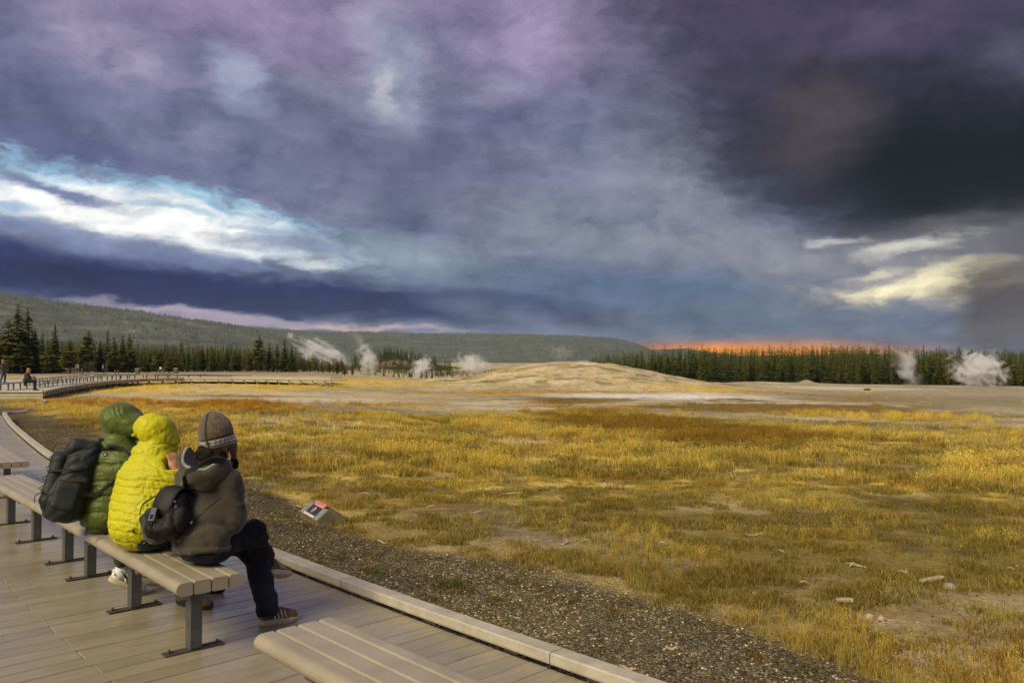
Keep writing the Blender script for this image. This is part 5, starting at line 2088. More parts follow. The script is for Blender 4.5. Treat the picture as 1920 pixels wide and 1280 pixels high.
def add_head(s, c, fr, k=1.0):
    """skull, jaw, nose, brow, lips and ears"""
    r, f, u = fr
    c = A3(c)
    q = lambda a, b, d: c + r * a * k + f * b * k + u * d * k
    s.ell(q(0, -.012, .02), np.array([.076, .096, .098]) * k, fr, .03)
    s.ell(q(0, .02, -.04), np.array([.062, .072, .075]) * k, fr, .03)
    s.ell(q(0, .058, -.088), np.array([.028, .026, .024]) * k, fr, .03)
    s.cap(q(0, .088, .012), q(0, .108, -.022), .009 * k, .014 * k, .018)
    s.ell(q(0, .08, .03), np.array([.05, .016, .012]) * k, fr, .02)
    s.ell(q(0, .088, -.058), np.array([.022, .010, .009]) * k, fr, .012)
    for sg in (-1, 1):
        s.ell(q(.034 * sg, .088, .012), np.array([.014, .012, .009]) * k, fr, .008, True)
        s.ell(q(.040 * sg, .062, -.022), np.array([.024, .022, .02]) * k, fr, .02)
        s.ell(q(.077 * sg, -.01, -.004), np.array([.012, .02, .032]) * k, fr, .01)


def add_eyes(par, c, fr, k=1.0):
    r, f, u = fr
    c = A3(c)
    for sg in (-1, 1):
        e = c + r * .033 * sg * k + f * .077 * k + u * .012 * k
        bm = bmesh.new()
        bmesh.ops.create_uvsphere(bm, u_segments=10, v_segments=7, radius=.0125 * k)
        me = bpy.data.meshes.new('eye'); bm.to_mesh(me); bm.free(); me.materials.append(M_eye)
        o = bpy.data.objects.new('eye', me); COL.objects.link(o)
        o.parent = par; o.matrix_basis = parent_world(par).inverted() @ Matrix.Translation(Vector(e))
        bm = bmesh.new()
        bmesh.ops.create_uvsphere(bm, u_segments=8, v_segments=6, radius=.0062 * k)
        me = bpy.data.meshes.new('iris'); bm.to_mesh(me); bm.free(); me.materials.append(M_iris)
        o2 = bpy.data.objects.new('iris', me); COL.objects.link(o2)
        o2.parent = o; o2.matrix_basis = Matrix.Translation(Vector(f * .0075 * k))


def add_hand(s, wrist, fr, side, curl=.7, k=1.0):
    """fr: right (towards the thumb for side=+1), forward = along the fingers, up = back of hand. Five fingers, each two bends."""
    r, f, u = fr
    w0 = A3(wrist)
    q = lambda a, b, d: w0 + r * a * k * side + f * b * k + u * d * k
    s.ell(q(0, .045, 0), np.array([.040, .052, .015]) * k, fr, .015)
    s.cap(q(0, -.01, 0), q(0, .03, 0), .026 * k, .03 * k, .02)
    for i, (x, L) in enumerate(((.028, .074), (.010, .082), (-.009, .076), (-.027, .060))):
        a = q(x, .088, 0)
        c1 = curl * (.8 + .08 * i)
        d1 = f * math.cos(c1 * .7) - u * math.sin(c1 * .7)
        d2 = f * math.cos(c1 * 1.7) - u * math.sin(c1 * 1.7)
        d3 = f * math.cos(c1 * 2.4) - u * math.sin(c1 * 2.4)
        b = a + d1 * L * .46 * k; c_ = b + d2 * L * .32 * k; e = c_ + d3 * L * .24 * k
        s.cap(q(x * .8, .06, 0), a, .010 * k, .0095 * k, .008)
        s.chain([a, b, c_, e], [.0095 * k, .0088 * k, .008 * k, .0068 * k], .006)
    t0 = q(.034, .025, -.006); t1 = q(.058, .052, -.014); t2 = q(.056, .082, -.024); t3 = q(.048, .1, -.034)
    s.chain([t0, t1, t2, t3], [.015 * k, .0125 * k, .0105 * k, .008 * k], .01)


def shoe(par, heel, toe, upv, mu, ms, k=1.0, laces=None, collar=.0, name='shoe', stripe=None, drop=0.0):
    """a shoe from heel to toe: upper, sole and laces"""
    heel, toe = A3(heel), A3(toe)
    f = toe - heel; L = np.linalg.norm(f); f /= L
    upv = A3(upv); r = np.cross(f, upv); r /= np.linalg.norm(r); u = np.cross(r, f)
    fr = np.array([r, f, u])
    q = lambda a, b, d: heel + r * a * k + f * b * L + u * d * k
    s = SDF()
    s.ell(q(0, .15, .055), (.038 * k, .17 * L, .05 * k), fr, .02)
    s.ell(q(0, .14, .085 + collar * .5), (.036 * k, .145 * L, .04 * k + collar * .5), fr, .025)
    s.cap(q(0, .25, .075), q(0, .62, .045), .036 * k, .034 * k, .03)
    s.ell(q(0, .72, .036), (.046 * k, .27 * L, .034 * k), fr, .025)
    s.box(q(0, .5, -.02), (.1, L, .03 * k), fr, .005, .006, True)
    s.ell(q(0, .13, .155 + collar), (.027 * k, .10 * L, .06 * k), fr, .01, True)
    up = sobj(s, name, mu, par, .0065)
    # sole: outline extruded with a rounded edge
    out = []
    for i in range(28):
        t = 2 * math.pi * i / 28
        y = .5 - .52 * math.cos(t)
        wd = np.interp(y, [-.02, .1, .3, .5, .72, .9, 1.02], [.022, .036, .036, .037, .048, .036, .012]) * k
        x = wd * (1 if math.sin(t) >= 0 else -1) * min(1, abs(math.sin(t)) ** .55)
        out.append((x, y))
    V, Fc = [], []
    for z, g in ((0, .90), (.006, 1.0), (.026, 1.04), (.033, .96)):
        for x, y in out:
            tw = .010 * max(0, (y - .8) / .2) ** 2
            V.append(Vector(q(x * g, (y - .5) * (1 + (g - 1) * .4) + .5, z + tw)))
    n = len(out)
    for a in range(3):
        for i in range(n): Fc.append([a * n + i, a * n + (i + 1) % n, (a + 1) * n + (i + 1) % n, (a + 1) * n + i])
    Fc += [list(range(n))[::-1], [3 * n + i for i in range(n)]]
    mobj(MB().add(V, Fc), 'sole', ms, up)
    if laces is not None:
        lb = MB()
        for i in range(5):
            y = .32 + .085 * i
            h = np.interp(y, [.3, .5, .7], [.113, .088, .071])
            w_ = .026
            for sg in (-1, 1):
                lb.tube([Vector(q(-w_ * sg, y - .02, h - .014)), Vector(q(0, y + .012, h)), Vector(q(w_ * sg, y + .04, h - .016))], .0042 * k, 5)
        for sg in (-1, 1):      # side stays
            for j in range(4):
                y = .30 + .10 * j
                h = np.interp(y, [.3, .5, .7], [.10, .08, .062])
                lb.tube([Vector(q(.030 * sg, y, h)), Vector(q(.043 * sg, y + .05, .038))], .0048 * k, 5)
        lb.tube([Vector(q(-.038, .02, .05)), Vector(q(0, -.035, .07)), Vector(q(.038, .02, .05))], .006 * k, 5)
        mobj(lb, 'laces', laces, up)
    if stripe is not None:
        sb = MB()
        for sg in (-1, 1):
            sb.tube([Vector(q(.036 * sg, .12, .085)), Vector(q(.041 * sg, .34, .06)), Vector(q(.043 * sg, .46, .034))], .006 * k, 5)
            sb.tube([Vector(q(.030 * sg, .33, .10)), Vector(q(.041 * sg, .42, .07)), Vector(q(.045 * sg, .6, .036))], .005 * k, 5)
        mobj(sb, 'stripe', stripe, up)
    return up


def ribbon(par, name, pts, wv, width, m, thick=.006, sub=6):
    """flat strap along points; wv = width direction at each point"""
    pts = [Vector(p) for p in pts]
    wv = [Vector(v).normalized() for v in wv]
    C, Wd = [], []
    n = len(pts)
    for i in range(n - 1):
        p0, p1, p2, p3 = pts[max(i - 1, 0)], pts[i], pts[i + 1], pts[min(i + 2, n - 1)]
        for j in range(sub):
            t = j / sub
            C.append(.5 * ((2 * p1) + (p2 - p0) * t + (2 * p0 - 5 * p1 + 4 * p2 - p3) * t * t + (3 * p1 - p0 - 3 * p2 + p3) * t ** 3))
            Wd.append(wv[i].lerp(wv[i + 1], t).normalized())
    C.append(pts[-1]); Wd.append(wv[-1])
    V, Fc = [], []
    for i, (c_, w_) in enumerate(zip(C, Wd)):
        t = (C[min(i + 1, len(C) - 1)] - C[max(i - 1, 0)]).normalized()
        nn = t.cross(w_).normalized()
        for a, b in ((-1, -1), (1, -1), (1, 1), (-1, 1)):
            V.append(c_ + w_ * a * width / 2 + nn * b * thick / 2)
    for i in range(len(C) - 1):
        for k in range(4): Fc.append([i * 4 + k, i * 4 + (k + 1) % 4, (i + 1) * 4 + (k + 1) % 4, (i + 1) * 4 + k])
    Fc += [[3, 2, 1, 0], [len(C) * 4 - 4 + k for k in range(4)]]
    return mobj(MB().add(V, Fc), name, m, par)


def person_root(loc, label, group=None):
    return None


# the small round maker's mark on the jackets: white chevron on a black dot
def round_mark(par, c, nrm, r=.018, name='round_badge'):
    c, n = Vector(c), Vector(nrm).normalized()
    a = n.cross(Vector((0, 0, 1))).normalized(); b = a.cross(n) * -1
    if b.z < 0: b = -b
    V = [c + n * .004 + (a * math.cos(t) + b * math.sin(t)) * r for t in [2 * math.pi * i / 16 for i in range(16)]]
    V2 = [v - n * .008 for v in V]
    Fc = [list(range(16))] + [[i, 16 + i, 16 + (i + 1) % 16, (i + 1) % 16] for i in range(16)]
    o = mobj(MB().add(V + V2, Fc), name, M_blacksole, par)
    h = n * .0062
    mk = [c + h + a * x * r + b * y * r for x, y in ((-.5, -.5), (0, .55), (.5, -.5), (.22, -.5), (0, .05), (-.22, -.5))]
    mk2 = [v - n * .003 for v in mk]
    f = MB().add(mk + mk2, [[0, 1, 4, 5], [1, 2, 3, 4]] + [[i, (i + 1) % 6, 6 + (i + 1) % 6, 6 + i] for i in range(6)])
    mobj(f, 'badge_mark', M_white, o)
    return o


# ================================================================== PERSON IN THE GREY-BROWN HOODIE
def build_grey():
    tf = frame(24, 8)
    hf = frame(4, 4)
    hips = P_(384, 1018, 5.42)
    hc = P_(408, 829, 5.52)
    neck = P_(399, 872, 5.52)
    shR, shL = P_(433, 898, 5.43), P_(352, 894, 5.63)
    elR, elL = P_(440, 972, 5.46), P_(352, 985, 5.78)
    wrR, wrL = P_(420, 987, 5.74), P_(408, 992, 5.84)
    kR, kL = P_(474, 1000, 5.66), P_(467, 1016, 5.80)
    aR, aL = P_(497, 1062, 5.90), P_(502, 1137, 5.62)
    hpR, hpL = P_(395, 1022, 5.36), P_(372, 1026, 5.58)
    b = SDF()
    add_head(b, hc, hf, .98)
    b.cap(hc - hf[2] * .07, neck - np.array([0, 0, .03]), .055, .06, .04)
    b.cap(neck - np.array([0, 0, .05]), hips, .10, .11, .05)
    b.cap(shR, shL, .05, .05, .05)
    b.chain([shR, elR, wrR], [.045, .04, .028]); b.chain([shL, elL, wrL], [.045, .04, .028])
    b.chain([hips, kR, aR], [.08, .05, .035]); b.chain([hips, kL, aL], [.08, .05, .035])
    hfr = np.array([np.cross(np.array([0, 0, 1.]), (wrR - elR)) / np.linalg.norm(np.cross(np.array([0, 0, 1.]), (wrR - elR))), (wrR - elR) / np.linalg.norm(wrR - elR), [0, 0, 1.]])
    hfr[2] = np.cross(hfr[0], hfr[1])
    add_hand(b, wrR, hfr, -1, .6)
    f2 = (wrL - elL) / np.linalg.norm(wrL - elL)
    r2 = np.cross(f2, np.array([0, 0, 1.])); r2 /= np.linalg.norm(r2)
    add_hand(b, wrL, np.array([r2, f2, np.cross(r2, f2)]), 1, .6)
    body = sobj(b, 'person', M_skin, None, .0085, fr=np.eye(3), origin=(hips[0], hips[1], 0))
    props(body, 'person in a grey-brown hoodie and patterned knit cap, legs crossed, on the bench end', 'person', 'people sitting on the bench')
    add_eyes(body, hc, hf, .98)
    # hoodie
    s = SDF()
    mid = P_(382, 968, 5.46); ch = P_(391, 912, 5.52)
    s.ell(P_(380, 1003, 5.42), (.208, .172, .115), frame(34), .06)
    s.ell(mid, (.185, .135, .16), tf, .07)
    s.ell(ch, (.19, .128, .14), tf, .07)
    s.ell(P_(396, 880, 5.53), (.15, .10, .065), tf, .06)
    s.chain([shR, elR, wrR], [.078, .066, .046], .05)
    s.chain([shL, elL, wrL], [.078, .064, .046], .05)
    s.ell(P_(380, 1022, 5.41), (.207, .178, .04), frame(34), .02)      # ribbed hem
    s.ell(wrR + (wrR - elR) * .10, (.034, .034, .034), None, .01, True)
    s.ell(wrL + (wrL - elL) * .10, (.034, .034, .034), None, .01, True)
    el_ = elR

    def folds(V, N):
        d = np.linalg.norm(V - el_, axis=1)
        w1 = np.sin(V[:, 2] * 75 + 6 * fbm3(V, 6, 3) * 3 + V[:, 0] * 20) * .0045
        w2 = np.sin((V[:, 2] * .8 + V[:, 0] * .9) * 60 + 9 * fbm3(V, 5, 7)) * .005 * sstep(.30, .05, d)
        w3 = (fbm3(V, 9, 11) - .5) * .035
        low = sstep(.78, .60, V[:, 2])
        return w1 * (.35 + .8 * low) + w2 + w3
    jk = sobj(s, 'hoodie', M_hoodie, body, .011, folds)
    # hood lying open on the shoulders; its inside shows the pale lining
    h = SDF()
    bf = frame(20, -26, 6)
    hcn = P_(383, 876, 5.42)
    qh = lambda a, b_, d: hcn + bf[0] * a + bf[1] * b_ + bf[2] * d
    h.ell(hcn, (.165, .125, .085), bf, .03)
    h.ell(qh(-.11, .01, .045), (.055, .085, .075), bf, .04)
    h.ell(qh(.12, .0, .02), (.055, .085, .06), bf, .04)
    h.ell(qh(.0, -.085, -.055), (.11, .045, .06), bf, .05)
    inner_c, inner_r = qh(.0, .035, .060), np.array([.138, .118, .085])
    h.ell(inner_c, inner_r, bf, .012, True)
    hood = sobj(h, 'hood', M_hoodie, body, .0075, lambda V, N: (fbm3(V, 12, 5) - .5) * .026)
    me = hood.data
    me.materials.append(M_lining)
    co = np.empty(len(me.vertices) * 3); me.vertices.foreach_get('co', co)
    co = co.reshape(-1, 3)
    k0 = np.linalg.norm(((co - inner_c) @ bf.T) / inner_r, axis=1)
    pv = np.empty(len(me.loops), dtype=np.int32); me.loops.foreach_get('vertex_index', pv)
    ins = (k0[pv.reshape(-1, 4)].mean(1) < 1.16).astype(np.int32)
    me.polygons.foreach_set('material_index', ins)
    # trousers
    t = SDF()
    t.ell(P_(386, 1030, 5.42), (.182, .16, .078), frame(40), .05)
    t.chain([hpR, kR], [.100, .080], .05)
    t.chain([kR, P_(492, 1045, 5.86), aR], [.080, .068, .062], .04)
    t.chain([hpL, kL], [.092, .078], .05)
    t.chain([kL, P_(488, 1080, 5.72), aL], [.080, .072, .074], .04)
    t.cap(aL - np.array([0, 0, .012]), aL - np.array([0, 0, .05]), .073, .073, .015)
    t.box(aL - np.array([0, 0, .095]), (.12, .12, .04), None, .004, .008, True)

    def jf(V, N):
        kd = np.minimum(np.linalg.norm(V - kR, axis=1), np.linalg.norm(V - kL, axis=1))
        return np.sin(V[:, 2] * 70 + V[:, 0] * 45 + 12 * fbm3(V, 5, 2)) * .006 * (.5 + sstep(.25, .05, kd)) + (fbm3(V, 9, 4) - .5) * .03
    tr = sobj(t, 'trousers', M_jeans, body, .011, jf)
    mobj(MB().box(tuple(P_(363, 1033, 5.262)), (.022, .004, .02), math.radians(-34), .002), 'waist_patch', M_bootb, tr)
    # shoes
    shoe(body, at_z(487, 1172, .0), at_z(559, 1161, .0), (0, 0, 1), M_brownshoe, M_cream, 1.18, M_lace)
    hl = P_(503, 1078, 5.84)
    shoe(body, hl, hl + np.array([.10, .215, -.07]), (-.35, .22, .9), M_brownshoe, M_cream, 1.05, M_cream)
    # cap with ear flaps
    hm, tt, bb_ = mat_new('knit_cap')
    tc = tt.node('ShaderNodeTexCoord').outputs['Object']
    sp = tt.node('ShaderNodeSeparateXYZ'); tt.l.new(tc, sp.inputs[0])
    x, y, z = sp.outputs
    ang = tt.m('ARCTAN2', x, y)
    zz = tt.m('SUBTRACT', z, tt.m('MULTIPLY', y, .10))
    nz = tt.noise(tc, 60.0, 4.0, .6)
    base = tt.mix(tt.mr(nz, .35, .65), (.08, .056, .033), (.145, .108, .068))
    def band(lo_, hi_): return tt.m('MULTIPLY', tt.m('GREATER_THAN', zz, lo_), tt.m('LESS_THAN', zz, hi_))
    cc = tt.mix(band(-.030, .004), base, (.56, .51, .39))
    cell = tt.m('FRACT', tt.m('MULTIPLY', ang, 22 / 6.2832))
    dx = tt.m('ABSOLUTE', tt.m('SUBTRACT', cell, .5))
    dz = tt.m('ABSOLUTE', tt.m('DIVIDE', tt.m('ADD', zz, .013), .034))
    dd = tt.m('ADD', dx, dz)
    ring = tt.m('MULTIPLY', tt.m('LESS_THAN', dd, .40), tt.m('GREATER_THAN', dd, .17))
    cc = tt.mix(tt.m('MULTIPLY', ring, band(-.030, .004)), cc, (.035, .028, .024))
    zig = tt.m('ABSOLUTE', tt.m('SUBTRACT', tt.m('FRACT', tt.m('MULTIPLY', ang, 44 / 6.2832)), .5))
    zl = tt.m('ADD', -.046, tt.m('MULTIPLY', zig, .012))
    zmask = tt.m('LESS_THAN', tt.m('ABSOLUTE', tt.m('SUBTRACT', zz, zl)), .0028)
    cc = tt.mix(zmask, cc, (.50, .45, .35))
    cc = tt.mix(band(.006, .020), cc, (.022, .019, .017))
    seam = tt.m('MULTIPLY', tt.m('LESS_THAN', tt.m('ABSOLUTE', x), .0085), tt.m('MULTIPLY', tt.m('LESS_THAN', y, .02), tt.m('GREATER_THAN', zz, -.03)))
    cc = tt.mix(seam, cc, (.022, .019, .017))
    tt.put(bb_.inputs['Base Color'], cc)
    tt.put(bb_.inputs['Roughness'], .95); tt.put(bb_.inputs['Sheen Weight'], .4); tt.put(bb_.inputs['Specular IOR Level'], .1)
    bn = tt.node('ShaderNodeBump'); bn.inputs['Strength'].default_value = .5; bn.inputs['Distance'].default_value = .004
    wv = tt.node('ShaderNodeTexWave'); wv.inputs['Scale'].default_value = 70; wv.bands_direction = 'Z'; tt.put(wv.inputs['Vector'], tc); wv.inputs['Distortion'].default_value = 3
    tt.put(bn.inputs['Height'], tt.m('ADD', wv.outputs['Fac'], nz)); tt.l.new(bn.outputs[0], bb_.inputs['Normal'])
    c = SDF()
    cf = frame(10, 0, -10)
    cc_ = P_(406, 822, 5.51)
    q = lambda a, b_, d: cc_ + cf[0] * a + cf[1] * b_ + cf[2] * d
    c.ell(q(0, 0, .03), (.109, .120, .140), cf, .02)
    c.ell(q(-.004, -.01, .135), (.045, .045, .030), cf, .05)
    c.box(q(0, 0, -.20), (.3, .3, .135), cf, .01, .01, True)
    for sg in (-1, 1):
        c.cap(q(.076 * sg, .030, -.04), q(.070 * sg, .055, -.135), .042, .020, .025)
    c.ell(q(0, .03, -.09), (.062, .10, .11), cf, .01, True)
    c.ell(q(-.01, .14, -.085), (.068, .085, .085), cf, .012, True)
    cap = sobj(c, 'knit_cap', hm, body, .0075, lambda V, N: (fbm3(V, 22, 8) - .5) * .008, cf, cc_)
    mb = MB()
    tdn = q(.070, .06, -.145)
    mb.tube([Vector(tdn), Vector(tdn + np.array([.004, 0, -.05])), Vector(tdn + np.array([-.005, .01, -.10]))], [.006, .007, .011], 6)
    mobj(mb, 'cap_tie', M_hairb, cap, True)
    # hair below the cap
    hr = SDF()
    hq = lambda a, b_, d: hc + hf[0] * a + hf[1] * b_ + hf[2] * d
    hr.ell(hq(-.03, -.075, -.065), (.075, .045, .06), hf, .03)
    hr.ell(hq(.035, -.07, -.085), (.06, .04, .055), hf, .03)
    hr.ell(hq(.07, -.02, -.13), (.035, .03, .045), hf, .03)
    hr.ell(hq(.092, .06, -.135), (.03, .028, .04), hf, .03)
    hr.cap(hq(-.08, -.06, -.07), hq(-.115, -.05, -.10), .025, .012, .02)
    sobj(hr, 'hair', M_hairb, body, .008, lambda V, N: (fbm3(V, 45, 8) - .5) * .035)
    return body


grey = build_grey()


def puff(axis, c0, rows, depth, warp=.02, cross=0.0, seed=0, bulge=.004, lump=.006, pucker=.0028, w_=.0065):
    """quilting: narrow stitched creases that run round the body, soft bulges between them, short puckers along the seams"""
    ax = np.array(axis) / np.linalg.norm(axis)
    c0 = A3(c0)

    def f(V, N):
        P = V - c0
        n1, n2 = fbm3(V, 5, seed), fbm3(V, 8, seed + 3)
        h = P @ ax + warp * (n1 - .5) * 2
        v = h / rows
        row = np.floor(v + .5)
        e = (v - row) * rows
        th = np.arctan2(P[:, 0], P[:, 1])
        g = -depth * np.exp(-(e / w_) ** 2) * (.55 + .9 * n2)
        d = bulge * np.abs(np.cos(math.pi * v + math.pi / 2)) ** .7
        pk = pucker * np.exp(-(e / (rows * .30)) ** 2) * np.sin(th * 34 + 30 * n2 + row * 2.1)
        if cross:
            u = th * .24 / cross + .5 * (row % 2) + .9 * (n2 - .5)
            eu = (u - np.floor(u + .5)) * cross
            zig = np.abs(eu + .35 * e)
            g = g - depth * .55 * np.exp(-(zig / w_) ** 2)
        rd = 1 - np.abs(2 * fbm3(V * np.array([[.9, .9, 1.9]]), 10, seed + 1, 3) - 1)
        cr = -np.clip(rd - .86, 0, .14) * .035
        return g + d + pk + cr + (fbm3(V, 12, seed + 2) - .5) * lump
    return f


# ================================================================== PERSON IN THE YELLOW JACKET
def build_yellow():
    hips = P_(266, 1003, 5.78)
    tf = frame(30, 10)
    hf = frame(34, 14)
    hc = P_(299, 826, 6.03)
    neck = P_(292, 858, 6.0)
    shR, shL = P_(312, 894, 5.90), P_(258, 890, 6.10)
    elR, elL = P_(350, 938, 5.90), P_(275, 975, 6.28)
    wrR, wrL = P_(330, 885, 5.88), P_(330, 985, 6.35)
    kR, kL = P_(352, 992, 6.08), P_(318, 984, 6.42)
    aR = A3(at_z(342, 1131.8, 0)) + np.array([0, 0, .11])
    aL = A3(at_z(356, 1101.6, 0)) + np.array([0, 0, .11])
    b = SDF()
    add_head(b, hc, hf, 1.08)
    b.cap(hc - hf[2] * .07, neck - np.array([0, 0, .03]), .055, .06, .04)
    b.cap(neck - np.array([0, 0, .05]), hips, .10, .11, .05)
    b.cap(shR, shL, .05, .05, .05)
    b.chain([shR, elR, wrR], [.045, .04, .028]); b.chain([shL, elL, wrL], [.045, .04, .028])
    b.chain([hips, kR, aR], [.08, .05, .035]); b.chain([hips, kL, aL], [.08, .05, .035])
    f = P_(320, 842, 5.93) - wrR; f /= np.linalg.norm(f)
    back = np.array([.75, -.62, .15]); r = np.cross(f, back); r /= np.linalg.norm(r); u = np.cross(r, f)
    add_hand(b, wrR + f * .012, np.array([r, f, u]), 1, .85, 1.12)
    f2 = (wrL - elL) / np.linalg.norm(wrL - elL); r2 = np.cross(f2, np.array([0, 0, 1.])); r2 /= np.linalg.norm(r2)
    add_hand(b, wrL, np.array([r2, f2, np.cross(r2, f2)]), 1, .6)
    body = sobj(b, 'person', M_skin, None, .0075, origin=(hips[0], hips[1], 0))
    props(body, 'person in a bright yellow hooded down jacket, hand raised to the face, in the middle', 'person', 'people sitting on the bench')
    add_eyes(body, hc, hf, 1.08)
    s = SDF()
    s.ell(P_(262, 985, 5.78), (.212, .185, .165), frame(40), .08)
    s.ell(P_(268, 945, 5.86), (.235, .185, .18), tf, .10)
    s.ell(P_(279, 905, 5.93), (.222, .170, .17), tf, .10)
    s.cap(P_(283, 890, 5.95), P_(291, 848, 5.99), .185, .125, .08)
    s.chain([P_(312, 896, 5.88), elR, wrR - (wrR - elR) * .04], [.105, .085, .056], .09)
    s.chain([P_(262, 900, 6.08), elL, wrL], [.11, .085, .056], .10)
    s.box(P_(262, 985, 5.78) - np.array([0, 0, .315]), (.4, .4, .125), None, .02, .05, True)
    s.ell(wrR + (wrR - elR) * .16, (.042, .042, .042), None, .01, True)
    s.ell(P_(325, 862, 5.86), (.055, .09, .075), None, .03, True)
    jk = sobj(s, 'jacket', M_yellow, body, .0075, puff((.16, .22, 1), hips, .060, .0050, .040, .115, 4, .002, .009, .003))
    h = SDF()
    h.ell(P_(292, 808, 6.03), (.136, .150, .124), frame(34, 22), .03)
    h.ell(P_(303, 830, 6.03), (.118, .13, .105), frame(34, 14), .05)
    h.ell(P_(283, 848, 5.99), (.132, .130, .072), frame(30, 6), .035)
    h.ell(P_(327, 864, 5.84), (.058, .09, .062), None, .02, True)
    h.cap(P_(329, 823, 6.06), P_(322, 846, 6.04), .034, .026, .03)
    h.ell(hc + hf[1] * .15 - hf[2] * .015, (.098, .14, .118), hf, .02, True)
    h.ell(hc, (.098, .115, .12), hf, .01, True)

    def hd(V, N):
        c0 = P_(292, 829, 6.02)
        z = V[:, 2] - c0[2] + .18 * (V[:, 0] - c0[0])
        rd = 1 - np.abs(2 * fbm3(V * np.array([[1.6, .8, 1.0]]), 9, 31, 4) - 1)
        return -.016 * np.exp(-(z / .011) ** 2) - np.clip(rd - .82, 0, .18) * .03 + (fbm3(V, 10, 6) - .5) * .03
    hood = sobj(h, 'hood', M_yellow, body, .0085, hd)
    bm_ = MB()
    tg = P_(256, 815, 5.93)
    bm_.tube([Vector(tg), Vector(tg + np.array([-.012, -.012, .002])), Vector(tg + np.array([-.024, -.02, -.004]))], [.008, .012, .008], 6)
    mobj(bm_, 'cord_toggle', M_yellow, hood, True)
    t = SDF()
    t.ell(P_(276, 1006, 5.84), (.15, .14, .07), frame(40), .05)
    t.chain([hips + np.array([.06, -.06, 0]), kR, aR - np.array([0, 0, .0])], [.095, .075, .06], .05)
    t.chain([hips + np.array([-.05, .08, 0]), kL, aL], [.095, .075, .06], .05)
    sobj(t, 'trousers', M_blackc, body, .012, lambda V, N: (fbm3(V, 9, 4) - .5) * .03)
    shoe(body, at_z(333, 1130, .0), at_z(398, 1143, .0), (0, 0, 1), M_bootb, M_blacksole, 1.12, None, .03)
    shoe(body, at_z(346, 1100, .0), at_z(420, 1112, .0), (0, 0, 1), M_bootb, M_blacksole, 1.1, None, .03)
    # printed marks near the hem: round badge and a thin black flourish
    return body, jk


yellow, yjacket = build_yellow()


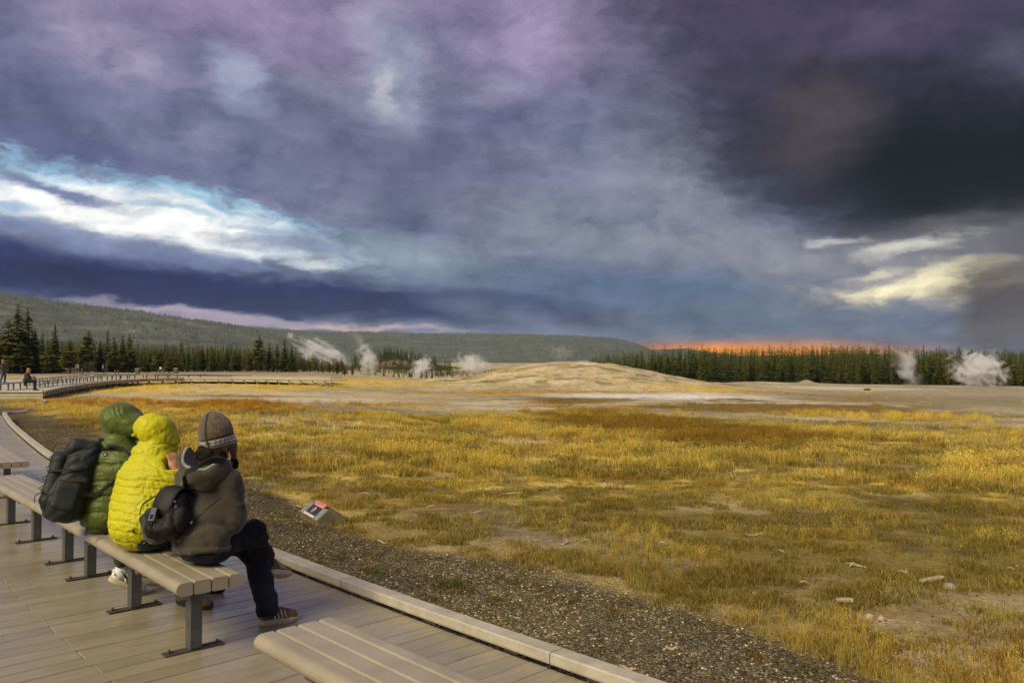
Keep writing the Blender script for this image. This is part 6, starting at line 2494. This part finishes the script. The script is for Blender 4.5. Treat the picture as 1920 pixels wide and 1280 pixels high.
def build_green():
    hips = P_(203, 968, 6.42)
    tf = frame(46, 10)
    hf = frame(44, 16)
    hc = P_(240, 800, 6.64)
    neck = P_(226, 834, 6.58)
    shR, shL = P_(246, 872, 6.44), P_(196, 860, 6.80)
    elR, elL = P_(262, 935, 6.50), P_(230, 940, 6.95)
    wrR, wrL = P_(300, 960, 6.75), P_(290, 955, 6.9)
    kR, kL = P_(290, 975, 6.72), P_(268, 968, 7.0)
    aR, aL = P_(226, 1052, 6.30), P_(262, 1060, 6.6)
    b = SDF()
    add_head(b, hc, hf, 1.08)
    b.cap(hc - hf[2] * .07, neck - np.array([0, 0, .03]), .055, .06, .04)
    b.cap(neck - np.array([0, 0, .05]), hips, .10, .11, .05)
    b.cap(shR, shL, .05, .05, .05)
    b.chain([shR, elR, wrR], [.045, .04, .028]); b.chain([shL, elL, wrL], [.045, .04, .028])
    b.chain([hips, kR, aR], [.08, .05, .035]); b.chain([hips, kL, aL], [.08, .05, .035])
    for e_, w_, sg in ((elR, wrR, -1), (elL, wrL, 1)):
        f2 = (w_ - e_) / np.linalg.norm(w_ - e_); r2 = np.cross(f2, np.array([0, 0, 1.])); r2 /= np.linalg.norm(r2)
        add_hand(b, w_, np.array([r2, f2, np.cross(r2, f2)]), sg, .6)
    body = sobj(b, 'person', M_skin, None, .0085, origin=(hips[0], hips[1], 0))
    props(body, 'person in a green hooded puffer jacket wearing the big dark backpack', 'person', 'people sitting on the bench')
    add_eyes(body, hc, hf, 1.08)
    s = SDF()
    s.ell(P_(196, 962, 6.42), (.195, .17, .155), frame(46), .08)
    s.ell(P_(205, 912, 6.48), (.205, .175, .18), tf, .10)
    s.ell(P_(213, 872, 6.52), (.20, .17, .16), tf, .10)
    s.cap(P_(216, 856, 6.54), P_(224, 826, 6.57), .165, .115, .07)
    s.chain([P_(240, 874, 6.44), elR, wrR], [.112, .09, .058], .08)
    s.chain([P_(202, 866, 6.74), elL, wrL], [.112, .09, .058], .08)
    s.box(P_(196, 962, 6.42) - np.array([0, 0, .295]), (.4, .4, .125), None, .02, .05, True)
    jk = sobj(s, 'jacket', M_green, body, .0085, puff((.05, .2, 1), hips + np.array([0, 0, .03]), .118, .010, .030, 0, 14, .006, .008, .0028, .008))
    h = SDF()
    h.ell(P_(229, 787, 6.62), (.150, .165, .134), frame(44, 18), .03)
    h.ell(P_(240, 802, 6.62), (.135, .15, .11), frame(44, 14), .05)
    h.ell(P_(221, 831, 6.57), (.125, .118, .058), frame(44, 4), .03)
    h.ell(P_(257, 800, 6.56), (.07, .10, .085), frame(60, 10), .05)
    h.ell(hc + hf[1] * .16 - hf[2] * .01, (.098, .14, .118), hf, .02, True)
    h.ell(hc, (.098, .115, .12), hf, .01, True)

    def hd(V, N):
        c0 = P_(229, 817, 6.6)
        z = V[:, 2] - c0[2] + .14 * (V[:, 0] - c0[0])
        c1 = P_(214, 770, 6.5)
        d = np.linalg.norm(V - c1, axis=1)
        pk = np.exp(-(d / .08) ** 2) * np.sin((V[:, 0] + V[:, 2] * .8) * 170 + 9 * fbm3(V, 9, 2)) * .005
        return -.018 * np.exp(-(z / .012) ** 2) + pk + (fbm3(V, 11, 6) - .5) * .028
    sobj(h, 'hood', M_green, body, .009, hd)
    t = SDF()
    t.ell(P_(210, 978, 6.46), (.14, .13, .07), frame(46), .05)
    t.chain([hips + np.array([.06, -.06, 0]), kR, aR], [.095, .075, .052], .05)
    t.chain([hips + np.array([-.05, .08, 0]), kL, aL], [.095, .075, .052], .05)
    sobj(t, 'trousers', M_olivec, body, .012, lambda V, N: (fbm3(V, 9, 4) - .5) * .03)
    toe = at_z(268, 1114, .0)
    hl = P_(203, 1088, 6.28)
    shoe(body, hl, toe, (.25, .1, 1), M_white, M_cream, 1.2, M_white, .02, stripe=M_blacksole)
    toe2 = at_z(318, 1092, .0)
    shoe(body, A3(toe2) - np.array([.22, .15, -.05]), toe2, (.2, .1, 1), M_white, M_cream, 1.15, M_white, .02, stripe=M_blacksole)
    return body, jk


green, gjacket = build_green()


def surf_hit(o, px, py):
    """where the line of sight through a photo pixel meets an object's mesh (for placing badges on cloth)"""
    Mi = parent_world(o).inverted()
    org = Mi @ Vector((0, 0, CAMZ))
    d = (Mi.to_3x3() @ Vector(ray(px, py))).normalized()
    ok, loc, nrm, i = o.ray_cast(org, d)
    if not ok: return None
    Mw = parent_world(o)
    return Mw @ loc, (Mw.to_3x3() @ nrm).normalized()


bpy.context.view_layer.update()
for jk, px, py, r in ((gjacket, 197, 852, .016), (yjacket, 270, 1016, .022)):
    hit = surf_hit(jk, px, py)
    print('badge', hit)
    if hit: round_mark(jk, hit[0], hit[1], r)
hit = surf_hit(yjacket, 250, 995)
if hit:
    c, n = hit
    a = n.cross(Vector((0, 0, 1))).normalized()
    if a.x < 0: a = -a
    b = n.cross(a).normalized()
    if b.z < 0: b = -b
    k = .0037
    fl = MB()
    pt = lambda x, y: c + n * .006 + a * x * k + b * y * k
    fl.tube([pt(-9, 0), pt(-2, .5), pt(2, 0)], [.001, .0042, .003], 5).tube([pt(1, 0), pt(-1, 3.5), pt(3, 6.5), pt(7, 6)], [.0035, .004, .0035, .001], 5).tube([pt(1, -.5), pt(4, -4), pt(3.5, -8)], [.003, .0035, .001], 5)
    mobj(fl, 'printed_flourish', M_blacksole, yjacket)


# ================================================================== THE BIG BACKPACK
def build_backpack():
    root = empty('backpack', tuple(P_(125, 972, 6.2)))
    up = P_(168, 826, 6.42) - P_(124, 962, 6.24); up /= np.linalg.norm(up)
    out = np.array([-.83, -.45, -.28]); out -= up * (out @ up); out /= np.linalg.norm(out)
    side = np.cross(out, up); side /= np.linalg.norm(side)
    if side[1] > 0: side = -side
    fr = np.array([side, -out, up])
    c = P_(137, 900, 6.33)
    q = lambda a, b, d: c + side * a + out * b + up * d
    s = SDF()
    s.box(q(0, -.02, -.03), (.150, .105, .255), fr, .085, .04)
    s.ell(q(0, .05, -.12), (.145, .12, .17), fr, .06)
    s.ell(q(0, .0, -.24), (.135, .12, .06), fr, .05)
    s.box(q(0, -.06, .20), (.135, .06, .10), fr, .05, .04)

    def wr(V, N):
        P = V - c
        h, o_ = P @ up, P @ out
        return np.sin((h * .9 + o_ * .8) * 70 + 14 * fbm3(V, 5, 21)) * .0035 + (fbm3(V, 8, 22) - .5) * .022
    body = sobj(s, 'pack_body', M_packc, root, .011, wr)
    f = SDF()
    f.box(q(0, .115, -.04), (.120, .055, .20), fr, .05, .03)
    f.ell(q(0, .135, .13), (.09, .05, .07), fr, .05)
    sobj(f, 'front_pocket', M_packc, root, .011, lambda V, N: (fbm3(V, 9, 31) - .5) * .022 + np.sin((V @ up) * 60 + 10 * fbm3(V, 6, 3)) * .003)
    l = SDF()
    l.box(q(0, -.01, .245), (.135, .10, .055), fr, .045, .03)
    l.ell(q(0, .06, .20), (.13, .06, .06), fr, .04)
    l.ell(q(0, -.08, .275), (.08, .03, .035), fr, .03)
    sobj(l, 'top_lid', M_packc, root, .010, lambda V, N: (fbm3(V, 11, 41) - .5) * .025)
    sp = SDF()
    sp.box(q(.142, .0, -.13), (.03, .085, .11), fr, .028, .02)
    sobj(sp, 'side_pocket', M_packc, root, .010, lambda V, N: (fbm3(V, 12, 51) - .5) * .015)
    M_patch = cloth_mat('brown_webbing', (.05, .034, .024), .8, .2, 300, .3, .1)
    ribbon(root, 'webbing_band', [q(.155, -.10, .005), q(.162, -.05, -.005), q(.160, .03, -.02)], [up] * 3, .032, M_patch, .01)
    ribbon(root, 'compression_strap', [q(.163, -.08, .10), q(.168, 0, .06), q(.14, .12, .03), q(.09, .17, .02)], [up] * 4, .016, M_strap, .006)
    # loops laced along the outer edge
    for i in range(5):
        lb = MB()
        h = -.12 + .075 * i
        a = q(.07, .168 + .004 * i, h); b_ = q(.05, .195, h + .018); d = q(.06, .17, h + .04)
        lb.tube([Vector(a), Vector(b_), Vector(d)], .0035, 5)
        mobj(lb, 'lace_loop', M_strap, root)
    # grab handle and strap tops
    ribbon(root, 'grab_handle', [q(-.04, -.10, .28), q(-.035, -.10, .335), q(.03, -.10, .335), q(.04, -.10, .28)], [out] * 4, .03, M_strap, .008)
    for sg, far in ((1, 0), (-1, 1)):
        pass
    nk = P_(232, 842, 6.38)
    tw = A3(tuple(BD)) * -1
    ribbon(root, 'shoulder_strap', [q(.10, -.115, .22), q(.10, -.17, .262), P_(205, 836, 6.37), P_(226, 838, 6.36), P_(243, 856, 6.36), P_(252, 890, 6.40)],
           [up, tw, np.array([.75, -.6, -.1]), np.array([.75, -.6, -.15]), np.array([.7, -.6, -.3]), np.array([.7, -.6, 0])], .062, M_strap, .014)
    ribbon(root, 'shoulder_strap', [q(-.10, -.115, .22), q(-.10, -.18, .27), P_(198, 834, 6.70), P_(210, 840, 6.80), P_(219, 866, 6.84)], [up, tw, tw, tw, tw], .06, M_strap, .014)
    ribbon(root, 'hip_strap', [q(.13, -.10, -.10), P_(182, 925, 6.26), P_(206, 908, 6.29), P_(236, 900, 6.34)], [up, up, np.array([0, 0, 1.]), np.array([0, 0, 1.])], .03, M_strap, .007)
    ribbon(root, 'hanging_strap', [q(.08, -.06, -.285), P_(160, 980, 6.12), P_(160, 1004, 6.10)], [side + out * -.4] * 3, .024, M_strap, .005)
    ribbon(root, 'hanging_strap', [q(.12, .15, -.13), q(.12, .19, -.16), q(.12, .185, -.215)], [side] * 3, .010, M_strap, .005)
    tri = q(.165, -.03, .145)
    mb = MB().tube([Vector(tri + up * .012), Vector(tri - up * .012 + out * .01), Vector(tri - up * .012 - out * .01), Vector(tri + up * .012)], .0022, 4)
    mobj(mb, 'zip_pull', M_bootb, root)
    props(root, 'big dark green-black hiking backpack on the back of the person in green', 'backpack')


build_backpack()


# ================================================================== THE SMALL LEATHER BACKPACK
def build_bag():
    root = empty('leather_backpack', tuple(P_(315, 1000, 5.28)))
    up = P_(328, 905, 5.36) - P_(308, 1000, 5.27); up /= np.linalg.norm(up)
    out = np.array([-.50, -.84, -.12]); out -= up * (out @ up); out /= np.linalg.norm(out)
    side = np.cross(up, out); side /= np.linalg.norm(side)
    if side[0] < 0: side = -side
    fr = np.array([side, -out, up])
    c = P_(318, 955, 5.30)
    q = lambda a, b, d: c + side * a + out * b + up * d
    s = SDF()
    s.box(q(.0, 0, -.05), (.115, .07, .12), fr, .06, .03)
    s.ell(q(0, .02, -.11), (.12, .08, .07), fr, .04)
    s.ell(q(.01, -.02, .07), (.09, .055, .07), fr, .05)

    def wr(V, N):
        P = V - c
        a_, h = P @ side, P @ up
        return np.sin(a_ * 90 + h * 30 + 14 * fbm3(V, 8, 2)) * .0045 * sstep(.09, -.02, h) + (fbm3(V, 18, 61) - .5) * .03
    sobj(s, 'bag_body', M_leather, root, .0085, wr)
    # flap folded over the mouth
    V, Fc = [], []
    nu, nv = 13, 12
    prof = [(-.075, .115), (-.05, .145), (0, .155), (.045, .142), (.072, .11), (.085, .07), (.092, .03), (.096, -.01), (.098, -.03)]
    pr = np.array(prof)
    for j in range(nv):
        t = j / (nv - 1) * (len(prof) - 1)
        b_ = np.interp(t, range(len(prof)), pr[:, 0]); d = np.interp(t, range(len(prof)), pr[:, 1])
        wd = np.interp(j / (nv - 1), [0, .3, .75, .93, 1], [.075, .095, .095, .075, .045])
        for i in range(nu):
            u_ = -1 + 2 * i / (nu - 1)
            V.append(Vector(q(u_ * wd, b_ - .03 * u_ * u_, d - .014 * u_ * u_)))
    n0 = len(V)
    V += [v - Vector(out) * .004 - Vector(up) * .005 for v in V]
    for j in range(nv - 1):
        for i in range(nu - 1):
            a = j * nu + i
            Fc.append([a, a + 1, a + nu + 1, a + nu]); Fc.append([n0 + a + nu, n0 + a + nu + 1, n0 + a + 1, n0 + a])
    rim = [i for i in range(nu)] + [j * nu + nu - 1 for j in range(1, nv)] + [(nv - 1) * nu + i for i in range(nu - 2, -1, -1)] + [j * nu for j in range(nv - 2, 0, -1)]
    for i in range(len(rim)):
        a, b_ = rim[i], rim[(i + 1) % len(rim)]
        Fc.append([a, b_, n0 + b_, n0 + a])
    flap = mobj(MB().add(V, Fc), 'flap', cloth_mat('flap_leather', (.016, .016, .015), .6, .15, 200, .5, .0, (.010, .010, .010), .3), root, True)  # flap toned a lighter black than the bag body
    st = ribbon(root, 'closing_strap', [q(.02, .110, .0), q(.012, .114, -.05), q(.0, .108, -.115)], [side] * 3, .026, M_leather, .006)
    bk = MB()
    w_, h_ = .021, .034
    cs = [q(.020 - w_, .122, -.01), q(.020 + w_, .122, -.01), q(.010 + w_, .122, -.01 - 2 * h_), q(.010 - w_, .122, -.01 - 2 * h_)]
    for i in range(4): bk.tube([Vector(cs[i]), Vector(cs[(i + 1) % 4])], .0048, 6)
    bk.tube([Vector(q(.015 - w_, .122, -.04)), Vector(q(.015 + w_, .122, -.04))], .0045, 6)
    V = [Vector(q(.017 + a * .018, .1235, d)) for a, d in ((-1, -.012), (1, -.012), (1, -.038), (-1, -.038))]
    V2 = [v - Vector(out) * .004 for v in V]
    bk.add(V + V2, [[0, 1, 2, 3], [7, 6, 5, 4], [0, 4, 5, 1], [1, 5, 6, 2], [2, 6, 7, 3], [3, 7, 4, 0]])
    mobj(bk, 'buckle', M_silver, st)
    sp = SDF()
    sp.box(q(.115, -.01, -.055), (.04, .05, .075), fr, .038, .02)
    sobj(sp, 'side_pocket', M_leather, root, .008, lambda V, N: (fbm3(V, 15, 71) - .5) * .025)
    mb = MB()
    for a_, d in ((.10, .045), (.118, .012)):
        p = q(a_, .045, d)
        mb.tube([Vector(p), Vector(p + out * .01)], [.006, .004], 8)
    mobj(mb, 'stud', M_silver, root)
    ribbon(root, 'carry_loop', [q(.01, -.07, .12), q(.0, -.07, .20), q(.05, -.075, .215), q(.075, -.08, .13)], [out] * 4, .022, M_leather, .007)
    # straps: one over the shoulder and across the back, one round the waist
    cam_ = np.array([0, 0, CAMZ])
    ribbon(root, 'shoulder_strap', [q(.05, -.06, .14), P_(345, 890, 5.24), P_(368, 876, 5.22), P_(392, 864, 5.25), P_(418, 863, 5.34), P_(436, 872, 5.50)],
           [side, np.array([.35, 0, .9]), np.array([.35, 0, .9]), np.array([.3, -.1, .9]), np.array([.2, -.2, .9]), np.array([0, 0, 1.])], .042, M_strap, .008)
    ribbon(root, 'lower_strap', [q(.11, .0, -.11), P_(372, 967, 5.26), P_(392, 950, 5.27), P_(412, 934, 5.31)],
           [up, np.array([.5, 0, .8]), np.array([.5, 0, .8]), np.array([.5, 0, .8])], .016, M_strap, .005)
    rg = MB(); p = P_(357, 980, 5.25)
    rg.tube([Vector(p), Vector(p + np.array([.012, 0, .012]))], .006, 6)
    mobj(rg, 'strap_ring', M_silver, root)
    props(root, 'small black leather backpack with silver buckle, on the back of the hoodie wearer', 'backpack')
    # dark pouch tucked behind it
    pr_ = empty('shoulder_bag', tuple(P_(282, 1010, 5.50)))
    s = SDF()
    f2 = frame(40, 0, -28)
    s.box(P_(284, 981, 5.52), (.09, .05, .085), f2, .045, .03)
    s.ell(P_(300, 1005, 5.52), (.09, .07, .05), f2, .04)
    sobj(s, 'bag_body', M_blackc, pr_, .009, lambda V, N: (fbm3(V, 12, 81) - .5) * .04)
    ribbon(pr_, 'bag_strap', [P_(262, 962, 5.52), P_(268, 945, 5.6), P_(290, 930, 5.62)], [np.array([.4, -.2, .9])] * 3, .014, M_blackc, .005)
    props(pr_, 'plain black soft bag squeezed between the yellow jacket and the leather backpack', 'bag')


build_bag()


# ================================================================== DISTANT PEOPLE
M_blackjk = cloth_mat('black_jacket', (.014, .014, .016), .8, .2, 60)
M_bluej = cloth_mat('blue_jeans', (.06, .075, .11), .85, .2, 60)
M_teal = cloth_mat('teal_jacket', (.10, .36, .31), .7, .1, 60)
M_dkgreen = cloth_mat('dark_green_coat', (.010, .022, .017), .85, .2, 60)
M_greybag = cloth_mat('grey_bag', (.16, .17, .21), .8, .15, 60)
M_hairgrey = cloth_mat('short_hair', (.22, .17, .13), .8, .2, 60)


def standing(px, Y, z0, hpx, azd, label, group, mj, mt, mh, arm=0.0, step=.10, name='person'):
    p = at_depth(px, 690, Y)
    base = np.array([p.x, p.y, z0])
    H = hpx / F * Y
    k = H / 1.75
    fr = frame(azd)
    r, f, u = fr
    q = lambda a, b, c: base + (r * a + f * b + u * c) * k
    hc = q(0, .03, 1.62)
    b = SDF()
    add_head(b, hc, fr, k)
    b.cap(q(0, 0, 1.52), q(0, 0, 1.40), .055 * k, .07 * k, .03).cap(q(0, 0, 1.40), q(0, 0, .95), .11 * k, .11 * k, .05)
    sh = [q(-.19, 0, 1.40), q(.19, 0, 1.40)]
    el = [q(-.26, .02 + .1 * arm, 1.12), q(.26, .02 + .1 * arm, 1.12)]
    wr = [q(-.24, .08 + .28 * arm, .90 + .22 * arm), q(.24, .08 + .28 * arm, .90 + .22 * arm)]
    hp = [q(-.09, 0, .95), q(.09, 0, .95)]
    kn = [q(-.10, .05 + step, .52), q(.10, .03 - step * .4, .50)]
    an = [q(-.10, step * 1.1, .10), q(.10, -step * 1.2, .10)]
    for i in (0, 1):
        b.chain([sh[i], el[i], wr[i]], [.045 * k, .04 * k, .028 * k]).chain([hp[i], kn[i], an[i]], [.07 * k, .05 * k, .035 * k])
        d = wr[i] - el[i]; d /= np.linalg.norm(d); rr = np.cross(d, f if abs(d @ f) < .9 else u); rr /= np.linalg.norm(rr)
        add_hand(b, wr[i], np.array([rr, d, np.cross(rr, d)]), 1 if i else -1, .5, k)
    body = sobj(b, name, M_skin, None, .012 * k, origin=(base[0], base[1], base[2]))
    props(body, label, 'person', group)
    add_eyes(body, hc, fr, k)
    s = SDF()
    s.ell(q(0, 0, 1.28), np.array([.20, .135, .19]) * k, fr, .05).ell(q(0, 0, .98), np.array([.19, .14, .16]) * k, fr, .06)
    for i in (0, 1): s.chain([sh[i], el[i], wr[i]], [.075 * k, .066 * k, .05 * k], .04)
    sobj(s, 'jacket', mj, body, .016 * k, lambda V, N: (fbm3(V, 8, 3) - .5) * .03)
    t = SDF()
    t.ell(q(0, 0, .93), np.array([.165, .125, .11]) * k, fr, .04)
    for i in (0, 1): t.chain([hp[i], kn[i], an[i]], [.10 * k, .078 * k, .062 * k], .03)
    sobj(t, 'trousers', mt, body, .016 * k, lambda V, N: (fbm3(V, 9, 5) - .5) * .02)
    for i in (0, 1):
        h = an[i] - u * an[i][2] * 0
        hl = np.array([an[i][0], an[i][1], z0]) - f * .06 * k
        shoe(body, hl, hl + f * .28 * k, (0, 0, 1), M_blackc, M_blacksole, k)
    if mh is not None:
        hh = SDF()
        hh.ell(hc + u * .045 * k - f * .02 * k, np.array([.086, .10, .085]) * k, fr, .02)
        sobj(hh, 'hair', mh, body, .012 * k)
    return body


standing(5, 64.5, 0.0, 45, 70, 'man in a black jacket and blue jeans standing at the left edge', None, M_blackjk, M_bluej, M_hairgrey, .5)
standing(193, 165, float(land(*at_depth(193, 690, 165)[:2])) + .12, 16.5, 70, 'tiny walker in a teal jacket, left of the distant pair', 'two distant walkers', M_teal, M_blackc, M_hairgrey, .3)
standing(200.5, 165, float(land(*at_depth(200, 690, 165)[:2])) + .12, 16.5, 250, 'tiny walker in a black jacket and jeans, right of the distant pair', 'two distant walkers', M_blackjk, M_bluej, M_hairb, .5)


def build_woman():
    """seated on a far bench, seen from behind and the side, long blond hair, bag on her lap"""
    p = at_depth(51, 690, 48.6)
    base = np.array([p.x, p.y, 0.0])
    fr = frame(70)
    r, f, u = fr
    q = lambda a, b, c: base + r * a + f * b + u * c
    hc = q(0, .10, 1.20)
    b = SDF()
    add_head(b, hc, fr)
    b.cap(q(0, .06, 1.10), q(0, .02, 1.0), .055, .07, .03).cap(q(0, .02, 1.0), q(0, -.04, .56), .11, .11, .05)
    sh = [q(-.18, .02, .98), q(.18, .02, .98)]; el = [q(-.23, .12, .74), q(.23, .12, .74)]; wr = [q(-.12, .34, .68), q(.12, .34, .68)]
    kn = [q(-.10, .42, .52), q(.10, .42, .52)]; an = [q(-.10, .40, .10), q(.10, .40, .10)]
    for i in (0, 1):
        b.chain([sh[i], el[i], wr[i]], [.045, .04, .028]).chain([q((-.09, .09)[i], -.02, .54), kn[i], an[i]], [.07, .05, .035])
        d = wr[i] - el[i]; d /= np.linalg.norm(d); rr = np.cross(d, u); rr /= np.linalg.norm(rr)
        add_hand(b, wr[i], np.array([rr, d, np.cross(rr, d)]), -1 if i else 1, .5)
    body = sobj(b, 'person', M_skin, None, .012, origin=tuple(base))
    props(body, 'woman with long blond hair in a dark coat seated on the far boardwalk', 'person')
    add_eyes(body, hc, fr)
    s = SDF()
    s.ell(q(0, .0, .86), np.array([.20, .15, .22]), fr, .05).ell(q(0, -.03, .60), np.array([.22, .19, .16]), fr, .06)
    s.ell(q(0, -.10, .42), np.array([.20, .08, .18]), fr, .06)
    for i in (0, 1): s.chain([sh[i], el[i], wr[i]], [.078, .07, .05], .04)
    sobj(s, 'coat', M_dkgreen, body, .016, lambda V, N: (fbm3(V, 8, 3) - .5) * .03)
    t = SDF()
    for i in (0, 1): t.chain([q((-.09, .09)[i], .02, .54), kn[i], an[i]], [.10, .08, .06], .03)
    sobj(t, 'trousers', M_blackc, body, .016)
    for i in (0, 1):
        hl = np.array([an[i][0], an[i][1], 0.0]) - f * .06
        shoe(body, hl, hl + f * .27, (0, 0, 1), M_blackc, M_blacksole)
    hh = SDF()
    hh.ell(hc + u * .03 - f * .025, np.array([.092, .105, .095]), fr, .03).ell(hc - u * .08 - f * .07, np.array([.095, .06, .13]), fr, .04)
    for sg in (-1, 1): hh.cap(hc + r * .07 * sg, hc + r * .085 * sg - u * .18 + f * .02, .045, .035, .03)
    sobj(hh, 'hair', M_hairbl, body, .011, lambda V, N: (fbm3(V, 26, 5) - .5) * .03)
    bag = empty('handbag', tuple(q(.05, .30, .58)))
    s = SDF()
    s.box(q(.10, .36, .72), (.13, .09, .13), fr, .06, .03)
    sobj(s, 'bag_body', M_greybag, bag, .014, lambda V, N: (fbm3(V, 9, 7) - .5) * .03)
    ribbon(bag, 'bag_handle', [q(.02, .36, .84), q(.04, .36, .95), q(.16, .36, .95), q(.18, .36, .84)], [f] * 4, .02, M_greybag)
    props(bag, 'grey bag held on the lap of the seated woman', 'bag')


build_woman()

# ================================================================== STEAM
def plume(px, py, wpx, hpx, Y, dens, label, lean=0.0, seed=0, rough=.62, thr=.5, nscale=2.2, col=(.96, .96, .96)):
    a = at_depth(px, py, Y)
    sx, sz = wpx / F * Y, hpx / F * Y
    bm = bmesh.new()
    bmesh.ops.create_icosphere(bm, subdivisions=3, radius=.5)
    for v in bm.verts:
        z = v.co.z
        v.co = Vector((v.co.x * sx * 1.25 + lean * sx * z, v.co.y * sx * 1.0, z * sz * 1.2))
    me = bpy.data.meshes.new('steam_plume'); bm.to_mesh(me); bm.free()
    m = bpy.data.materials.new('steam')
    m.use_nodes = True
    t = NT(m.node_tree); t.n.clear()
    out = t.node('ShaderNodeOutputMaterial')
    pv = t.node('ShaderNodeVolumePrincipled')
    tc = t.node('ShaderNodeTexCoord').outputs['Object']
    sp = t.node('ShaderNodeSeparateXYZ'); t.l.new(tc, sp.inputs[0])
    x = t.m('DIVIDE', t.m('SUBTRACT', sp.outputs[0], t.m('MULTIPLY', sp.outputs[2], lean * sx / sz / 1.2)), sx * .625)
    y = t.m('DIVIDE', sp.outputs[1], sx * .5)
    z = t.m('DIVIDE', sp.outputs[2], sz * .6)
    d = t.m('SQRT', t.m('ADD', t.m('ADD', t.m('MULTIPLY', x, x), t.m('MULTIPLY', y, y)), t.m('MULTIPLY', z, z)))
    pv_vec = t.xyz(t.m('ADD', t.m('MULTIPLY', x, sx / sz), seed * 3.1), y, t.m('ADD', z, seed))
    n = t.noise(pv_vec, nscale, 7.0, rough, .9)
    # thicker low down, torn higher up
    f = t.m('ADD', t.m('MULTIPLY', t.m('SUBTRACT', n, .5), 3.0), t.m('SUBTRACT', t.m('MULTIPLY', t.m('SUBTRACT', 1.0, d), 1.0), t.m('MULTIPLY_ADD', z, .22, .42 + thr - .5)))
    f = t.m('MINIMUM', f, t.m('MULTIPLY', t.m('SUBTRACT', 1.0, d), 3.0))
    f = t.mr(f, 0.0, .55, 0.0, 1.0)
    t.put(pv.inputs['Density'], t.m('MULTIPLY', f, dens))
    t.put(pv.inputs['Color'], col)
    t.put(pv.inputs['Anisotropy'], .1)
    t.l.new(pv.outputs[0], out.inputs['Volume'])
    me.materials.append(m)
    o = link('steam_plume', me)
    o.location = a
    props(o, label, 'steam', 'steam rising from the hot springs')
    return o


plume(598, 655, 94, 64, 250, .7, 'widest white steam cloud, drifting above the trees left of the mound', -.8, 1)
plume(688, 668, 48, 66, 245, .8, 'white steam puff right of the widest one, above the grey dead tree', -.3, 2)
plume(672, 636, 30, 60, 340, .10, 'thin wisp of steam trailing up the ridge', -.5, 3)
plume(790, 684, 52, 50, 280, .9, 'small white steam puff above the tiny firs', .3, 4)
plume(886, 678, 72, 66, 280, .6, 'steam puff at the left foot of the mound', -.2, 5)
plume(1052, 656, 70, 46, 125, .12, 'faint steam veil hanging over the top of the mound', -.1, 6)
plume(545, 628, 18, 18, 420, .6, 'tiny isolated puff of steam against the far ridge', 0, 7)
plume(1700, 686, 54, 104, 180, .7, 'slanting column of steam before the right-hand forest', -.9, 8)
plume(1836, 687, 108, 88, 172, 1.7, 'big dense white steam cloud at the right edge of the forest', -.15, 9)

# ================================================================== AIR
hz = bmesh.new()
bmesh.ops.create_cube(hz, size=1.0)
for v in hz.verts:
    v.co = Vector((v.co.x * 9200, v.co.y * 9200, -14 + (v.co.z + .5) * 204))
me = bpy.data.meshes.new('haze'); hz.to_mesh(me); hz.free()
m = bpy.data.materials.new('haze'); m.use_nodes = True
t = NT(m.node_tree); t.n.clear()
out = t.node('ShaderNodeOutputMaterial')
pv = t.node('ShaderNodeVolumePrincipled')
pv.inputs['Density'].default_value = 0.48e-4
pv.inputs['Color'].default_value = (.58, .76, .96, 1)
pv.inputs['Anisotropy'].default_value = .0
t.l.new(pv.outputs[0], out.inputs['Volume'])
me.materials.append(m)
o = link('haze', me)
props(o, 'thin blue-grey evening air over the valley', 'haze', None, 'stuff')
